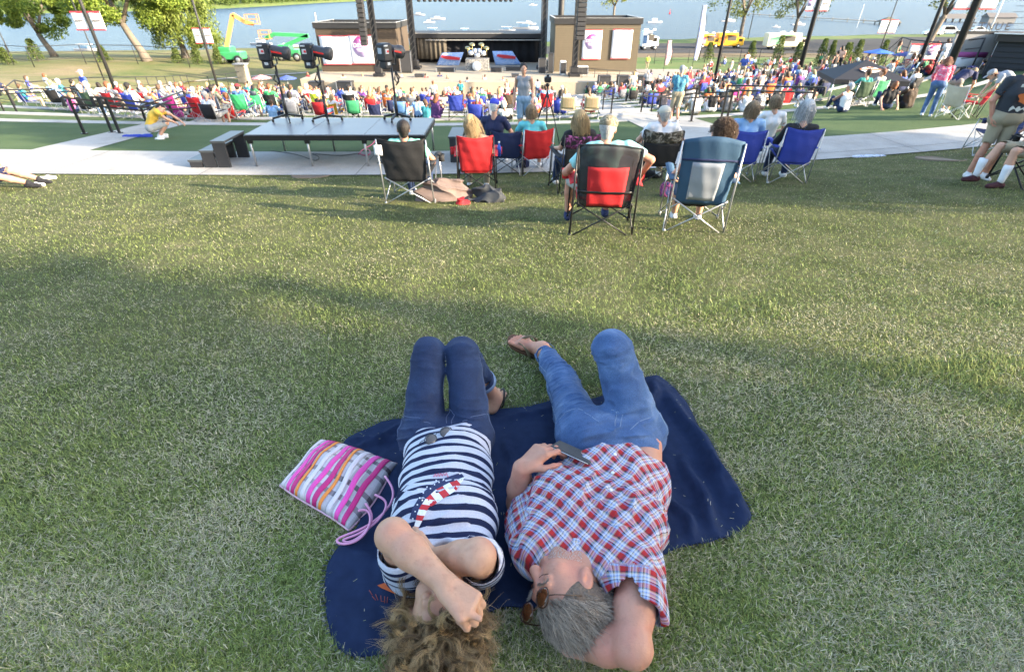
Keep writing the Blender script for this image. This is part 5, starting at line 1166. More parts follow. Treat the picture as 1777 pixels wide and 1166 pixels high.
def person_prims(j, kind='m', sleeve='short', legs='long', detail=1, fat=1.0, hair='short', hat=None):
    bw = 1.0 if kind == 'm' else .9; f_ = j['face']; up = norm(j['head']-j['neck']); P = {}
    sk, (r, f, u, g) = head(j['head'], f_, up if abs(np.dot(up, f_)) < .8 else up+np.array([0, 0, .3]), 1.0, detail > 0)
    sk += [cone(j['neck']-(0, 0, .03), j['head']-up*.06, .055*bw, .05*bw, k=.03), cone(j['sh'][0], j['sh'][1], .045, k=.03)]
    for i in (0, 1):
        sk += [cone(j['sh'][i], j['el'][i], .047*bw, .04*bw, k=.02), cone(j['el'][i], j['wr'][i], .039*bw, .026*bw, k=.015)]
        d = norm(j['wr'][i]-j['el'][i]); s = (-1, 1)[i]; nrm = norm((-s*.5, .2, -.8))
        if detail: sk += hand(j['wr'][i], d, nrm, (-s, .2, .3), curl=(.45, .5, .55, .6), sc_=.95, r=.0095)
        else: sk += [ell(j['wr'][i]+d*.08, (.035, .035, .07) if abs(d[2]) > .6 else (.035, .07, .035), k=.02)]
        sk += [cone(j['hip'][i], j['knee'][i], .075, .05, k=.02), cone(j['knee'][i], j['knee'][i]*.6+j['ank'][i]*.4, .052, .055, k=.015), cone(j['knee'][i]*.6+j['ank'][i]*.4, j['ank'][i], .052, .036, k=.015)]
    P['skin'] = sk; up2 = norm(j['neck']-j['pel']); sh = []; X = np.array([1., 0, 0])
    for s in (-1, 1):
        sh += [cone(j['pel']+X*s*.06, j['che']+X*s*.07*bw, .105*fat*bw, .105*fat*bw, k=.05), cone(j['che']+X*s*.07*bw, (j['sh'][0]+j['sh'][1])/2+X*s*.09*bw, .105*fat*bw, .075*bw, k=.05)]
    sh += [cone((j['sh'][0]+j['sh'][1])/2-X*.16*bw, (j['sh'][0]+j['sh'][1])/2+X*.16*bw, .056, k=.03)]
    for i in (0, 1):
        a, b_, c = j['sh'][i], j['el'][i], j['wr'][i]
        if sleeve == 'short': sh += [cone(a, a+(b_-a)*.6, .066*bw, .062*bw, k=.03), cut(cone(a+(b_-a)*.5, b_, .05*bw, .06*bw, k=.003)) if detail else cone(a, a+(b_-a)*.5, .06, k=.02)]
        elif sleeve == 'long': sh += [cone(a, b_, .064*bw, .052*bw, k=.03), cone(b_, b_+(c-b_)*.92, .052*bw, .038*bw, k=.02)]
    sh += [cut(cone(j['neck']+up2*.0, j['head'], .056 if sleeve != 'none' else .075, .09, k=.01))]
    P['shirt'] = sh
    pt = [cone(j['hip'][0], j['hip'][1], .115*fat, k=.04), cone(j['pel']-X*.06, j['pel']+X*.06, .098*fat, k=.04)]; fr = 1.0
    for i in (0, 1):
        a, b_, c = j['hip'][i], j['knee'][i], j['ank'][i]
        if legs == 'long': pt += [cone(a, b_, .094, .068, k=.015), cone(b_, c+(b_-c)*.04, .068, .055, k=.01)]
        else: pt += [cone(a, a+(b_-a)*.93, .100, .082, k=.015), cut(cone(a+(b_-a)*.7, b_+(b_-a)*.05, .064, .078, k=.003))] if detail else [cone(a, a+(b_-a)*.93, .100, .08, k=.015)]
    P['trousers'] = pt; so = []
    for i in (0, 1):
        a = j['ank'][i]; d = norm(j['toe']+(0, 0, 0)); d = norm(d-np.array([0, 0, 0])); 
        so += [cone(a-(0, 0, .045)-d*.04, a-(0, 0, .045)+d*.05, .042, .042, k=.02), cone(a-(0, 0, .045)+d*.05, a-(0, 0, .055)+d*.15, .042, .033, k=.02), cone(a-(0, 0, .04), a+(0, 0, .0), .04, .042, k=.02)]
    P['shoes'] = so
    R3 = np.stack([r, f, u], 1); hr = [ell(g(0, -.025, .036), (.088, .102, .094), R3, k=.02), cone(g(0, -.06, -.02), g(0, -.05, -.05), .055, k=.03)]
    if hair == 'long': hr += [cone(g(0, -.055, .0), g(0, -.07, -.15), .085, .075, k=.03), cone(g(-.055, -.02, 0), g(-.065, -.02, -.13), .04, .035, k=.03), cone(g(.055, -.02, 0), g(.065, -.02, -.13), .04, .035, k=.03)]
    if hair == 'bob': hr += [cone(g(-.05, -.03, 0), g(-.05, -.035, -.08), .052, .05, k=.03), cone(g(.05, -.03, 0), g(.05, -.035, -.08), .052, .05, k=.03), cone(g(0, -.06, 0), g(0, -.06, -.07), .06, k=.03)]
    hr += [cut(ell(g(0, .105, -.045), (.082, .075, .085), R3, k=.02))]
    if hat: hr += [cut(ell(g(0, 0, .12), (.14, .16, .085), R3, k=.01))]
    P['hair'] = hr
    if hat: P['hat'] = [ell(g(0, -.018, .055), (.094, .108, .078), R3, k=.01), cut(ell(g(0, -.02, -.03), (.2, .2, .062), R3, k=.003)), ell(g(0, .115, .04), (.062, .075, .009), R3, k=.006)]
    P['frame'] = (r, f, u, g); return P
SK = [mat('skin_light', (.52, .29, .20), .55, var=.15, scale=20, sss=.08), mat('skin_tan', (.38, .19, .12), .55, var=.15, scale=20, sss=.08), mat('skin_brown', (.15, .075, .045), .55, var=.15, scale=20)]
def cloth(name, c): return mat(name, c, .85, var=.12, scale=9, bump=.25, bscale=220)
HAIRC = {'brown': (.075, .042, .022), 'dark': (.014, .010, .008), 'blond': (.36, .25, .12), 'grey': (.34, .33, .32), 'white': (.58, .57, .55), 'dirty blond': (.20, .14, .08), 'auburn': (.16, .06, .025), 'silver': (.42, .42, .42)}
def hair_mat(n): return mat('hair_'+n.replace(' ', '_'), HAIRC[n], .6, var=.55, scale=70, bump=.9, bscale=90)
def person(label, pose, p, rz, shirt, trousers, hair=('brown', 'short'), skin=0, kind='m', sleeve='short', legs='long', hat=None, v=0, arms='lap', res=.009, fat=1.0, s=1.0, strand=0, shoes=None, group=None, tweak=None, print_=None, noseg=()):
    j = J(pose, v, arms=arms)
    if tweak: tweak(j)
    P = person_prims(j, kind, sleeve, legs, 1, fat, hair[1], hat); T = thing('person', label, 'person', tuple(p), rz, group); T.scale = (s, s, s)
    w1 = folds(int(v)+3, .005, 13, (.2, .3, 1), .4); r_ = np.random.default_rng(int(v)+5)
    sdf_obj('body', P['skin'], min(res, .007), [SK[skin] if isinstance(skin, int) else skin], T, local=True)
    sdf_obj('shirt', P['shirt'], res, [shirt] if not isinstance(shirt, list) else shirt, T, w1, local=True)
    sdf_obj('trousers', P['trousers'], res, [trousers], T, w1, local=True)
    for q in (P['shoes'][:3], P['shoes'][3:]): sdf_obj('shoe', q, res, [shoes or mat('white_shoe', (.6, .6, .6), .6)], T, local=True)
    if not strand or hat: hx = sdf_obj('hair', P['hair'], res, [hair_mat(hair[0])], T, local=True)
    else: hx = sdf_obj('hair', P['hair'], res, [hair_mat(hair[0])], T, local=True)
    if strand and hat is None: hair_strands(P['frame'], hair, strand, hx, v)
    if hat is not None: sdf_obj('cap', P['hat'], res*.6, [hat], T, local=True)
    T['_j'] = 0; del T['_j']
    return T, j, P
def hair_strands(fr, hair, n, parent, v, wave=.006, curly=False):
    r, f, u, g = fr; r_ = np.random.default_rng(int(v)+9); uu = norm_rows(r_.normal(size=(n, 3))); R3 = np.stack([r, f, u], 1)
    keep = (uu[:, 1] < .45) & ((uu[:, 2] > -.3) | (uu[:, 1] < -.1)) & (uu[:, 2] > -.7); uu = uu[keep]; n = len(uu); roots = g(0, -.022, .034)+uu[:, [0]]*r*.09+uu[:, [1]]*f*.104+uu[:, [2]]*u*.095
    out = norm_rows(roots-g(0, -.02, .03)); Ls = {'short': .03, 'bob': .14, 'long': .26, 'curly': .13}[hair[1] if not curly else 'curly']; L_ = r_.uniform(.6, 1.1, n)*Ls; ph = r_.uniform(0, 6.3, n); e1 = norm_rows(np.cross(out, u)+1e-6)
    tw = r_.uniform(4, 8, n) if not curly else r_.uniform(9, 15, n); am = r_.uniform(.4, 1, n)*(wave if not curly else .013)
    def fn(s):
        o = out*(L_*min(s, .35)*(.5 if not curly else 1.1))[:, None]; dn = -u*(L_*s*(.95 if hair[1] != 'short' and not curly else .35))[:, None]-f*(L_*s*.08)[:, None]
        return roots+o+dn+e1*(np.sin(ph+tw*s)*am*min(1, s*3))[:, None]+out*(np.cos(ph+tw*s)*am*min(1, s*3))[:, None]
    t = r_.random(n)[:, None]**1.2; c = np.array(HAIRC[hair[0]]); cols = c*.5*(1-t)+np.clip(c*1.9+.03, 0, .8)*t
    return strands('hair_lock', roots, out, fn, r_.uniform(.0012, .0022, n), cols, [M_hair], parent, nseg=12 if curly else 9, local=True)
# ---------------------------------------------------------------- the near row of chairs and their sitters
def rot(p, a): c, s = math.cos(a), math.sin(a); return np.array([p[0]*c-p[1]*s, p[0]*s+p[1]*c, p[2] if len(p) > 2 else 0])
def spot(px, py, rz, back=.28):
    p = at(px, py); q = p+rot((0, back, 0), rz); q[2] = Hf(q[0], q[1]); return q
C_mint = cloth('mint_cotton', (.20, .55, .42)); C_navy = cloth('navy_cotton', (.018, .024, .07)); C_cyan = cloth('pale_cyan_polo', (.30, .60, .62)); C_white = cloth('white_cotton', (.68, .68, .70)); C_black = cloth('black_cotton', (.015, .015, .018))
C_khaki = cloth('khaki_twill', (.30, .26, .18)); C_grey = cloth('grey_jersey', (.25, .26, .28)); C_pinkfl = camo('pink_floral', (.62, .08, .14), (.66, .12, .2), (.55, .5, .5)); C_dnm = M_denim_d; C_red = cloth('red_cotton', (.50, .03, .04)); C_olive = cloth('olive_cotton', (.10, .10, .06)); C_blue = cloth('royal_blue_cotton', (.04, .08, .42)); C_lblue = cloth('light_blue_cotton', (.22, .38, .62))
C_yel = cloth('yellow_cotton', (.66, .42, .06)); C_maroon = cloth('maroon_cotton', (.20, .02, .03)); C_teal = camo('teal_print', (.03, .16, .26), (.10, .30, .40), (.02, .08, .16)); C_whfl = camo('white_floral', (.62, .62, .62), (.66, .64, .62), (.30, .22, .26)); C_turq = cloth('turquoise_cotton', (.12, .50, .55))
NEAR = 0
# (chair label, chair kwargs, px, py, rz, scale)
ch = lambda *a, **k: camp_chair(*a, **k)
near = [
 ('large black camp chair with a price tag, left end of the nearest row', dict(back=F_blk, w=.66, hgt=.93, tube=M_steel), 712, 352, R(-4), 1.0),
 ('red canvas camp chair with a blond woman and a blue bottle', dict(back=F_red, w=.55, hgt=.90, tube=M_blackt), 828, 333, R(2), 1.0),
 ('dark blue camp chair under the man in the royal blue cap', dict(back=F_navy, w=.56, hgt=.84, tube=M_blackt), 880, 304, R(-4), 1.0),
 ('red and navy camp chair turned slightly left, with a bare tripod beyond it', dict(back=F_red, w=.56, hgt=.88, tube=M_steel), 930, 304, R(16), 1.0),
 ('black camp chair with pink camouflage back behind the man in the cyan polo', dict(back=F_blk, style='topband', accent=F_pink, w=.54, hgt=.92, tube=M_blackt), 1001, 335, R(10), 1.0),
 ('big red and black mesh camp chair nearest to the camera', dict(back=F_red, style='mesh', accent=F_red, w=.62, hgt=.97, tube=M_blackt, arm=F_red), 1042, 408, R(-5), 1.0),
 ('black camp chair with woodland camouflage top under the man in the beige cap', dict(back=F_blk, style='topband', accent=F_camo, w=.60, hgt=.92, tube=M_blackt), 1136, 322, R(-7), 1.0),
 ('slate blue round-backed camp chair with a grey mesh window', dict(back=F_teal, style='round', w=.58, hgt=1.0, tube=M_steel), 1203, 402, R(-11), 1.0),
 ('plain blue camp chair left of the woman in white', dict(back=F_blue, w=.54, hgt=.88, tube=M_steel), 1276, 316, R(-9), 1.0),
 ('plain blue camp chair holding the woman with long silver hair', dict(back=F_blue, w=.54, hgt=.90, tube=M_steel), 1365, 318, R(-10), 1.0)]
NS = {}
for i, (lab, kw, px, py, rz, s) in enumerate(near):
    T = ch(lab, **kw); p = spot(px, py, rz); place(T, p, rz, s); NS[i] = (T, p, rz)
def sitter(i, label, shirt, tr, **k):
    T, p, rz = NS[i]; q = p+rot((0, .0, 0), rz); dz = k.pop('dz', 0); q = q.copy(); q[2] += dz; rzz = rz+k.pop('drz', 0); return person(label, k.pop('pose', 'sit'), q, rzz, shirt, tr, **k)
sitter(0, 'person with dark curly hair and mint shirt sunk in the large black chair', C_mint, C_dnm, hair=('dark', 'short'), dz=-.10, arms='rest', v=1, strand=0, skin=1)
sitter(1, 'woman with long blond hair in the red chair beside the navy-capped man', cloth('peach_cotton', (.5, .3, .22)), C_khaki, hair=('blond', 'long'), strand=900, kind='f', v=2, sleeve='none', dz=-.11)
_, p2, rz2 = NS[1]; person('man in navy polo and royal blue cap looking to the stage', 'sit', spot(858, 296, R(-6)), R(-6), C_navy, C_khaki, hair=('white', 'short'), hat=cloth('royal_cap', (.04, .06, .45)), v=3, arms='rest', strand=300)
sitter(3, 'woman with bobbed dark blond hair in the red and navy chair', C_turq, C_khaki, hair=('dirty blond', 'bob'), strand=700, kind='f', v=4, legs='short', drz=R(-20))
sitter(4, 'woman with loose blond hair in front of the camouflage-capped man', C_black, C_dnm, hair=('blond', 'long'), strand=900, kind='f', v=5, dz=-.04)
def tw6(j):
    j['el'][1] = np.array([.44, -.22, .88]); j['wr'][1] = np.array([.40, .02, .66]); j['sh'][1] = np.array([.20, -.21, 1.0]); j['sh'][0] = np.array([-.20, -.21, .97]); j['el'][0] = np.array([-.42, -.10, .70]); j['wr'][0] = np.array([-.30, .22, .66]); j['face'] = norm((.25, 1, -.05)); j['knee'][0] = np.array([-.36, .34, .50]); j['ank'][0] = np.array([-.36, .34, .09]); j['ank'][1] = np.array([.10, .48, .09]); j['pel'] = np.array([-.10, -.06, .50]); j['che'] = np.array([-.09, -.18, .80]); j['neck'] = np.array([-.04, -.2, 1.03]); j['head'] = np.array([-.02, -.15, 1.16])
T6, j6, P6 = sitter(5, 'big man in a pale cyan polo and camouflage cap, arm over the next chair', C_cyan, cloth('light_grey_twill', (.34, .34, .33)), hair=('grey', 'short'), hat=F_tan, fat=1.18, legs='short', tweak=tw6, skin=M_skin_r, shoes=cloth('navy_knit', (.015, .025, .08)), res=.0075, s=.97, dz=-.03)
sitter(6, 'man in a beige cap and white shirt in the woodland camouflage chair', C_white, C_khaki, hair=('grey', 'short'), hat=cloth('beige_cap', (.48, .45, .38)), v=6, arms='rest', strand=300)
T8, j8, P8 = sitter(7, 'woman with thick curly brown hair in the slate blue chair', camo('dark_floral', (.03, .03, .08), (.5, .12, .22), (.3, .3, .35)), C_black, hair=('brown', 'bob'), kind='f', legs='short', v=7, sleeve='none', dz=-.11, s=.95, tweak=lambda j: (j.__setitem__('head', np.array([.10, -.12, 1.20])), j.__setitem__('neck', np.array([.07, -.2, 1.03])), j['el'].__setitem__(1, np.array([.36, -.1, .72]))))
hx = [c for c in T8.children if c.name.startswith('hair')][0]; hair_strands(P8['frame'], ('brown', 'bob'), 2600, hx, 3, curly=True)
sitter(8, 'woman with shoulder-length dark blond hair in the left plain blue chair', C_lblue, C_dnm, hair=('dirty blond', 'bob'), strand=1100, kind='f', v=8, s=1.03)
sitter(9, 'woman with long silver hair and black top in the right plain blue chair', C_black, C_dnm, hair=('silver', 'long'), strand=1400, kind='f', v=9, sleeve='long', tweak=lambda j: (j.__setitem__('head', np.array([.02, -.08, 1.19])),), s=1.02, dz=-.07)
person('woman in a white top with tied hair between the two plain blue chairs', 'sit', spot(1322, 284, R(-8)), R(-8), C_white, C_dnm, hair=('dirty blond', 'bob'), strand=900, kind='f', v=10)
# standing helpers close by
person('woman in a grey sleeveless top standing and facing the photographer', 'stand', at(908, 237), R(172), C_grey, cloth('pale_denim_short', (.2, .3, .42)), hair=('dark', 'short'), kind='f', sleeve='none', legs='short', v=11, skin=0, strand=500)
# right edge
def twr(j): j['face'] = norm((0, 1, -.1))
rzr = R(88); pr = at(1776, 322); Tc = camp_chair('black camp chair turned left at the right edge of the photo', back=F_blk, w=.62, hgt=.9, tube=M_blackt, tr=.014); place(Tc, pr+rot((0, .0, 0), rzr), rzr)
person('man in khaki shorts and white knee socks seated facing left at the right edge', 'sit', pr, rzr, C_grey, C_khaki, hair=('grey', 'short'), legs='short', v=12, arms='lap', fat=1.2, res=.008, shoes=cloth('black_red_shoe', (.05, .015, .02)), tweak=lambda j: j.__setitem__('knee', [np.array([-.14, .50, .52]), np.array([.14, .50, .52])]) or j.__setitem__('ank', [np.array([-.16, .50, .09]), np.array([.16, .62, .09])]))
for i, (dx, dy) in enumerate(((-.16, .50), (.16, .62))):
    q = pr+rot((dx, dy, 0), rzr); b = MB(); b.tube([q+(0, 0, .07), q+(0, 0, .14), q+(0, 0, .27), q+rot((0, -.0, .34), rzr)], [.042, .044, .056, .057], 14)
    o = b.build('knee_sock', [C_white]); bpy_parent = [c for c in bpy.data.objects if c.name.startswith('person') and 'white knee socks' in c.get('label', '')][0]; o.parent = bpy_parent; o.matrix_parent_inverse = (Matrix.Translation(bpy_parent.location) @ Matrix.Rotation(rzr, 4, 'Z')).inverted()
Tst, jst, Pst = person('man in a black T-shirt with an orange eagle print standing at the right edge', 'stand', at(1692, 311), R(168), cloth('washed_black', (.03, .035, .045)), C_khaki, hair=('grey', 'short'), legs='short', v=13, fat=1.2, skin=M_skin_r)
b = MB()
def front(x, z): return np.array([x, .205-.9*x*x, z])
OR, WHT = 0, 1
b.add([front(.09*math.cos(t)*(1+.25*math.sin(5*t)), 1.22+.085*math.sin(t)*(1+.2*math.cos(3*t))) for t in np.linspace(0, 2*math.pi, 24, endpoint=False)], [tuple(range(24))], 0)
b.add([front(-.13+.26*k/12, 1.09+.02*math.sin(k*1.9))+np.array([0, .004, 0]) for k in range(13)]+[front(-.13+.26*k/12, 1.05+.02*math.cos(k*1.3))+np.array([0, .004, 0]) for k in range(12, -1, -1)], [tuple(range(26))], 1)
for k in range(6): b.add([front(-.12+.043*k, 1.35)+np.array([0, .004, 0]), front(-.09+.043*k, 1.35)+np.array([0, .004, 0]), front(-.09+.043*k, 1.39)+np.array([0, .004, 0]), front(-.12+.043*k, 1.39)+np.array([0, .004, 0])], [(0, 1, 2, 3)], 1)
o = b.build('eagle_print', [mat('orange_print', (.45, .12, .03), .8), mat('pale_print', (.5, .52, .48), .8)], Tst)
T = camp_chair('blue camp chair half hidden behind the standing man at the right edge', back=F_navy, w=.56, tube=M_steel); place(T, spot(1735, 268, R(70)), R(70))
# left edge
person('person stretched out on the lawn at the left edge, bare legs forward', 'ground', at(-34, 326), R(-84), C_navy, C_navy, hair=('brown', 'short'), legs='short', v=14, shoes=C_black, tweak=lambda j: (j.__setitem__('knee', [np.array([-.12, .50, .22]), np.array([.12, .48, .2])]), j.__setitem__('ank', [np.array([-.10, .88, .09]), np.array([.10, .84, .09])]), j['wr'].__setitem__(0, np.array([-.2, .35, .3])), j['wr'].__setitem__(1, np.array([.3, .2, .3]))))
for px, py in ((62, 325), (83, 312)):
    p = at(px, py); b = [cone((-.09, 0, .035), (.02, 0, .04), .035, .04, k=.02), cone((.02, 0, .035), (.12, 0, .03), .04, .03, k=.02), cut(ell((-.05, 0, .085), (.05, .03, .04), k=.01))]
    o = sdf_obj('shoe', b, .007, [mat('white_canvas_shoe', (.7, .69, .67), .7)]); o.location = tuple(p); o.rotation_euler = (0, 0, .3); tag(o, 'white canvas shoe lying '+('nearer the camera' if py > 320 else 'beside the bare feet')+' at the left edge', 'shoe', 'pair of white shoes')
# things lying on the ground
def cloth_heap(name, label, cat, px, py, sx, sy, sz, m, seed, rz=0, amp=.03, sc_=12, group=None):
    p = at(px, py); r_ = np.random.default_rng(seed); pr_ = [ell((r_.uniform(-.6, .6)*sx, r_.uniform(-.6, .6)*sy, r_.uniform(.1, .5)*sz), (sx*r_.uniform(.4, .6), sy*r_.uniform(.4, .6), sz*r_.uniform(.5, .8)), k=.04) for _ in range(6)]+[clip((0, 0, -.01), (0, 0, -1))]
    o = sdf_obj(name, pr_, .009, [m], None, folds(seed, amp, sc_, (math.cos(seed), math.sin(seed), .2), .35)); o.location = tuple(p); o.rotation_euler = (.0, 0, rz); tag(o, label, cat, group); return o
cloth_heap('fleece_blanket', 'crumpled taupe fleece blanket on the grass behind the black chair', 'blanket', 770, 346, .40, .20, .26, fab('taupe_fleece', (.16, .115, .10)), 3, .1, .05, 9)
cloth_heap('jacket', 'charcoal jacket dropped on the grass behind the red chair', 'jacket', 845, 348, .36, .15, .17, fab('charcoal_fleece', (.035, .038, .042)), 5, -.1, .035, 9)
cloth_heap('red_cloth', 'small red cloth poking out between the fleece and the jacket', 'cloth', 806, 354, .10, .07, .08, F_red, 8)
cloth_heap('towel', 'pale blue and white towel spread beside the right walkway', 'towel', 1510, 272, .42, .07, .015, camo('towel_stripe', (.45, .52, .66), (.62, .64, .7), (.25, .33, .55)), 11, .1, .008)
cloth_heap('blue_bag', 'blue folded chair bag on the turf by the squatting man in yellow', 'bag', 240, 238, .40, .09, .06, F_blue, 13, .1, .02)
cloth_heap('sneaker_pair', 'pair of white sneakers by the squatting man in yellow', 'shoes', 276, 242, .14, .08, .05, C_white, 15, .1, .008)
cloth_heap('handbag', 'dark patterned handbag hanging beside the slate blue chair', 'bag', 1160, 340, .13, .10, .17, camo('bag_floral', (.02, .03, .10), (.45, .08, .2), (.02, .02, .04)), 17, .1, .01)
cloth_heap('navy_jacket', 'navy jacket draped by the arm of the red and navy chair', 'jacket', 905, 292, .16, .08, .30, fab('navy_nylon', (.025, .035, .11)), 19, .3, .02)
T = thing('water_bottle', 'blue drink bottle in the armrest of the red chair', 'bottle', tuple(NS[1][1]+rot((.36, .05, .50), NS[1][2]))); b = MB(); b.lathe([(.030, 0), (.031, .13), (.022, .16), (.014, .18), (.014, .2)], (0, 0, 0), 14); b.build('bottle_body', [mat('blue_bottle', (.02, .10, .55), .3)], T); b = MB(); b.lathe([(.016, .2), (.016, .22), (.01, .225)], (0, 0, 0), 12); b.build('cap', [C_white], T)
b = MB(); b.sheet(lambda u, v: np.array([(u-.5)*.11, -.009+.004*math.sin(v*3), (v-.5)*.13]), 5, 5, .002); o = b.build('price_tag', [mat('tag_paper', (.75, .75, .74), .7)], NS[0][0]); o.location = (-.31, -.43, .80)
# black pack under the camouflage chair
cloth_heap('backpack', 'black backpack on the grass between the cyan polo man and the slate blue chair', 'bag', 1132, 308, .16, .12, .14, F_blk, 23, 0, .015)
# photographer's tripod
def tripod(label, px, py, h, spread=.42, legs=3, m=M_blackt, cat='tripod'):
    p = at(px, py); T = thing('tripod', label, cat, tuple(p)); top = np.array([0, 0, h])
    for k in range(legs):
        a = k*2*math.pi/3+.5; f_ = np.array([math.cos(a)*spread, math.sin(a)*spread, 0]); f_[2] = Hf(p[0]+f_[0], p[1]+f_[1])-p[2]; b = MB(); m1 = top*.55+f_*.45; b.tube([top-(0, 0, .1), m1], .016, 8); b.tube([m1, f_], .011, 8); b.lathe([(.02, 0), (.015, .04)], f_, 8); b.build('leg', [m], T)
    b = MB(); b.tube([top-(0, 0, .35), top], .014, 8); b.lathe([(.03, 0), (.045, .03), (.03, .06)], top, 10); b.build('centre_column', [m], T)
    b = MB(); b.box(top+(0, .02, .13), (.14, .16, .11), bev=.02); b.lathe([(.045, 0), (.045, .12), (.05, .14)], top+(0, .08, .13), 14, axis=(0, 1, 0)); b.box(top+(0, .02, .20), (.05, .07, .05), bev=.01); b.build('camera_body', [M_black], T)
    b = MB(); b.tube([top+(0, -.02, .02), top+(.05, -.3, -.12)], .007, 6); b.build('pan_handle', [m], T); return T
tripod('black camera tripod standing beyond the red and navy chair', 946, 268, 1.35)
# ---------------------------------------------------------------- stage riser, follow spots and handrails
def riser():
    p0 = at(455, 291); x0, x1 = -5.22, -1.72; y0, y1 = 10.36, 12.0; zt = -1.515+.62; T = thing('stage_riser', 'low black-edged stage riser with pale top standing on the walkway', 'platform', (x0, y0, zt-.62))
    L = lambda x, y, z: np.array([x-x0, y-y0, z-(zt-.62)])
    for k in range(3):
        xa = x0+(x1-x0)*k/3; xb = x0+(x1-x0)*(k+1)/3; b = MB(); b.box(L((xa+xb)/2, (y0+y1)/2, zt-.012), (xb-xa-.006, y1-y0-.03, .024), bev=.004); b.build('deck_panel', [mat('riser_top', (.14, .145, .16), .35, var=.15, scale=3, bump=.1, bscale=80)], T)
    b = MB()
    for y in (y0, y1): b.box(L((x0+x1)/2, y, zt-.06), (x1-x0, .035, .09))
    for x in (x0, x1): b.box(L(x, (y0+y1)/2, zt-.06), (.035, y1-y0-.036, .088))
    b.build('edge_frame', [M_black], T)
    for k, x in enumerate(np.linspace(x0+.06, x1-.06, 4)):
        for y in (y0+.06, y1-.08):
            b = MB(); zg = Hf(x, y); b.tube([L(x, y, zg), L(x, y, zt-.03)], .022, 8); b.build('leg', [M_steel], T); b = MB(); b.box(L(x, y, zt-.13), (.09, .06, .09)); b.build('leg_clamp', [M_black], T)
    return T
riser()
def steps(label, x, y, rz, n=3, w=.9):
    z = Hf(x, y); T = thing('portable_steps', label, 'steps', (x, y, z), rz); m = mat('black_painted_wood', (.025, .025, .028), .5, bump=.1)
    for k in range(n):
        b = MB(); b.box((0, -.28*(n-1-k), .18*(k+1)-.02), (w, .28, .04)); b.build('tread', [mat('worn_black_tread', (.06, .065, .07), .4)], T)
    for s in (-1, 1):
        b = MB()
        for k in range(n): b.box((s*(w/2-.03), -.28*(n-1-k), .09*(k+1)-.02), (.05, .24, .18*(k+1)-.04))
        b.beam((s*(w/2-.03), -.28*(n-1), .05), (s*(w/2-.03), .1, .5), .04); b.build('side_frame', [m], T)
steps('black portable steps at the left end of the stage riser', -5.75, 10.75, R(-90), 3)
steps('black portable steps at the right end of the stage riser', -1.15, 11.15, R(90), 3)
def follow_spot(label, px, py, rz, flip=0):
    zt = -1.515+.62; d = ray(px, py); s = (zt-CAMH)/d[2]; p = O+d*s; T = thing('follow_spot', label, 'spotlight', tuple(p), rz, 'follow spots on the stage riser'); h = 1.06
    for k in range(4):
        a = k*math.pi/2+.4; e = np.array([math.cos(a)*.30, math.sin(a)*.30, .07]); b = MB(); b.beam((0, 0, .13), e, .03, .04); b.build('leg', [M_black], T); b = MB(); b.lathe([(.028, -.012), (.028, .012)], e-(0, 0, .042), 12, axis=(-math.sin(a), math.cos(a), 0)); b.build('caster', [M_rubber], T)
    b = MB(); b.tube([(0, 0, .08), (0, 0, h)], .022, 8); b.tube([(0, 0, .08), (0, 0, .5)], .032, 8); b.build('stand_pole', [M_black], T)
    b = MB(); b.tube([(0, -.12, h+.32), (0, -.15, h+.02), (0, 0, h), (0, .15, h+.02), (0, .12, h+.32)], .016, 6); b.build('yoke', [M_black], T)
    body = mat('lamp_housing', (.022, .023, .028), .45); Z = h+.24
    b = MB(); b.box((-.14, 0, Z), (.24, .22, .32), bev=.03); b.box((-.14, 0, Z-.22), (.18, .18, .14), bev=.02); b.build('housing', [body], T)
    b = MB(); b.lathe([(.09, 0), (.105, .03), (.10, .22), (.12, .24), (.125, .34), (.11, .36)], (-.02, 0, Z+.03), 16, axis=(1, 0, -.18)); b.build('barrel', [mat('lamp_barrel', (.045, .045, .05), .4)], T)
    b = MB(); b.box((.10, -.112, Z+.0), (.24, .008, .03), Rm=np.array([[.98, 0, .18], [0, 1, 0], [-.18, 0, .98]])); b.build('red_stripe', [mat('red_paint', (.55, .02, .02), .4)], T)
    b = MB(); b.box((-.17, -.113, Z+.02), (.085, .006, .085)); b.box((-.19, -.113, Z+.12), (.10, .006, .025)); b.box((-.14, -.093, Z-.20), (.07, .006, .05)); b.box((-.263, 0, Z+.03), (.006, .1, .1)); b.build('control_label', [mat('label_grey', (.42, .46, .50), .5)], T)
    b = MB(); b.box((-.155, -.1175, Z+.02), (.045, .004, .04)); b.build('label_mark', [mat('red_mark', (.5, .02, .03), .5)], T)
    b = MB(); b.tube([(0, -.1, h-.1), (.06, -.14, h-.22), (.02, -.1, h-.33), (-.06, -.12, h-.25), (0, -.1, h-.12), (.05, -.12, h-.30), (-.03, -.11, h-.36)], .016, 6); b.build('cable_coil', [M_rubber], T)
follow_spot('left follow spot of the three on the riser, angled down towards the stage', 500, 210, R(5)); follow_spot('middle follow spot of the three on the riser', 569, 211, R(-2)); follow_spot('right follow spot of the three, standing alone at the riser end', 690, 209, R(55))
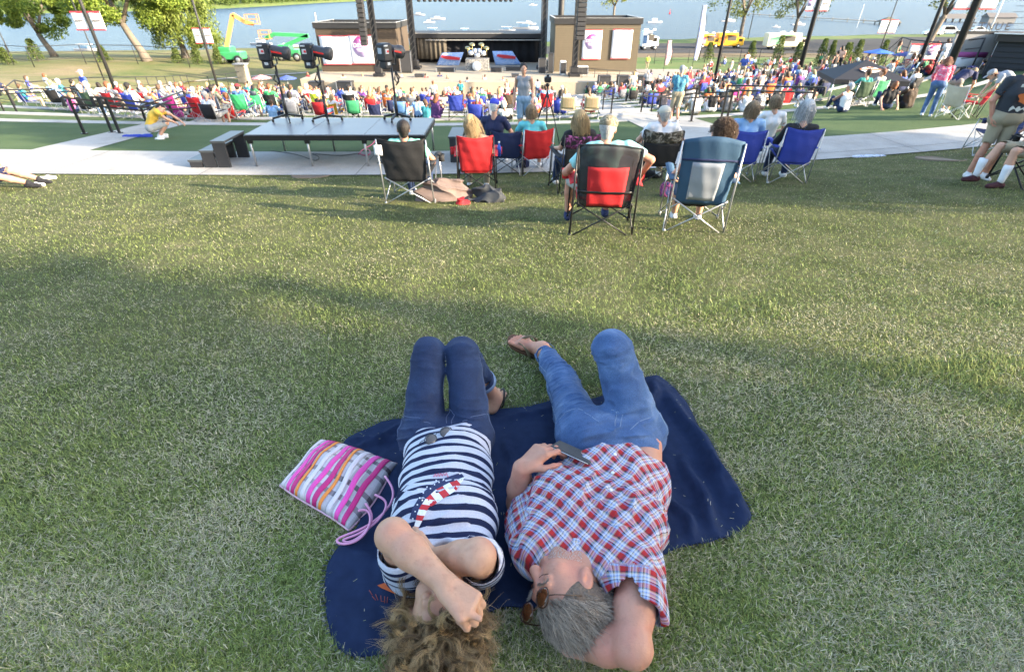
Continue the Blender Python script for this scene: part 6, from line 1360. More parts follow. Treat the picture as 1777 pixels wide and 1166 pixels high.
for k, (nm, lab, pts, m, r_) in enumerate((('cable', 'thin black cable looping on the walkway under the riser', [(470, 262), (520, 268), (548, 282), (558, 272), (532, 265), (590, 272), (622, 266)], M_rubber, .006), ('cable', 'pink and black cable coil on the walkway under the riser', [(622, 268), (632, 256), (645, 262), (640, 272), (622, 268), (628, 260), (650, 250), (652, 238)], mat('pink_cable', (.6, .05, .16), .5), .010),
        ('cable', 'orange cable coil behind the large black chair', [(655, 268), (672, 264), (684, 268), (668, 272), (654, 268), (668, 265), (690, 262)], mat('orange_cable', (.6, .10, .04), .5), .010))):
    P = np.array([at(a, b_, .03) for a, b_ in pts]); t = np.linspace(0, len(P)-1, 40); Q = np.stack([np.interp(t, range(len(P)), P[:, i]) for i in range(3)], 1)
    for _ in range(5): Q[1:-1] = (Q[:-2]+Q[2:])/2
    b = MB(); b.tube(Q, r_, 6); tag(b.build(nm, [m]), lab, 'cable')
def handrail(label, pts, h=.92, sz=.055, hook=False):
    """posts at ground points, a flat rail along their tops and a lower rail"""
    P = [np.array([x, y, Hf(x, y)]) for x, y in pts]; T = thing('handrail', label, 'handrail', tuple(P[0]), 0, 'black stair handrails'); o = P[0]
    for p in P: b = MB(); b.box(p-o+(0, 0, h/2), (sz, sz, h)); b.box(p-o+(0, 0, .015), (.13, .13, .03)); b.build('post', [M_black], T)
    for dz in (0, -.14):
        b = MB(); t = [q-o+(0, 0, h+dz) for q in P]; d0 = norm(t[0]-t[1]); 
        for a, c in zip(t[:-1], t[1:]): b.beam(a, c, sz*1.1, sz*.8)
        if dz == 0: b.beam(t[0]+d0*.26, t[0]+d0*.0, sz*1.1, sz*.8); b.beam(t[0]+d0*.26, t[0]+d0*.28-(0, 0, .22), sz, sz)
        b.build('rail' if dz == 0 else 'lower_rail', [M_black], T)
g2 = lambda px, py: tuple(at(px, py)[:2])
a0 = g2(147, 233); handrail('left black handrail beside the left stairway', [a0, (a0[0]-.25, a0[1]+3.1), (a0[0]-.5, a0[1]+6.2)])
a0 = g2(208, 232); handrail('right black handrail beside the left stairway, next to the squatting man', [a0, (a0[0]-.25, a0[1]+3.1), (a0[0]-.5, a0[1]+6.2)])
a0 = g2(195, 231); handrail('middle black handrail on the left stairway', [a0, (a0[0]-.3, a0[1]+3.1)])
a0 = g2(30, 196); handrail('black handrail by the pale ramp at the far left', [a0, (a0[0]+2.4, a0[1]+.6), (a0[0]+4.6, a0[1]+.9)])
for px, py, lab in ((1060, 198, 'black handrail at the left edge of the central stairway'), (1175, 211, 'black handrail in the middle of the central stairway, left of the man in shorts'), (1199, 212, 'tall black handrail right of the man in khaki shorts')):
    a0 = g2(px, py); handrail(lab, [a0, (a0[0]+.05, a0[1]+2.6), (a0[0]+.1, a0[1]+5.6)], h=1.0)
a0 = g2(1397, 217); handrail('black handrail with hooked end behind the woman with silver hair', [a0, (a0[0]-1.5, a0[1]+2.6)], h=1.0)
a0 = g2(1262, 204); handrail('low black handrail behind the woman in the blue chair', [a0, (a0[0]-1.1, a0[1]+2.6)], h=.8)
# ---------------------------------------------------------------- people and chairs of the first terrace rows
FR = 0
def sitch(px, py, fabc, label_c, plab, shirt, tr, hair, rz=0, v=0, **k):
    T = camp_chair(label_c, back=fabc, w=.56, tube=k.pop('tube', M_steel)); p = spot(px, py, rz); place(T, p, rz)
    if plab: person(plab, 'sit', p, rz, shirt, tr, hair=hair, v=v, res=.013, **k)
def gsit(px, py, lab, shirt, tr, hair, rz=0, v=0, **k): p = at(px, py); return person(lab, k.pop('pose', 'ground'), p, rz, shirt, tr, hair=hair, v=v, res=k.pop('res', .012), **k)
gsit(276, 240, 'man in a yellow T-shirt squatting on the turf by a blue bag', C_yel, cloth('ash_shorts', (.33, .34, .34)), ('dark', 'short'), rz=R(-60), v=20, pose='squat', legs='short')
sitch(106, 193, F_blk, 'black chair at the foot of the left handrail', 'blond person in blue low in the black chair by the left handrail', C_lblue, C_dnm, ('blond', 'short'), v=21)
gsit(130, 197, 'person in a pink top leaning forward on the kerb by the left handrail', cloth('pink_cotton', (.62, .14, .36)), C_dnm, ('dirty blond', 'short'), rz=R(-30), v=22)
sitch(168, 203, F_olive, 'olive chair between the two left handrails', 'grey-haired man in the olive chair', cloth('ash_tee', (.42, .42, .42)), C_khaki, ('grey', 'short'), rz=R(-20), v=23, legs='short')
sitch(205, 205, F_red, 'red chair just right of the left light pole', 'short-haired man in the red chair right of the left light pole', C_grey, C_khaki, ('auburn', 'short'), rz=R(-20), v=24, legs='short')
sitch(240, 208, F_blue, 'blue chair behind the squatting man in yellow', 'man in a dark cap in the blue chair behind the squatting man', C_white, C_dnm, ('dark', 'short'), rz=R(-18), v=25, hat=C_black)
sitch(309, 212, F_mag, 'empty magenta chair with clothes over its seat', None, 0, 0, 0, rz=R(-12)); cloth_heap('magenta_jacket', 'magenta jacket bundled in the empty magenta chair', 'jacket', 312, 205, .2, .12, .3, F_mag, 31, 0, .02)
sitch(336, 203, F_blue, 'blue chair between the magenta and red chairs', None, 0, 0, 0, rz=R(-10))
sitch(352, 214, F_red, 'red chair with a red blanket beside the man in plaid', None, 0, 0, 0, rz=R(-12)); cloth_heap('red_blanket', 'red blanket draped over the red chair on the left turf', 'blanket', 345, 205, .4, .12, .3, F_red, 33, 0, .02)
sitch(382, 213, F_gry, 'grey chair of the man in the brown checked shirt', 'man in a brown checked shirt and jeans perched beside the red chair', camo('brown_check', (.22, .20, .15), (.30, .28, .22), (.10, .09, .07)), cloth('grey_jeans', (.12, .14, .17)), ('dark', 'short'), rz=R(-15), v=26)
sitch(402, 207, F_red, 'red chair with high folded sides left of the green chair', 'person in red sitting low left of the green chair', C_red, C_dnm, ('auburn', 'short'), v=27)
sitch(425, 208, F_brg, 'bright green chair at the left end of the riser', 'person in a dark cap in the bright green chair', cloth('steel_blue', (.06, .14, .30)), C_dnm, ('dark', 'short'), v=28, hat=C_maroon)
for px, py, f_, cl, pl, sh_, hr, v in ((452, 205, F_brg, 'light green chair left of the black mesh chair', None, 0, 0, 0), (477, 203, F_blk, 'black chair behind the left follow spot', 'person in a green top with the black chair behind the left follow spot', cloth('leaf_green', (.05, .35, .12)), ('auburn', 'short'), 29),
    (513, 202, F_gry, 'grey mesh chair right of the left follow spot', 'person in lilac leaning out of the grey mesh chair', cloth('lilac', (.36, .32, .5)), ('brown', 'short'), 30), (538, 196, F_red, 'red chair behind the lime chair', 'person in white with the red chair behind the lime chair', C_white, ('white', 'short'), 31),
    (557, 201, F_lime, 'lime and black chair left of the middle follow spot', None, 0, 0, 0), (578, 200, F_yel if False else fab('mustard_canvas', (.42, .24, .02)), 'mustard and black chair right of the middle follow spot', 'blond woman in a white hood in the mustard chair', C_white, ('blond', 'bob'), 32),
    (612, 203, F_blk, 'low black lounge chair on the turf behind the riser', 'man in a white tee lounging in the low black chair', C_white, ('dark', 'short'), 33), (652, 201, F_navy, 'empty dark round chair left of the right follow spot', None, 0, 0, 0),
    (697, 200, F_red, 'red chair with grey band behind the right follow spot', 'grey-haired person in a red shirt in the banded red chair', C_red, ('white', 'short'), 34), (675, 193, F_org, 'orange chair left of the right follow spot', 'child in camouflage by the orange chair', C_olive, ('dark', 'short'), 35)):
    sitch(px, py, f_, cl, pl, sh_, C_khaki if v % 2 else C_dnm, hr, rz=R(random.uniform(-8, 8)), v=v)
gsit(727, 206, 'dark-haired man in a light blue tee sitting on the kerb right of the riser', C_lblue, C_dnm, ('dark', 'short'), v=36)
gsit(757, 207, 'long-haired woman in a purple top sitting on the kerb', cloth('plum_jersey', (.08, .03, .12)), cloth('plum_skirt', (.06, .02, .10)), ('auburn', 'long'), v=37, kind='f', sleeve='none')
sitch(793, 210, F_blue, 'empty bright blue chair left of the couple sharing a pink mat', None, 0, 0, 0, tube=M_blackt)
gsit(828, 208, 'grey-haired woman in a maroon tank top on the pink mat', C_maroon, cloth('pale_shorts', (.5, .5, .5)), ('grey', 'short'), v=38, kind='f', sleeve='none'); gsit(857, 207, 'grey-haired man in a white tee on the pink mat', C_white, C_dnm, ('grey', 'short'), v=39, fat=1.1)
cloth_heap('mat', 'pink mat under the couple on the first kerb', 'mat', 850, 207, .75, .16, .02, cloth('hot_pink_mat', (.65, .05, .16)), 41, 0, .008)
sitch(884, 203, F_brn, 'brown folding chair right of the couple on the pink mat', None, 0, 0, 0); sitch(947, 201, F_red, 'red chair behind the black tripod', 'person in blue in the red chair behind the tripod', C_lblue, C_dnm, ('brown', 'short'), v=40)
def lawn_chair(label, px, py):
    T = thing('lawn_chair', label, 'lawn chair', tuple(at(px, py)), R(random.uniform(-5, 5)), 'webbed lawn chairs'); m = M_steel; wb = pat_mat('plaid_webbing', [(.30, (.45, .36, .20)), (.08, (.35, .05, .05)), (.30, (.50, .44, .30)), (.08, (.10, .06, .04)), (.24, (.42, .34, .18))], .10, [(.5, (.5, .42, .26)), (.12, (.3, .05, .05)), (.38, (.45, .36, .20))], .09) if 'plaid_webbing' not in bpy.data.materials else bpy.data.materials['plaid_webbing']
    for s in (-1, 1): b = MB(); b.tube([(s*.28, -.25, 0), (s*.28, .22, .40)], .012, 6); b.tube([(s*.28, .25, 0), (s*.28, -.18, .42)], .012, 6); b.build('side_legs', [m], T); b = MB(); b.tube([(s*.28, -.16, .36), (s*.27, -.34, .86)], .012, 6); b.build('back_post', [m], T); b = MB(); b.box((s*.28, 0, .60), (.05, .42, .025), bev=.008); b.build('armrest', [M_white], T)
    for nm, f in (('seat', lambda u, v: np.array([(u-.5)*.54, -.2+.42*v, .38-.03*math.sin(math.pi*u)])), ('backrest', lambda u, v: np.array([(u-.5)*.53, -.2-.14*v-.02*math.sin(math.pi*u), .42+.42*v]))):
        b = MB(); b.sheet(f, 8, 8, .006); o = b.build(nm, [wb], T); V = np.array([v.co for v in o.data.vertices]); cattr(o.data, 'pat', np.stack([V[:, 0]+9, V[:, 2]*2.2+V[:, 1]+9, V[:, 0]*0], 1))
    return T
lawn_chair('left webbed lawn chair of the plaid pair on the first kerb', 984, 208); lawn_chair('right webbed lawn chair of the plaid pair on the first kerb', 1024, 208)
p = at(1168, 214); person('man in a teal print shirt and khaki shorts standing by the central stairway', 'stand', p, R(-8), C_teal, C_khaki, hair=('grey', 'short'), legs='short', v=42, arms='fold', fat=1.1, s=.93, res=.010, strand=300)
for px, py, lab, sh_, tr_, hr, kw in ((1150, 190, 'woman in a taupe top sitting left of the standing man in shorts', cloth('taupe_top', (.20, .16, .16)), C_dnm, ('dirty blond', 'short'), dict(kind='f')), (1205, 200, 'grey-haired man in a white floral shirt by the tall handrail', C_whfl, C_khaki, ('grey', 'short'), dict(fat=1.15)),
    (1233, 195, 'woman in a black tank top with short dark hair on the right kerb', C_black, C_white, ('dark', 'short'), dict(kind='f', sleeve='none')), (1262, 195, 'woman in a grey dress with long blond hair on the right kerb', cloth('grey_dress', (.22, .21, .21)), cloth('grey_dress', (.22, .21, .21)), ('blond', 'long'), dict(kind='f', sleeve='none')),
    (1292, 196, 'woman in a white tank top with very long blond hair on the right kerb', C_white, C_white, ('blond', 'long'), dict(kind='f', sleeve='none')), (1318, 192, 'woman in a black and white print top on the right kerb', camo('bw_print', (.03, .03, .04), (.4, .4, .42), (.05, .05, .07)), C_black, ('brown', 'bob'), dict(kind='f')),
    (1347, 190, 'large man in a black printed tee on the right kerb', C_black, C_black, ('grey', 'short'), dict(fat=1.3)), (1400, 192, 'dark-haired woman in a cream print dress behind the hooked handrail', camo('cream_print', (.62, .56, .52), (.66, .62, .58), (.35, .2, .2)), C_whfl, ('dark', 'bob'), dict(kind='f', sleeve='none')),
    (1462, 195, 'bald man in a white tank top leaning left on the right kerb', C_white, C_dnm, ('silver', 'short'), dict(sleeve='none', skin=1, fat=1.1)), (1536, 190, 'woman in black with auburn hair leaning back on her arm', C_black, C_dnm, ('auburn', 'bob'), dict(kind='f', arms='back')), (1572, 188, 'broad person in a brown shirt beside the bending woman in pink', cloth('dark_brown', (.045, .03, .02)), C_black, ('dark', 'short'), dict(fat=1.3))):
    gsit(px, py, lab, sh_, tr_, hr, rz=R(random.uniform(-12, 12)), v=px % 97, **kw)
sitch(1488, 186, F_olive, 'dark green chair of the man in the teal hooded top', 'man in a teal hooded top seen from behind', cloth('teal_hood', (.03, .22, .20)), C_olive, ('brown', 'short'), v=50, sleeve='long')
sitch(1514, 184, F_grn, 'green high-backed chair tilted beside the man in teal', 'person with dark hair between the two green chairs', C_grey, C_dnm, ('auburn', 'short'), v=51, rz=R(20))
sitch(1360, 180, F_red, 'red chair with a blond child behind the man in black', 'blond child deep in the red chair', C_red, C_dnm, ('blond', 'short'), v=52)
p = at(1606, 201); person('woman in a pink floral blouse and jeans bending over a beige chair', 'bend', p, R(-35), C_pinkfl, M_denim_l, hair=('auburn', 'long'), kind='f', sleeve='long', v=0, res=.010, strand=500, skin=0, tweak=lambda j: [j.__setitem__('che', np.array([0, .0, 1.22])), j.__setitem__('neck', np.array([0, .16, 1.40])), j.__setitem__('head', np.array([0, .28, 1.47])), j.__setitem__('sh', [np.array([-.18, .12, 1.33]), np.array([.18, .12, 1.33])]), j.__setitem__('el', [np.array([-.2, .26, 1.06]), np.array([.2, .26, 1.06])]), j.__setitem__('wr', [np.array([-.15, .34, .82]), np.array([.15, .34, .82])])])
p = at(1642, 195); person('person in a navy top and grey shorts bending behind the beige chair', 'bend', p, R(-70), C_navy, cloth('warm_grey_shorts', (.24, .22, .2)), hair=('dirty blond', 'short'), legs='short', v=0, res=.010)
p = at(1718, 208); person('man in a grey tee and jeans bending left over a red chair', 'bend', p, R(72), cloth('ash_tee2', (.32, .33, .36)), M_denim_l, hair=('auburn', 'short'), v=0, res=.010, hat=cloth('grey_cap', (.3, .3, .32)), fat=1.1, shoes=C_navy)
T = camp_chair('open beige camp chair turned right in front of the bending woman', back=F_beige, w=.56, accent=None, tube=M_white); place(T, spot(1642, 207, R(-60)), R(-60))
T = camp_chair('half-folded red camp chair held by the man in grey', back=F_red, w=.5, hgt=.8, tube=M_blackt); place(T, spot(1690, 204, R(60)), R(60))
# beyond the left rail: seated group facing right
for px, py, lab, sh_, hr, rz, pose in ((20, 178, 'man in a navy polo sitting at the far left edge', C_navy, ('white', 'short'), -70, 'sit'), (68, 170, 'woman in a violet blue top on a white garden chair', cloth('violet_blue', (.08, .10, .42)), ('brown', 'bob'), -50, 'sit'), (96, 163, 'woman in a white blouse with a tan bag on her lap', C_white, ('auburn', 'bob'), -30, 'sit'), (128, 182, 'man in a turquoise tee seated before the light pole', C_turq, ('white', 'short'), -40, 'sit'),
    (150, 184, 'man in a black printed tee with dark hair before the light pole', C_black, ('dark', 'short'), -30, 'sit'), (185, 190, 'dark-haired woman in a white tee right of the light pole', C_white, ('dark', 'bob'), 60, 'sit')):
    person(lab, pose, at(px, py), R(rz), sh_, C_khaki, hair=hr, v=px, res=.014)
person('standing man in a royal blue polo and pink cap by the light pole', 'stand', at(166, 190), R(150), C_blue, C_khaki, hair=('grey', 'short'), hat=cloth('pink_cap', (.55, .28, .34)), v=3, res=.013, arms='fold')
def garden_chair(px, py, rz):
    T = thing('garden_chair', 'white plastic garden chair under the woman in violet blue', 'chair', tuple(at(px, py)), rz)
    for x in (-.22, .22):
        for y in (-.2, .22): b = MB(); b.beam((x*1.1, y*1.1, 0), (x, y, .42), .04); b.build('leg', [M_white], T)
        b = MB(); b.box((x*1.15, 0, .64), (.05, .42, .03), bev=.01); b.build('armrest', [M_white], T)
    b = MB(); b.box((0, 0, .43), (.48, .46, .03), bev=.01); b.build('seat', [M_white], T); b = MB(); b.sheet(lambda u, v: np.array([(u-.5)*.48, -.22-.12*v-.03*math.sin(u*math.pi), .44+.42*v]), 8, 5, .02); b.build('backrest', [M_white], T)
garden_chair(68, 170, R(-50))

# ---------------------------------------------------------------- the crowd on the terraces
SH = {'white': (.66, .66, .67), 'red': (.40, .04, .045), 'navy': (.02, .03, .09), 'black': (.02, .02, .022), 'grey': (.26, .27, .29), 'light blue': (.22, .38, .62), 'royal blue': (.05, .09, .32), 'pink': (.62, .18, .32), 'peach': (.62, .36, .26), 'green': (.05, .20, .10), 'maroon': (.20, .02, .04), 'tan': (.40, .32, .22), 'teal': (.04, .25, .28), 'orange': (.50, .16, .06), 'cream': (.60, .56, .46), 'purple': (.16, .05, .25)}
SHW = [9, 6, 3.5, 4, 4, 3.5, 3, 2.5, 3, 1.6, 1.6, 3, 1.5, 1.5, 4, 1]
HRW = {'brown': 5, 'dark': 4, 'blond': 3.5, 'grey': 3, 'white': 2.5, 'auburn': 1.5}
PROT = {}
def proto(pose, hs, kind, v, arms='lap'):
    key = (pose, hs, kind, v, arms)
    if key in PROT: return PROT[key]
    j = J(pose, v, arms=arms); P = person_prims(j, kind, 'short' if v % 3 else 'none', 'long' if v % 2 else 'short', 0, 1+.12*(v % 3), hs); parts = []
    for i, k in enumerate(('skin', 'shirt', 'trousers', 'hair', 'shoes')): V, F = sdf_mesh(P[k], .024); parts.append((V, F, i if i < 4 else 4))
    V, F, M_ = join_meshes(parts); me = fastmesh('person', V, F); me.polygons.foreach_set('material_index', M_)
    for _ in range(5): me.materials.append(SK[0])
    PROT[key] = me; return me
def chair_proto(c):
    if ('ch', c) in PROT: return PROT[('ch', c)]
    b = MB()
    for s in (-1, 1):
        b.tube([(s*.28, -.26, 0), (s*.27, -.38, .88)], .012, 4, 0, smooth=False); b.tube([(s*.30, .26, 0), (s*.30, .22, .6)], .012, 4, 0, smooth=False); b.tube([(s*.28, -.28, .02), (-s*.26, -.28, .40)], .01, 4, 0, smooth=False); b.box((s*.30, -.05, .61), (.07, .5, .02), m=1)
    b.sheet(lambda u, v: np.array([(u-.5)*.52, -.27-.11*v-.04*math.sin(u*3.14), .36+.5*v]), 5, 4, .01, 1); b.sheet(lambda u, v: np.array([(u-.5)*.52, -.25+.5*v, .40-.05*math.sin(u*3.14)]), 5, 3, .01, 1)
    o = b.build('camp_chair', [M_steel, M_steel]); me = o.data; bpy.data.objects.remove(o); PROT[('ch', c)] = me; return me
ZN = [(0, 'far left'), (240, 'left of the green chairs'), (430, 'behind left follow spot'), (545, 'behind middle follow spot'), (640, 'before left stage tower'), (730, 'before the drum kit'), (870, 'before centre right stage'), (960, 'behind webbed lawn chairs'), (1060, 'before the tan building'), (1150, 'behind central stairway'), (1230, 'behind right kerb row'), (1330, 'left of the canopy'), (1430, 'by the canopy'), (1540, 'right of the canopy')]
used_l = {}
def zone(px): return [z for a, z in ZN if px >= a][-1] if px >= 0 else ZN[0][1]
ORD = ['front', 'second', 'third', 'fourth', 'fifth', 'sixth', 'seventh', 'eighth', 'ninth', 'tenth', 'eleventh', 'twelfth', 'last']
rc = random.Random(5); NP = [0]; EXTRA = []
def crowd_one(x, y, row, rz, pose=None, chair=None):
    px, py = proj((x, y, Hf(x, y)+.8))
    if px < -30 or px > 1810: return False
    for _ in range(12):
        sn = rc.choices(list(SH), SHW)[0]; hn = rc.choices(list(HRW), list(HRW.values()))[0]; ps = pose or rc.choices(['sit', 'ground', 'recline'], [6, 2, 1])[0]
        word = {'sit': 'sitting', 'ground': 'sitting low', 'recline': 'lounging', 'stand': 'standing'}[ps]
        lab = '%s-haired person in %s %s, %s row, %s' % (hn, sn, word, ORD[min(row, 12)], zone(px))
        if lab not in used_l: break
    used_l[lab] = 1
    hs = rc.choice(['short', 'short', 'bob', 'long'] if hn not in ('grey', 'white') else ['short', 'short', 'bob']); v = rc.randint(1, 3); arms = rc.choice(['lap', 'fold', 'hips', 'raise']) if ps == 'stand' else rc.choice(['lap', 'phone']) if ps == 'sit' else 'lap'
    me = proto(ps, hs, 'f' if hs != 'short' else 'm', v, arms)
    if NP[0] >= 222:
        s = rc.uniform(.93, 1.05); z = Hf(x, y); ms = [SK[rc.choices([0, 1, 2], [8, 3, 1])[0]], cloth('crowd_'+sn.replace(' ', '_'), SH[sn]), rc.choice([C_khaki, M_denim_d, C_black, C_white, C_grey]), hair_mat(hn), rc.choice([C_white, C_black])]
        EXTRA.append((me, (x, y, z), rz, s, ms))
        if ps in ('sit', 'recline'): f_ = rc.choices([F_blk, F_red, F_blue, F_navy, F_grn, F_gry], [4, 5, 5, 2, 1.5, 2])[0]; EXTRA.append((chair_proto(0), (x, y, z), rz, 1, [M_steel, f_]))
        used_l.pop(lab, None); return True
    NP[0] += 1
    o = bpy.data.objects.new('person', me); col.objects.link(o); z = Hf(x, y); o.location = (x, y, z); o.rotation_euler = (0, 0, rz); s = rc.uniform(.93, 1.05) if rc.random() > .08 else .75; o.scale = (s, s, s)
    tag(o, lab, 'person', 'crowd seated on the terraces' if ps != 'stand' else 'people standing in the crowd')
    ms = [SK[rc.choices([0, 1, 2], [8, 3, 1])[0]], cloth('crowd_'+sn.replace(' ', '_'), SH[sn]), rc.choice([C_khaki, M_denim_d, M_denim_l, C_black, C_white, C_grey]), hair_mat(hn), rc.choice([C_white, C_black, C_brown])]
    for i, m in enumerate(ms): o.material_slots[i].link = 'OBJECT'; o.material_slots[i].material = m
    if ps in ('sit', 'recline') and (chair if chair is not None else True):
        f_ = rc.choices([F_blk, F_red, F_blue, F_navy, F_grn, F_gry, F_ltb, F_org, F_beige, F_mag], [4, 5, 5, 2, 1.5, 2, 1, .7, .7, .4])[0]; c = bpy.data.objects.new('camp_chair', chair_proto(0)); col.objects.link(c); c.location = (x, y, z); c.rotation_euler = (0, 0, rz); c.material_slots[1].link = 'OBJECT'; c.material_slots[1].material = f_
        tag(c, '%s chair under %s-haired person in %s, %s row, %s' % (f_.name.replace('_canvas', '').replace('_', ' '), hn, sn, ORD[min(row, 12)], zone(px)), 'camp chair', 'camp chairs on the terraces')
    return True
C_brown = cloth('brown_cotton', (.10, .06, .035))
nper = 0
for k in range(0, 12):
    t = TK[k]+1.75; xx = -25.0 if k > 1 else -23
    while xx < 33:
        x = xx+rc.uniform(-.15, .15); y = t+float(bend(x, t))+rc.uniform(-.25, .2); px, py = proj((x, y, Hf(x, y)+.8)); xx += (.88+rc.uniform(0, .3))*(1 if k < 6 else 1.12)
        if -30 <= px <= 1800:
            # the seating is dense in the middle and right, open over the two stairways
            if abs(x-(-10.9-.2*(t-11.75)+.7)) < 1.0 or 3.6 < x < 6.6: continue
            dens = .96 if k >= 2 else (.6 if k == 1 else .25)
            if px < 240: dens *= .75
            if px < 130: dens *= .7
            if k >= 7: dens *= .78 if px < 1150 else .9
            
            if 1440 < px < 1550 and 118 < py < 150: continue
            if rc.random() > dens or nper > 460: continue
            ang = -math.atan2(-3-x, 66-y)*-1; rz = math.atan2(x+3, 66-y)*.8+rc.uniform(-.25, .25)
            if crowd_one(x, y, k, rz, pose='stand' if rc.random() < .05 and k > 4 else None): nper += 1
# people standing along the front of the stage
for px, py in ((742, 160), (765, 158), (778, 162), (812, 168), (842, 163), (600, 160), (633, 158), (655, 157), (873, 165), (880, 172), (1120, 165), (700, 160), (540, 158), (1100, 150), (1190, 165), (1305, 125), (1330, 126), (1350, 122), (1500, 118), (1545, 125), (1590, 122), (1420, 118), (1285, 140), (1450, 128), (1470, 120)):
    p = at(px, py); crowd_one(p[0], p[1], 12, rc.uniform(-.6, .6) if rc.random() < .6 else rc.uniform(2, 4), pose='stand'); nper += 1
for i in range(46):
    px = rc.uniform(1225, 1470) if i < 30 else rc.uniform(1540, 1660); py = rc.uniform(112, 152) if i < 30 else rc.uniform(105, 135); p = at(px, py); crowd_one(p[0], p[1], 12, rc.uniform(.1, .9), pose=rc.choice(['sit', 'sit', 'stand', 'ground'])); nper += 1
def bake_crowd():
    Vs, Fs, Ms, ml, n = [], [], [], [], 0
    for me, p, rz, s, ms in EXTRA:
        V = np.empty(len(me.vertices)*3, np.float32); me.vertices.foreach_get('co', V); V = V.reshape(-1, 3)*s; c, q = math.cos(rz), math.sin(rz); V = np.stack([V[:, 0]*c-V[:, 1]*q+p[0], V[:, 0]*q+V[:, 1]*c+p[1], V[:, 2]+p[2]], 1)
        ix = []
        for m in ms:
            if m not in ml: ml.append(m)
            ix.append(ml.index(m))
        for f in me.polygons: Fs.append([v+n for v in f.vertices]); Ms.append(ix[f.material_index])
        Vs.append(V); n += len(V)
    me = fastmesh('distant_crowd', np.concatenate(Vs), Fs); me.polygons.foreach_set('material_index', np.array(Ms, dtype=np.int32)); tag(obj('distant_crowd', me, ml), kind='stuff')
bake_crowd(); print('crowd', nper)
# ---------------------------------------------------------------- stage house
DZ = CAMH-7.28
def yz(px, py, y): return on_y(px, py, y)
M_brownw = mat('brown_siding', (.065, .048, .034), .8, var=.12, scale=2, bump=.2, bscale=30); M_tanw = mat('tan_siding', (.12, .098, .066), .8, var=.1, scale=2, bump=.2, bscale=30); M_roofb = mat('black_fascia', (.022, .022, .024), .6); M_beige = mat('beige_concrete', (.33, .28, .21), .85, var=.12, scale=1.2, bump=.2, bscale=12)
M_curt = mat('black_drape', (.018, .018, .022), .95, var=.3, scale=2, bump=.6, bscale=8)
b = MB(); b.box((-4.3, 68.5, (DZ-8)/2), (35, 21, DZ+8)); b.box((-4.3, 56.9, DZ-.75), (30, 2.2, 1.5)); tag(b.build('stage_deck', [M_beige]), 'long beige concrete stage deck in front of the lake', 'stage')
def house(label, x0, x1, y0, dep, h, m, bx):
    T = thing('stage_house', label, 'building', (x0, y0, DZ), 0, 'stage side buildings'); w = x1-x0
    b = MB(); b.box((w/2, dep/2, h/2-.2), (w, dep, h-.4)); b.build('wall', [m], T)
    b = MB(); 
    for i in range(int(h/.22)-2): b.box((w/2, -.012, .2+.22*i), (w-.02, .02, .016))
    b.build('siding_joints', [mat('siding_joint_brown', (.10, .08, .06), .9)], T)  # thin strips in one even brown mark the joints between the boards
    b = MB()
    for c, s in (((w/2, -.06, h-.12), (w+.3, .14, .55)), ((w/2, dep+.06, h-.12), (w+.3, .14, .55)), ((-.08, dep/2, h-.12), (.14, dep, .55)), ((w+.08, dep/2, h-.12), (.14, dep, .55))): b.box(c, s)
    b.box((w/2, dep/2, h-.36), (w-.02, dep-.02, .04)); b.build('parapet', [M_roofb], T)
    b = MB(); 
    for c, s in (((w/2, -.06, h+.17), (w+.34, .2, .03)), ((w+.08, dep/2, h+.17), (.2, dep, .03)), ((-.08, dep/2, h+.17), (.2, dep, .03))): b.box(c, s)
    b.build('coping', [mat('pale_metal_coping', (.45, .45, .45), .5, metal=.4)], T)
    return T
HL = house('brown stage side building on the left with two banners', -21.3, -12.6, 63.9, 7.5, 4.55, M_brownw, 0); HR = house('tan stage side building on the right with two banners', 4.7, 13.9, 63.9, 8.5, 4.95, M_tanw, 1)
def grad(name, c0, c1, z0, z1):
    m = bpy.data.materials.new(name); m.use_nodes = True; n = m.node_tree; b = n.nodes['Principled BSDF']; tc = n.nodes.new('ShaderNodeTexCoord'); s = n.nodes.new('ShaderNodeSeparateXYZ'); r = n.nodes.new('ShaderNodeMapRange'); r.inputs[1].default_value = z0; r.inputs[2].default_value = z1; cr = n.nodes.new('ShaderNodeValToRGB'); cr.color_ramp.elements[0].color = (*c0, 1); cr.color_ramp.elements[1].color = (*c1, 1)
    n.links.new(tc.outputs['Object'], s.inputs[0]); n.links.new(s.outputs[2], r.inputs[0]); n.links.new(r.outputs[0], cr.inputs[0]); n.links.new(cr.outputs[0], b.inputs['Base Color']); b.inputs['Roughness'].default_value = .7; return m
M_ban = mat('banner_vinyl', (.70, .70, .72), .6, var=.03); M_bred = mat('banner_red', (.52, .04, .06), .6); M_logo = grad('logo_gradient', (.50, .50, .85), (.62, .04, .22), -.8, .8); M_ink = mat('dark_ink', (.06, .05, .05), .7); M_txt = mat('white_ink', (.78, .76, .78), .6)
def text(s, size, m, parent, loc, rx=math.pi/2, name='lettering', rz=0, mirror=False):
    cu = bpy.data.curves.new('t', 'FONT'); cu.body = s; cu.size = size; cu.align_x = 'CENTER'; cu.align_y = 'CENTER'; cu.extrude = .004; t = bpy.data.objects.new('t', cu); col.objects.link(t); dg = bpy.context.evaluated_depsgraph_get(); me = bpy.data.meshes.new_from_object(t.evaluated_get(dg)); bpy.data.objects.remove(t)
    o = obj(name, me, [m]); o.parent = parent; o.location = loc; o.rotation_euler = (rx, 0, rz); 
    if mirror: o.scale = (-1, 1, 1)
    return o
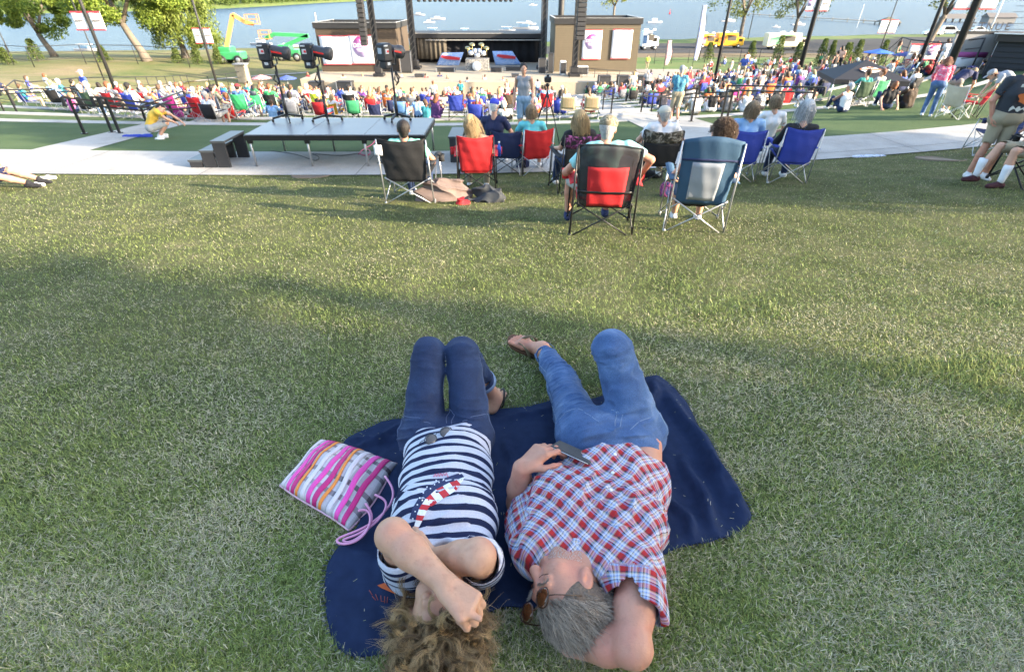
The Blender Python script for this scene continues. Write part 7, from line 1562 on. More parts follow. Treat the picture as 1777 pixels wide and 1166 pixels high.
def banner(label, c, w, h, rz=0, kind='logo', red=True, group='event banners', slack=0):
    T = thing('banner', label, 'banner', tuple(c), rz, group); b = MB(); b.sheet(lambda u, v: np.array([(u-.5)*w, .02*math.sin(u*7)*math.sin(v*5), (v-.5)*h]), 8, 8, .012); b.build('sheet', [M_ban], T)
    b = MB(); b.box((0, -.03, h/2-.04), (w, .02, .08)); b.box((0, -.03, -h/2+.03), (w, .02, .06)); b.build('border_strip', [M_bred], T)
    r = min(w, h)*.36
    if kind == 'logo':
        b = MB(); b.lathe([(r, 0), (r, .012)], (0, 0, 0), 32, axis=(0, -1, 0)); o = b.build('logo_disc', [grad('logo_gradient_%d' % len(bpy.data.materials), (.50, .50, .85), (.62, .03, .20), -r, r)], T); o.location = (0, -.034, h*.10)
        text('DEVON', r*.55, M_txt, T, (0, -.052, h*.10+r*.12)); text('THE', r*.26, M_txt, T, (0, -.052, h*.10+r*.56))
        b = MB(); b.box((0, -.05, h*.10-r*.22), (r*1.3, .004, r*.05)); b.box((0, -.05, h*.10-r*.40), (r*1.1, .004, r*.05)); b.build('small_print', [M_txt], T)
    elif kind == 'line':
        b = MB(); b.box((0, -.035, -h*.03), (w*.66, .01, .035)); b.box((-w*.33, -.036, -h*.03), (.1, .01, .1)); b.box((w*.33, -.036, -h*.03), (.1, .01, .1)); b.build('rule_line', [M_ink], T)
        b = MB(); b.box((-w*.12, -.035, -h*.17), (w*.1, .01, .08)); b.build('small_mark', [mat('pale_pink_ink', (.7, .35, .42), .6)], T)
    elif kind == 'script': text('Decatur', h*.22, M_ink, T, (-w*.02, -.05, h*.12)); b = MB(); b.box((0, -.04, -h*.05), (w*.7, .006, h*.03)); b.build('small_print', [M_ink], T)
    elif kind == 'green':
        b = MB(); b.box((0, -.04, h*.08), (w*.36, .008, w*.36)); b.box((0, -.046, h*.08), (w*.22, .008, w*.22)); b.build('square_mark', [mat('green_ink', (.05, .32, .22), .6), ], T)
    elif kind == 'rule': b = MB(); b.box((0, -.04, 0), (w*.7, .006, h*.06)); b.build('small_print', [M_ink], T)
    return T
def wall_banner(label, pxs, pys, kind, y=63.78):
    a = yz(pxs[0], pys[1], y); c = yz(pxs[1], pys[0], y); banner(label, ((a[0]+c[0])/2, y, (a[2]+c[2])/2), abs(c[0]-a[0]), abs(c[2]-a[2]), 0, kind)
wall_banner('white banner with a thin dotted rule, left one on the brown stage building', (562, 603), (62, 113), 'line'); wall_banner('white banner with a pink and lilac disc half behind the hanging speakers', (611, 648), (61, 112), 'logo')
wall_banner('white banner with a pink and lilac disc on the tan stage building', (1009, 1046), (52, 104), 'logo'); wall_banner('white banner with a brown rule at the right of the tan stage building', (1059, 1099), (51, 103), 'line')
# towers, trusses, hung speakers
def tower(label, x, y, w=.5, h=9.5):
    T = thing('stage_tower', label, 'tower', (x, y, DZ), 0, 'black stage towers'); b = MB()
    for sx in (-1, 1):
        for sy in (-1, 1): b.box((sx*w/2*.8, sy*w/2*.8, h/2), (.09, .09, h))
    b.box((0, 0, h/2), (w*.55, w*.55, h)); b.build('mast', [M_roofb], T); b = MB(); b.box((0, 0, .15), (w*2, w*2, .3), bev=.05); b.box((0, 0, .6), (w*1.3, w*1.3, .6), bev=.05); b.build('base', [M_roofb], T)
    b = MB(); 
    for i in range(int(h/.6)): b.beam((-w*.4, -w*.42, i*.6), (w*.4, -w*.42, (i+1)*.6), .04)
    b.build('lattice', [mat('truss_grey', (.09, .09, .09), .5)], T)
tower('black stage tower in front of the left building banners', -14.1, 60.2, .55); tower('black stage tower in front of the right building', 6.6, 60.2, .6); tower('slim black tower at the inner end of the left stage building', -11.3, 66.5, .7); tower('slim black tower at the inner end of the right stage building', 3.6, 66.5, .75)
for lab, x, y, m in (('round grey post behind the left stage building', -12.9, 76, M_steel), ('dark round post behind the right stage building', 6.2, 76, M_roofb)):
    b = MB(); b.tube([(x, y, DZ), (x, y, 4)], .38, 14); tag(b.build('roof_post', [m]), lab, 'post')
def line_array(label, px0, px1, pyb, y, n, tilt):
    a = yz(px0, pyb, y); c = yz(px1, pyb, y); w = abs(c[0]-a[0]); T = thing('line_array', label, 'speakers', (a[0]+w/2, y, a[2]), 0, 'hung speaker arrays'); z = 0; off = 0
    for i in range(n):
        b = MB(); an = tilt*(n-i)*.012; Rm = np.array([[1, 0, 0], [0, math.cos(an), -math.sin(an)], [0, math.sin(an), math.cos(an)]]); b.box((0, off, z+.20), (w, .8, .36), Rm=Rm, bev=.03); b.box((0, off-.41, z+.20), (w*.9, .02, .30), Rm=Rm, m=1); b.build('speaker_cabinet', [M_roofb, mat('speaker_grille', (.035, .035, .038), .7, bump=.6, bscale=60)], T); z += .39; off += .39*math.sin(an)
    b = MB(); b.tube([(-.2, 0, z), (-.2, 0, z+1.5)], .02, 5); b.tube([(.2, 0, z), (.2, 0, z+1.5)], .02, 5); b.build('hoist_chain', [M_steel], T)
line_array('hung black speaker array in front of the left stage building', 628, 638.5, 79, 58.5, 13, 1); line_array('hung black speaker array in front of the right stage building', 999, 1014, 70, 58.5, 13, .2)
def truss():
    y = 60; z = yz(810, -8, y)[2]; x0, x1 = yz(722, 0, y)[0], yz(892, 0, y)[0]; T = thing('lighting_truss', 'lighting truss with a row of black lamps across the stage top', 'truss', (x0, y, z)); w = x1-x0; b = MB()
    for dy in (-.2, .2):
        for dz in (0, .4): b.tube([(0, dy, dz), (w, dy, dz)], .03, 6)
    b.build('truss_beam', [M_steel], T)
    for i in range(18):
        x = w*(i+.5)/18; b = MB(); b.lathe([(.06, 0), (.16, .12), (.18, .42), (.14, .5)], (x, 0, -.05), 10, axis=(.12*math.sin(i), -.25, -1)); b.box((x, 0, 0), (.12, .12, .22)); b.build('stage_lamp', [M_roofb], T)
truss()
# back wall of the open stage: low roof, drapes
T = thing('stage_backdrop', 'low black roof and drapes across the back of the stage', 'stage backdrop', (-4.4, 73, DZ)); zt = yz(830, 57, 73)[2]-DZ
b = MB(); b.box((0, 1.5, zt-.12), (16.6, 5, .24)); b.box((0, -1.05, zt-.25), (16.6, .14, .55)); b.build('roof', [M_roofb], T); b = MB(); b.box((0, -1.15, zt-.02), (16.8, .06, .08)); b.box((1, -1.2, zt-.72), (14.5, .12, .10)); b.build('roof_edge', [mat('edge_metal', (.38, .37, .35), .5, metal=.4)], T)
b = MB(); b.sheet(lambda u, v: np.array([(u-.5)*15.8, .12*math.sin(u*90)+.2, (zt-.4)*v]), 120, 3, .02); b.build('drape', [M_curt], T)
b = MB(); b.sheet(lambda u, v: np.array([-7.3+3.6*u, -.9+.08*math.sin(u*40), .5+(zt-1.0)*v]), 50, 3, .02); b.build('side_drape', [mat('brown_drape', (.10, .085, .065), .95, var=.3, scale=2, bump=.5, bscale=10)], T)
for s in (-7.9, 7.9): b = MB(); b.box((s, -.9, zt/2), (.3, .3, zt)); b.build('column', [M_roofb], T)
def panel(label, pts, y):
    T = thing('scrim_panel', label, 'printed panel', tuple(yz(*pts[3], y)), 0, 'printed stage panels'); P = [yz(*p, y)-np.array(T.location) for p in pts]; P[0] = P[0]+(0, .5, 0); P[1] = P[1]+(0, .5, 0)
    b = MB(); b.sheet(lambda u, v: P[3]*(1-u)*(1-v)+P[2]*u*(1-v)+P[1]*u*v+P[0]*(1-u)*v+(0, -.2*math.sin(v*3.1), 0), 12, 8, .03); b.build('sheet', [camo('sky_print', (.10, .22, .55), (.30, .42, .62), (.55, .60, .66))], T)
    b = MB(); c = sum(P)/4+(0, -.45, .25); b.prism([(c[0]-1.1, c[2]), (c[0]-.3, c[2]-.22), (c[0]+1.2, c[2]-.3), (c[0]+1.3, c[2]-.02), (c[0]+.2, c[2]+.12), (c[0]-.9, c[2]+.22)], -.01, .01, fr=(np.array([0, c[1], 0]), np.array([1., 0, 0]), np.array([0, 0, 1.]))); b.build('red_emblem', [mat('red_emblem', (.5, .03, .04), .6)], T)
panel('blue and white printed panel left of the drum kit', [(766, 93), (804, 92), (796, 115), (757, 115)], 70); panel('blue and white printed panel with a red emblem right of the drum kit', [(854, 90), (889, 90), (905, 113), (860, 114)], 70)
def drums():
    c = yz(829, 118, 66); c[2] = DZ; T = thing('drum_kit', 'silver drum kit on a riser at the centre of the stage', 'drum kit', tuple(c)); sv = mat('silver_drum', (.5, .5, .52), .25, metal=.6); wd = 2.6
    b = MB(); b.box((0, 0, .55), (wd, 2.0, 1.1)); b.build('drum_riser', [camo('riser_print', (.08, .08, .09), (.25, .24, .22), (.45, .44, .40))], T)
    b = MB(); b.lathe([(.46, 0), (.48, .04), (.46, .4)], (-.05, -1.45, .46), 20, axis=(0, 1, 0)); b.build('bass_drum', [M_white], T)
    for x, z, r in ((-.7, 1.55, .3), (-.25, 1.75, .22), (.25, 1.75, .22), (.7, 1.5, .3), (0, 1.35, .36)): b = MB(); b.lathe([(r, 0), (r*1.03, .02), (r, .34)], (x, -.2, z), 14, axis=(0, -.3, 1)); b.build('drum', [sv], T)
    for x, z in ((-1.05, 2.2), (-.55, 2.55), (.5, 2.55), (1.05, 2.2)): b = MB(); b.tube([(x*1.05, .3, 1.1), (x, 0, z)], .02, 5); b.lathe([(.03, 0), (.32, -.03), (.32, -.02), (.03, .03)], (x, 0, z), 16, axis=(.1, -.5, 1)); b.build('cymbal', [mat('cymbal_brass', (.5, .38, .15), .3, metal=.9)], T)
drums()
def cabinet(label, px0, px1, pyt, pyb, y, m=None, group='stage speakers and cases', zb=None, dep=.7, cat='speaker', name='speaker_box'):
    zb = DZ if zb is None else zb; a = yz(px0, pyb, y); c = yz(px1, pyt, y); w = c[0]-a[0]; h = max(.3, c[2]-zb); T = thing(name, label, cat, (a[0]+w/2, y, zb), 0, group)
    b = MB(); b.box((0, 0, h/2), (w, dep, h), bev=.04); b.build('casing', [m or M_roofb], T); b = MB(); b.box((0, -dep/2-.01, h/2), (w*.84, .02, h*.8)); b.build('grille', [mat('speaker_grille', (.035, .035, .038), .7)], T)
    b = MB(); 
    for sx in (-1, 1): b.box((sx*w*.47, -dep/2-.012, h*.5), (w*.05, .03, h*.96))
    b.build('edge_trim', [M_steel], T)
pz = Hf(0, 56)
for lab, *q in (('black speaker wedge at the left of the stage lip', 720, 736, 131, 138, 59.5), ('black speaker wedge at the right of the stage lip', 887, 901, 129, 136, 59.5), ('low amplifier case left of the drum riser', 758, 790, 118, 130, 64), ('low amplifier case right of the drum riser', 851, 872, 117, 130, 64), ('flat case at the right of the drum riser', 876, 905, 116, 125, 65), ('tall white-framed case at stage right', 971, 983, 106, 133, 61.5), ('tall equipment rack by the right stage tower', 934, 948, 101, 128, 63), ('equipment rack with a red light by the right building', 950, 961, 92, 130, 63), ('double case with silver frame under the tan building', 1000, 1021, 115, 126, 61), ('dark tall case by the left stage building corner', 697, 713, 89, 127, 63)):
    cabinet(lab, *q, m=M_white if 'white' in lab or 'silver' in lab else None)
for i, (a, c) in enumerate(((1037, 1060), (1070, 1092), (1103, 1126), (540, 560), (588, 612))):
    cabinet('%s black subwoofer on the plaza before the stage' % ['left of the three right-hand', 'middle of the three right-hand', 'right of the three right-hand', 'far left', 'second from left'][i], a, c, 131 if i < 3 else 141, 150 if i < 3 else 162, 55.5, zb=Hf(0, 55.6), dep=1.0, group='subwoofers before the stage', cat='subwoofer', name='subwoofer')
def plain_person(label, p, rz, pose, sh_, tr_, hn, hs='short', arms='lap', v=1, s=1.0):
    me = proto(pose, hs, 'm', v, arms); o = bpy.data.objects.new('person', me); col.objects.link(o); o.location = tuple(p); o.rotation_euler = (0, 0, rz); o.scale = (s,)*3; tag(o, label, 'person')
    for i, m in enumerate([SK[0], sh_, tr_, hair_mat(hn), C_white]): o.material_slots[i].link = 'OBJECT'; o.material_slots[i].material = m
p = yz(931, 148, 57.2); p[2] = Hf(p[0], 55); p[1] = 55; plain_person('man in a pale blue shirt walking before the stage at centre right', p, R(20), 'stand', C_lblue, C_dnm, 'dark')
p = at(1122, 121); plain_person('steward in a lime yellow shirt standing right of the tan building', p, R(170), 'stand', cloth('lime_shirt', (.42, .62, .08)), C_khaki, 'dark')
# low rails at the stage edge
b = MB(); T = thing('stage_rail', 'thin black rail along the ramp under the tan building', 'railing', (6, 59, DZ))
for i in range(7): b = MB(); b.tube([(i*1.3, 0, 0), (i*1.3, 0, 1.0-.09*i)], .03, 5); b.build('post', [M_roofb], T)
b = MB(); b.tube([(0, 0, 1.0), (7.8, 0, .46)], .03, 5); b.tube([(0, 0, .5), (7.8, 0, .2)], .02, 5); b.build('rail', [M_roofb], T)
def fit(T, wpx, wm):
    p = T.location; fz = p[1]*cP-(p[2]-CAMH)*sP; s = wpx/(wm*FPX/fz); T.scale = (s, s, s)
# ---------------------------------------------------------------- light poles and banners
def pole(label, px, py, h, r=.09, ban=None, kinds=('rule', 'logo'), lamp=False, m=None, group='dark light poles', cat='light pole', name='light_pole', tilt=0):
    p = at(px, py); T = thing(name, label, cat, tuple(p), 0, group); b = MB(); b.tube([(0, 0, -.1), (0, 0, h)], [r, r*.75], 10); b.build('shaft', [m or M_roofb], T); b = MB(); b.lathe([(r*2, 0), (r*2, .05), (r*1.2, .1)], (0, 0, 0), 12); b.build('base_plate', [m or M_roofb], T)
    if ban:
        pt, pb, pxl, pxr = ban; z1 = on_y(px, pt, p[1])[2]; z0 = on_y(px, pb, p[1])[2]; zc = (z0+z1)/2; hh = z1-z0; fz = p[1]*cP-(zc-CAMH)*sP; ww = (pxr-pxl)/FPX*fz/2
        for s, k in ((-1, kinds[0]), (1, kinds[1])):
            banner('white banner on the %s side of the %s' % ('left' if s < 0 else 'right', ' '.join(label.split(',')[0].split()[:7])), (p[0]+s*(ww/2+r), p[1], zc), ww-.06, hh, 0, k)
        b = MB()
        for z in (z0, z1): b.box((0, 0, z-p[2]), (ww*2.1, .04, .04))
        b.build('banner_arm', [m or M_roofb], T)
    if lamp: b = MB(); b.box((0, -.25, h*.55), (.35, .3, .5), bev=.05); b.build('lamp_box', [M_white], T)
    return T
pole('tall light pole with white banners, far left', 206, 170, 11, .11, (20, 53, 132, 179), ('rule', 'rule')); pole('light pole with small banners right of it, by the willow', 379, 155, 11, .12, (49, 76, 338, 366), ('rule', 'rule'))
pole('thin unlit pole on the hill behind the left light pole', 181, 140, 6.8, .06); pole('slim pole rising left of the central flags', 1240, 140, 12, .12); pole('light pole whose banners touch the top edge, left of the canopy', 1382, 141, 12, .16, (-6, 20, 1400, 1433), ('logo', 'rule'))
pole('thick dark light pole behind the bending woman', 1637, 140, 13, .2, (-22, 17, 1662, 1724), ('script', 'rule')); pole('dark pole with red and white flag banner, beyond the canopy', 1518, 112, 8, .09, (35, 58, 1527, 1556), ('rule', 'rule')); pole('slim pole between canopy and umbrellas with two banners', 1585, 133, 9, .12, (76, 105, 1574, 1620), ('rule', 'logo'))
pole('pale wooden pole behind the left stage building', 555, 70, 8, .2, m=mat('pale_wood', (.55, .42, .28), .8), group=None); pole('tall white mast over the dark building', 1712, 66, 14, .2, m=M_white, group=None, name='mast', cat='mast'); pole('thin lamp pole beside the yellow truck', 1213, 105, 6, .06); pole('white sailing mast on the shore right of centre', 1483, 60, 10, .08, m=M_white, group=None, name='mast', cat='mast')
pole('thin leaning-looking pole behind the right crowd', 1298, 68, 16, .10); pole('thin pole left of the big lakeside tree', 24, 108, 5, .08)
def feather(label, px, py, h, m, w=.7):
    p = at(px, py); T = thing('feather_flag', label, 'flag', tuple(p), 0, 'feather flags'); b = MB(); b.tube([(0, 0, 0), (0, 0, h)], .03, 6); b.build('pole', [M_roofb], T); b = MB(); b.sheet(lambda u, v: np.array([.05+u*w*math.sin(min(1, .25+v*.9)*2.4), .05*math.sin(v*9), h*.2+h*.8*v]), 5, 14, .015); b.build('cloth', [m], T)
feather('blue and white feather flag left of the standing pole', 1199, 128, 7.5, camo('flag_blue', (.62, .64, .7), (.12, .2, .55), (.6, .6, .66))); feather('red and white feather flag by the lime-shirted steward', 1151, 124, 3.6, camo('flag_red', (.6, .6, .62), (.5, .05, .08), (.6, .6, .62)))
# ---------------------------------------------------------------- trees
tree('big leafy tree at the far left shore', *at(95, 99)[:2], 12.5, 6.5, 3.2, 20000, .42, (.08, .14, .02), (.23, .29, .05), 1, -.3, group='lakeside trees', tr=.42)
tree('large tree with a thick pale trunk, second from the left', *at(256, 107)[:2], 13, 7.5, 4.6, 22000, .42, (.08, .14, .02), (.23, .29, .05), 2, -.35, group='lakeside trees', tr=.5)
tree('drooping willow beside the green lift', *at(322, 101)[:2], 11, 5.5, 3.2, 22000, .5, (.09, .13, .025), (.22, .27, .06), 3, 0, droop=1.8, group='lakeside trees', tr=.45)
tree('sparse tree behind the tan stage building', 19, 112, 13, 5, 7.5, 1500, .45, (.12, .14, .03), (.26, .28, .06), 4, group='lakeside trees', tr=.25, fork=4)
tree('open forked tree behind the yellow truck', 52, 134, 17, 7.5, 5.5, 3200, .5, (.07, .10, .02), (.18, .2, .05), 5, group='lakeside trees', tr=.42, fork=4); tree('open tree right of the yellow truck by the water', 66, 138, 18, 8, 5, 3600, .5, (.07, .10, .02), (.18, .2, .05), 6, group='lakeside trees', tr=.42, fork=4)
tree('wide dark tree left of the white cars', 88, 124, 17, 9, 6, 5200, .5, (.05, .075, .02), (.13, .15, .04), 7, lean=.25, group='lakeside trees', tr=.6, fork=4)
def shrub(label, px, py, h, w, seed, c0=(.05, .08, .02), c1=(.13, .17, .04), group='young conifers along the fence'):
    p = at(px, py); r_ = np.random.default_rng(seed); n = 1300; z = r_.random(n)**.8; a = r_.uniform(0, 6.3, n); rr = w/2*(1-z*.75)*r_.random(n)**.4*(1+.25*np.sin(a*3+z*9)); T = thing('conifer_shrub', label, 'shrub', tuple(p), 0, group); b = MB(); b.tube([(0, 0, 0), (0, 0, h*.8)], [.08, .02], 5); b.build('stem', [M_bark], T)
    leaf_mesh('foliage', np.stack([np.cos(a)*rr, np.sin(a)*rr, .1+z*h], 1), .22, r_, c0, c1, T)
SL = [(1346, 112, 3.6, 2.2), (1380, 113, 2.8, 2.0), (1420, 116, 3.4, 2.0), (1436, 116, 3.2, 1.7), (1462, 118, 3.0, 2.4), (1481, 117, 3.3, 2.0), (1522, 122, 3.5, 1.7), (1228, 105, 2.4, 1.9), (1302, 101, 2.4, 1.8), (67, 107, 2.6, 2.2), (250/3.886+2, 106, 0, 0), (15, 112, 1.8, 2.0), (183, 108, 1.9, 1.9), (345, 112, 2.4, 1.7), (381, 112, 2.2, 1.6), (310, 110, 1.8, 1.6)]
for i, (px, py, h, w_) in enumerate(SL):
    if h: shrub('young conifer, %s in the line %s' % (['first', 'third', 'fifth', 'sixth', 'eighth', 'ninth', 'last', 'first', 'second', 'second', '', 'first', 'third', 'fifth', 'sixth', 'fourth'][i], 'beyond the right crowd' if px > 1320 else 'near the yellow truck' if px > 1000 else 'along the left shore fence'), px, py, h, w_, i)
# ---------------------------------------------------------------- fences
def fence(label, pts, h=1.3, step=3.0, wire=3, r=.04, name='fence'):
    P = [np.array([*at(*p)[:2]]) for p in pts]; o = np.array([P[0][0], P[0][1], Hf(*P[0])]); T = thing(name, label, 'fence', tuple(o)); prev = None; allp = []
    for a, c in zip(P[:-1], P[1:]):
        n = max(1, int(np.linalg.norm(c-a)/step))
        for k in range(n): allp.append(a+(c-a)*k/n)
    allp.append(P[-1]); allp = allp[:60]; Q = [np.array([p[0], p[1], Hf(*p)])-o for p in allp]
    for q in Q: b = MB(); b.tube([q, q+(0, 0, h)], r, 5); b.build('post', [M_roofb], T)
    b = MB()
    for k in range(wire):
        z = h*(k+1)/wire
        for a, c in zip(Q[:-1], Q[1:]): b.tube([a+(0, 0, z), c+(0, 0, z)], r*.5 if k < wire-1 else r*.8, 4, cap=False)
    b.build('rail', [M_roofb], T)
fence('black fence along the left shore under the lakeside trees', [(-40, 108), (60, 117), (150, 112), (240, 112), (330, 118)], 2.2, 4.5, 3, .05); fence('black railing between the left seating and the dry hill', [(-20, 196), (60, 176), (150, 170), (245, 163), (330, 152), (425, 143)], 1.15, 2.6, 2, .035)
fence('dark fence between the right crowd and the road', [(1135, 112), (1250, 108), (1420, 116), (1560, 126), (1680, 132)], 1.9, 2.6, 4, .045); fence('thin black railing behind the right crowd', [(1262, 128), (1350, 124), (1440, 128)], 1.2, 2.4, 4, .03)
# pale path on the left hill
b = MB(); P = [at(*q) for q in ((60, 176), (160, 168), (240, 156), (330, 143), (440, 134), (530, 128))]
for a, c in zip(P[:-1], P[1:]): b.add([a+(0, 0, .04), c+(0, 0, .04), c+(0, 1.7, Hf(c[0], c[1]+1.7)-c[2]+.04), a+(0, 1.3, Hf(a[0], a[1]+1.3)-a[2]+.04)], [(0, 1, 2, 3)])
tag(b.build('path', [M_conc2]), kind='structure')
p = at(426, 143); T = thing('stone_pillar', 'stone pillar with flat cap beside the left follow spot', 'pillar', tuple(p)); b = MB(); b.box((0, 0, .9), (1.1, 1.1, 1.8), bev=.04); b.build('shaft', [mat('rough_stone', (.30, .26, .20), .9, var=.3, scale=4, bump=.8, bscale=8)], T); b = MB(); b.box((0, 0, 1.88), (1.4, 1.4, .16), bev=.03); b.build('cap', [M_conc], T)
# ---------------------------------------------------------------- vehicles, lifts, tents
def wheels(T, xs_, y, r, w=.25, L=1):
    for x in xs_:
        for s in (-1, 1):
            b = MB(); b.lathe([(r*.9, 0), (r, .04), (r, w-.04), (r*.9, w)], (x, s*y-w/2, r), 16, axis=(0, 1, 0)); t = b.build('wheel', [M_rubber], T); b = MB(); b.lathe([(r*.55, 0), (r*.5, .02)], (x, s*y+(w/2 if s > 0 else -w/2-.01), r), 12, axis=(0, 1, 0) if s > 0 else (0, -1, 0)); o = b.build('rim', [M_steel], T); o.parent = t
def truck(label, px, py, L_, h, m, m2, rz=0, awn=None):
    p = at(px, py); T = thing('food_truck', label, 'food truck', tuple(p), rz, 'food trucks'); wd = 2.3
    b = MB(); b.box((-.6, 0, h*.55), (L_-1.6, wd, h*.78), bev=.12); b.build('body', [m], T); b = MB(); b.box((L_/2-.7, 0, h*.42), (1.5, wd*.95, h*.5), bev=.2); b.build('cab', [m], T); b = MB(); b.box((L_/2-.05, 0, h*.52), (.3, wd*.8, h*.2), bev=.03); b.box((L_/2-.7, -wd*.48, h*.52), (.8, .03, h*.18)); b.build('window', [M_lens], T)
    b = MB(); b.box((.2, -wd/2-.015, h*.62), (L_*.32, .03, h*.28)); b.build('serving_hatch', [mat('hatch_dark', (.09, .08, .07), .6)], T); b = MB(); b.box((-L_*.3, -wd/2-.02, h*.52), (L_*.24, .03, h*.4)); b.build('side_graphic', [m2], T)
    b = MB(); b.box((.2, -wd/2-.45, h*.84), (L_*.34, .9, .05)); b.build('awning', [awn or m2], T); b = MB(); b.box((-.8, .2, h*.98), (.9, .8, .3), bev=.05); b.box((.8, -.2, h*.99), (.5, .5, .35), bev=.05); b.build('roof_vent', [M_white], T); wheels(T, (-L_*.3, L_*.32), wd/2-.1, .42)
truck('bright yellow food truck right of the tan stage building', 1262, 84, 5.6, 3.0, mat('yellow_paint', (.75, .40, .02), .4, coat=.4), mat('orange_paint', (.7, .2, .04), .4)); truck('orange and pink food truck left of the yellow one', 1226, 84, 4.4, 2.8, mat('amber_paint', (.72, .36, .04), .4), mat('pink_panel', (.7, .25, .35), .5)); truck('green and cream food truck by the road', 1358, 86, 8.4, 3.1, mat('cream_paint', (.6, .58, .42), .4), mat('pale_green_paint', (.22, .52, .28), .5)); truck('white truck with a dark blue side by the tan building', 1124, 87, 3.4, 3.6, M_white, mat('dark_blue_paint', (.03, .07, .16), .4))
def car(label, px, py, rz, L_=4.6, h=1.5, m=None, suv=False):
    p = at(px, py); T = thing('parked_car', label, 'car', tuple(p), rz, 'white cars on the road'); m = m or mat('white_car_paint', (.72, .72, .74), .25, coat=.7); hw = .9; k = L_/4.6
    prof = [(-2.3, .35), (-2.3, .8), (-2.1, .95), (-1.2, 1.0), (1.0, .98), (2.1, .82), (2.3, .6), (2.3, .32)]; b = MB(); b.prism([(x*k, z) for x, z in prof][::-1], -hw, hw, fr=(np.zeros(3), np.array([1., 0, 0]), np.array([0, 0, 1.]))); b.build('body', [m], T)
    cp = [(-2.1 if suv else -1.7, .96), (-1.9 if suv else -1.1, h-.06), (-1.6 if suv else -.8, h), (.3, h), (.6, h-.06), (1.2, .97)]; b = MB(); b.prism([(x*k, z) for x, z in cp][::-1], -hw*.84, hw*.84, fr=(np.zeros(3), np.array([1., 0, 0]), np.array([0, 0, 1.]))); b.build('cabin', [m], T)
    b = MB(); wz = [(-1.6 if suv else -1.25, 1.02), (-1.5 if suv else -.95, h-.1), (.3, h-.1), (.9, 1.02)]; b.prism([(x*k, z) for x, z in wz][::-1], -hw*.85, -hw*.845, fr=(np.zeros(3), np.array([1., 0, 0]), np.array([0, 0, 1.]))); b.prism([(x*k, z) for x, z in wz][::-1], hw*.845, hw*.85, fr=(np.zeros(3), np.array([1., 0, 0]), np.array([0, 0, 1.]))); b.sheet(lambda u, v: np.array([(.66+.55*v)*k, (u-.5)*1.4, h-.1-(h-1.12)*v+.04]), 3, 3, .02); b.build('window', [M_lens], T)
    b = MB(); b.box((2.28*k, -.6, .68), (.08, .35, .14), bev=.03); b.build('headlight', [M_white], T); b = MB(); b.box((2.28*k, .6, .68), (.08, .35, .14), bev=.03); b.build('headlight', [M_white], T); wheels(T, (-1.4*k, 1.4*k), hw-.08, .36, .22)
car('white patrol car in front of the white pickup', 1617, 62, R(-12)); car('large white vehicle behind the white patrol car', 1647, 59, R(-14), 5.4, 1.9, suv=True); car('white car half hidden by the thick dark pole', 1697, 58, R(-14), 4.8, 1.6)
def lift(label, px, py, s, m, boom, raised, seed=0):
    p = at(px, py); T = thing('boom_lift', label, 'boom lift', tuple(p), 0, 'green machines by the stage'); b = MB(); b.box((0, 0, 1.0*s), (3.0*s, 2.2, .9*s), bev=.1); b.box((-.6*s, 0, 1.7*s), (1.6*s, 1.8, .7*s), bev=.1); b.build('chassis', [m], T); wheels(T, (-1.1*s, 1.1*s), 1.1, .55*s, .4)
    pts = [(-.6*s, 0, 1.9*s)]+raised; b = MB()
    for a, c in zip(pts[:-1], pts[1:]): b.beam(a, c, .38*s, .45*s)
    b.build('boom', [boom], T); e = np.array(raised[-1]); b = MB()
    for x in (-.8, .8):
        for y in (-.4, .4): b.beam(e+(x, y, 0), e+(x, y, 1.1), .07)
    for z in (0, .55, 1.1): b.beam(e+(-.8, -.4, z), e+(.8, -.4, z), .07); b.beam(e+(-.8, .4, z), e+(.8, .4, z), .07)
    b.box(e, (1.7, .9, .08)); b.build('basket', [mat('basket_orange', (.62, .25, .08), .6)], T)
Mg = mat('green_machine_paint', (.04, .27, .10), .4, coat=.3); lift('green boom lift with a raised yellow and orange arm behind the left crowd', 408, 111, 1.05, Mg, mat('boom_yellow', (.55, .30, .10), .5), [(1.5, 0, 6.0), (3.0, 0, 5.1), (4.0, 0, 4.9)])
lift('low bright green lift with folded arm beside the left stage building', 508, 106, 1.1, Mg, Mg, [(3.2, 0, 3.4), (-2.0, 0, 3.6), (-3.4, 0, 3.0)])
def umbrella(label, px, py, h, r, m, segs=8, tipz=.5):
    p = at(px, py); T = thing('umbrella', label, 'umbrella', tuple(p), 0, 'umbrellas over the crowd'); b = MB(); b.tube([(0, 0, 0), (0, 0, h)], .03, 6); b.build('pole', [M_white], T); b = MB(); n = segs*2; V = [(0, 0, h)]+[(math.cos(2*math.pi*i/n)*r*(1 if i % 2 == 0 else .93), math.sin(2*math.pi*i/n)*r*(1 if i % 2 == 0 else .93), h-tipz-(0 if i % 2 == 0 else -.05)) for i in range(n)]+[(0, 0, h-.04)]+[(math.cos(2*math.pi*i/n)*r*.98, math.sin(2*math.pi*i/n)*r*.98, h-tipz-.05) for i in range(n)]
    F = [(0, 1+i, 1+(i+1) % n) for i in range(n)]+[(n+1, n+2+(i+1) % n, n+2+i) for i in range(n)]+[(1+i, n+2+i, n+2+(i+1) % n, 1+(i+1) % n) for i in range(n)]; b.add(V, F); b.build('canopy', [m], T); fit(T, r*22, 2*r)
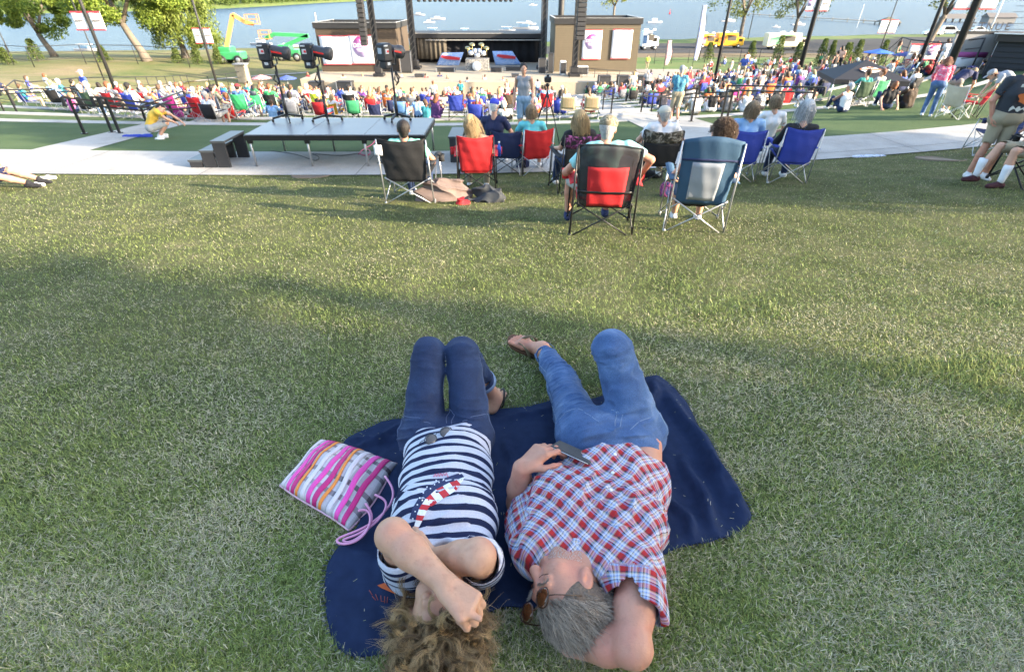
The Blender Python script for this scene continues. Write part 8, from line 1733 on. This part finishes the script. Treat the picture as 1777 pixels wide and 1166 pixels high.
umbrella('bright blue umbrella standing above the right crowd', 1512, 128, 3.4, 2.1, mat('umbrella_blue', (.04, .14, .55), .7)); umbrella('navy umbrella with white panel right of the bright blue one', 1559, 130, 3.2, 1.9, mat('umbrella_navy', (.03, .05, .20), .7)); umbrella('red and white umbrella behind the left follow spot', 459, 158, 2.3, 1.5, camo('umbrella_red', (.55, .04, .06), (.62, .5, .5), (.5, .03, .05))); umbrella('dark blue umbrella between the left follow spots', 503, 160, 2.4, 1.5, camo('umbrella_ink', (.03, .06, .25), (.1, .15, .4), (.03, .05, .2)))
def canopy():
    c = on_y(1492, 141, 24.5); rim = c[2]; c[2] = Hf(c[0], c[1]); ap = on_y(1490, 104, 24.5)[2]-c[2]; T = thing('pop_up_canopy', 'lowered black pop-up canopy lettered in white among the right crowd', 'canopy', tuple(c), R(-14)); W_ = 1.42; z0 = rim-c[2]+.2; z1 = ap; b = MB()
    V = [(0, 0, z1)]+[(x*W_, y*W_, z0) for x, y in ((-1, -1), (1, -1), (1, 1), (-1, 1))]+[(x*W_, y*W_, z0-.19) for x, y in ((-1, -1), (1, -1), (1, 1), (-1, 1))]; F = [(0, 1, 2), (0, 2, 3), (0, 3, 4), (0, 4, 1)]+[(1+i, 5+i, 5+(i+1) % 4, 1+(i+1) % 4) for i in range(4)]; b.add(V, F); o = b.build('roof', [mat('canopy_black', (.018, .019, .024), .7, bump=.1)], T); md = o.modifiers.new('t', 'SOLIDIFY'); md.thickness = .02
    for x in (-1, 1):
        for y in (-1, 1): b = MB(); b.tube([(x*W_*.98, y*W_*.98, 0), (x*W_*.98, y*W_*.98, z0)], .03, 6); b.build('leg', [M_steel], T)
    text('Harley-Davidson', .16, M_txt, T, (-.3, -W_-.03, z0-.10))
    for a in (0, R(90)):
        b = MB(); sl_ = math.atan2(z1-z0, W_); ca, sa = math.cos(a), math.sin(a); X = np.array([ca, sa, 0]); Y = np.array([-sa*math.cos(sl_), ca*math.cos(sl_), math.sin(sl_)]); o_ = np.array([sa*W_*.55, -ca*W_*.55, z0+(z1-z0)*.45+.03]); b.prism([(-.38, -.025), (-.22, -.16), (0, -.21), (.22, -.16), (.38, -.025), (.38, .04), (.22, .16), (0, .22), (-.22, .16), (-.38, .04)], 0, .015, fr=(o_, X, Y)); b.build('shield_emblem', [M_txt], T)
        b = MB(); b.prism([(-.4, -.035), (.4, -.035), (.4, .045), (-.4, .045)], .02, .03, fr=(o_, X, Y)); b.prism([(-.17, .1), (.17, .1), (.1, .17), (-.1, .17)], .02, .03, fr=(o_, X, Y)); b.build('emblem_bar', [mat('emblem_orange', (.5, .16, .06), .6)], T)
canopy()
# boards, dark building and pavilion on the right
p = at(1724, 150); T = thing('dark_building', 'dark sided kiosk building at the right edge', 'building', tuple(at(1703, 137)-(0, 0, .5)), R(-38)); hb = on_y(1710, 62, T.location[1])[2]-T.location[2]
b = MB(); b.box((4.3, 1.5, hb/2), (8.6, 3, hb-.3)); b.build('wall', [mat('slate_siding', (.03, .033, .04), .8, var=.1, scale=2)], T); b = MB()
for i in range(16): b.box((4.3, -.02, .3+i*.26), (8.56, .03, .018))
b.build('siding_joints', [M_roofb], T); b = MB(); b.box((4.3, 1.5, hb-.1), (8.9, 3.4, .35)); b.build('roof', [mat('roof_brown', (.04, .034, .03), .7)], T); b = MB(); b.box((4.3, -.22, hb+.1), (9.3, .12, .05)); b.build('coping', [M_white], T)
p = at(1657, 128); T = thing('sign_wall', 'grey sign wall carrying a red and lilac banner, with black letters above', 'sign wall', tuple(p), R(-8)); fit(T, 72, 6.8); ht = 5.6; b = MB(); b.box((1.2, 0, ht/2), (6.8, .4, ht)); b.build('wall', [mat('grey_render', (.33, .32, .31), .8)], T); b = MB(); b.box((1.2, 0, ht+.18), (7.0, .5, .36)); b.build('cap', [M_roofb], T)
b = MB(); b.sheet(lambda u, v: np.array([-1.6+5.0*u, -.24, ht*.42+.75*v]), 3, 3, .02); b.build('banner_strip', [mat('purple_red', (.42, .10, .30), .6)], T); text('TURNER', .5, M_txt, T, (.9, -.28, ht*.42+.4)) if False else None
b = MB(); b.sheet(lambda u, v: np.array([-1.6+4.6*u, -.24, .2+ht*.38*v]), 3, 3, .02); b.build('lower_banner', [M_ban], T)
for i, ch_ in enumerate('ETNUE'): text(ch_, 1.5, M_roofb, T, (-.4+1.25*i, 0, ht+.95), name='letter')
banner('white banner with a green mark at the right end of the sign wall', at(1700, 134)+(0, -.5, 1.55), .62, .95, 0, 'green')
def pavilion(label, px, py, W_, D_, h, m, gaz=False):
    p = at(px, py); T = thing('gazebo' if gaz else 'pavilion', label, 'pavilion', tuple(p), R(-8)); n = 5
    for i in range(n):
        for y in (-1, 1): b = MB(); b.box(((i/(n-1)-.5)*W_*.92, y*D_*.42, h/2), (.3, .3, h)); b.build('post', [mat('dark_timber', (.05, .04, .03), .8)], T)
    b = MB(); b.add([(-W_/2, -D_/2, h), (W_/2, -D_/2, h), (W_/2, D_/2, h), (-W_/2, D_/2, h), (-W_*(.02 if gaz else .42), 0, h+D_*.32), (W_*(.02 if gaz else .42), 0, h+D_*.32)], [(0, 1, 5, 4), (1, 2, 5), (2, 3, 4, 5), (3, 0, 4), (3, 2, 1, 0)]); b.build('roof', [m], T)
    b = MB(); b.box((0, -D_*.42, h*.35), (W_*.9, .08, .12)); b.box((0, 0, .1), (W_, D_, .2)); b.build('deck', [mat('dark_timber', (.05, .04, .03), .8)], T); return T
pavilion('long grey-roofed pavilion behind the white cars', 1655, 47, 14, 6, 3.4, mat('grey_shingle', (.13, .12, .115), .8, bump=.4)); pavilion('brown thatched gazebo by the water', 1535, 54, 8.5, 6, 3.2, mat('thatch', (.12, .10, .07), .9, bump=.6), True)
p = at(1725, 50); T = thing('boathouse', 'grey block boathouse at the right end of the pavilion', 'building', tuple(p), R(-8)); b = MB(); b.box((0, 0, 2.2), (11, 6, 4.4)); b.build('wall', [mat('grey_block', (.22, .21, .20), .9, bump=.3)], T); b = MB(); b.prism([(-3.4, 4.4), (3.4, 4.4), (0, 6.1)], -6, 6, fr=(np.zeros(3), np.array([0, 1., 0]), np.array([0, 0, 1.]))); b.build('roof', [mat('grey_shingle', (.13, .12, .115), .8)], T)
# pier and boats
M_boat = mat('boat_white', (.42, .42, .43), .5)
def on_water(px, py): d = ray(px, py); return O+d*((WATER-CAMH)/d[2])
a = on_water(1300, 28); c = on_water(1560, 44); T = thing('pier', 'long low wooden pier on the lake at the right', 'pier', tuple(a)); v = c-a; b = MB(); b.beam((0, 0, .9), v+(0, 0, .9), 1.6, .25); b.build('deck', [mat('weathered_timber', (.26, .22, .17), .9)], T)
for i in range(12): b = MB(); q = v*i/11; b.tube([q+(0, 0, -.5), q+(0, 0, 1.6)], .15, 6); b.build('pile', [mat('weathered_timber', (.26, .22, .17), .9)], T)
BT = [(745, 40, 20, 1), (760, 34, 26, 0), (727, 27, 22, 0), (752, 56, 28, 2), (808, 56, 24, 2), (912, 51, 44, 2), (918, 43, 24, 1), (925, 10, 14, 0), (1136, 40, 28, 1), (1263, 38, 26, 0), (1268, 36, 14, 0), (880, 54, 28, 2), (152, 88, 42, 2), (455, 78, 40, 1), (500, 82, 34, 0), (1385, 44, 26, 0), (1347, 48, 14, 1)]
BL_ = ['small white cabin boat', 'low white runabout', 'faint white boat', 'moored white cruiser', 'moored blue-topped boat', 'long white pontoon boat', 'red-trimmed cabin boat', 'tiny white boat', 'white launch with passengers', 'white motorboat', 'very small skiff', 'white boat moored at the dock', 'white pontoon boat', 'large white cruiser', 'white dinghy', 'grey-white moored boat', 'little open boat']
BW = ['behind the roof truss', 'right of the cabin boat', 'by the left stage tower', 'behind the stage roof at the left', 'behind the stage roof', 'behind the stage roof at the right', 'above the pontoon boat', 'near the top edge', 'right of the tan building', 'left of the open trees', 'by the white motorboat', 'left of the long pontoon', 'under the left lakeside trees', 'behind the green boom lift', 'above the folded green lift', 'beyond the green food truck', 'near the pier']
for (px, py, wpx, k), l1, l2 in zip(BT, BL_, BW):
    p = on_water(px, py); fz = p[1]*cP-(p[2]-CAMH)*sP; L_ = wpx/FPX*fz; T = thing('boat', l1+' '+l2, 'boat', tuple(p), R(rc.uniform(-15, 15)), 'boats on the lake'); bw = L_*.14; n = 9; b = MB()
    V = []
    for i in range(n):
        u = i/(n-1); x = (u-.5)*L_; w_ = bw*(1-max(0, (u-.55)/.45)**2)+.02; hh = L_*.07*(1+.5*max(0, u-.6)); V += [(x, -w_, hh), (x, -w_*.7, -.15), (x, w_*.7, -.15), (x, w_, hh)]
    F = [(i*4+j, i*4+4+j, i*4+5+j, i*4+1+j) for i in range(n-1) for j in range(3)]+[(i*4+3, i*4+7, i*4+4, i*4) for i in range(n-1)]+[(0, 1, 2, 3)]; b.add(V, F); b.build('hull', [M_boat], T)
    b = MB(); b.box((-L_*.05, 0, L_*.12), (L_*.36, bw*1.3, L_*.10), bev=.1, taper=1); b.build('cabin', [mat('blue_glass', (.12, .2, .3), .2) if k == 2 else M_boat], T)
    if k: b = MB(); b.box((-L_*.05, 0, L_*.22), (L_*(.6 if k == 2 else .3), bw*1.5, L_*.02)); b.tube([(-L_*.2, bw*.6, L_*.08), (-L_*.2, bw*.6, L_*.22)], .05, 4); b.tube([(L_*.08, bw*.6, L_*.08), (L_*.08, bw*.6, L_*.22)], .05, 4); b.build('sun_top', [mat('boat_canvas', (.55, .56, .58), .7)], T)
p = on_water(1162, 25); T = thing('channel_marker', 'small red marker buoy on the lake right of centre', 'buoy', tuple(p)); b = MB(); b.lathe([(.5, 0), (.5, .6), (.12, 1.2), (.1, 2.6)], (0, 0, 0), 8); b.build('float', [F_red], T)
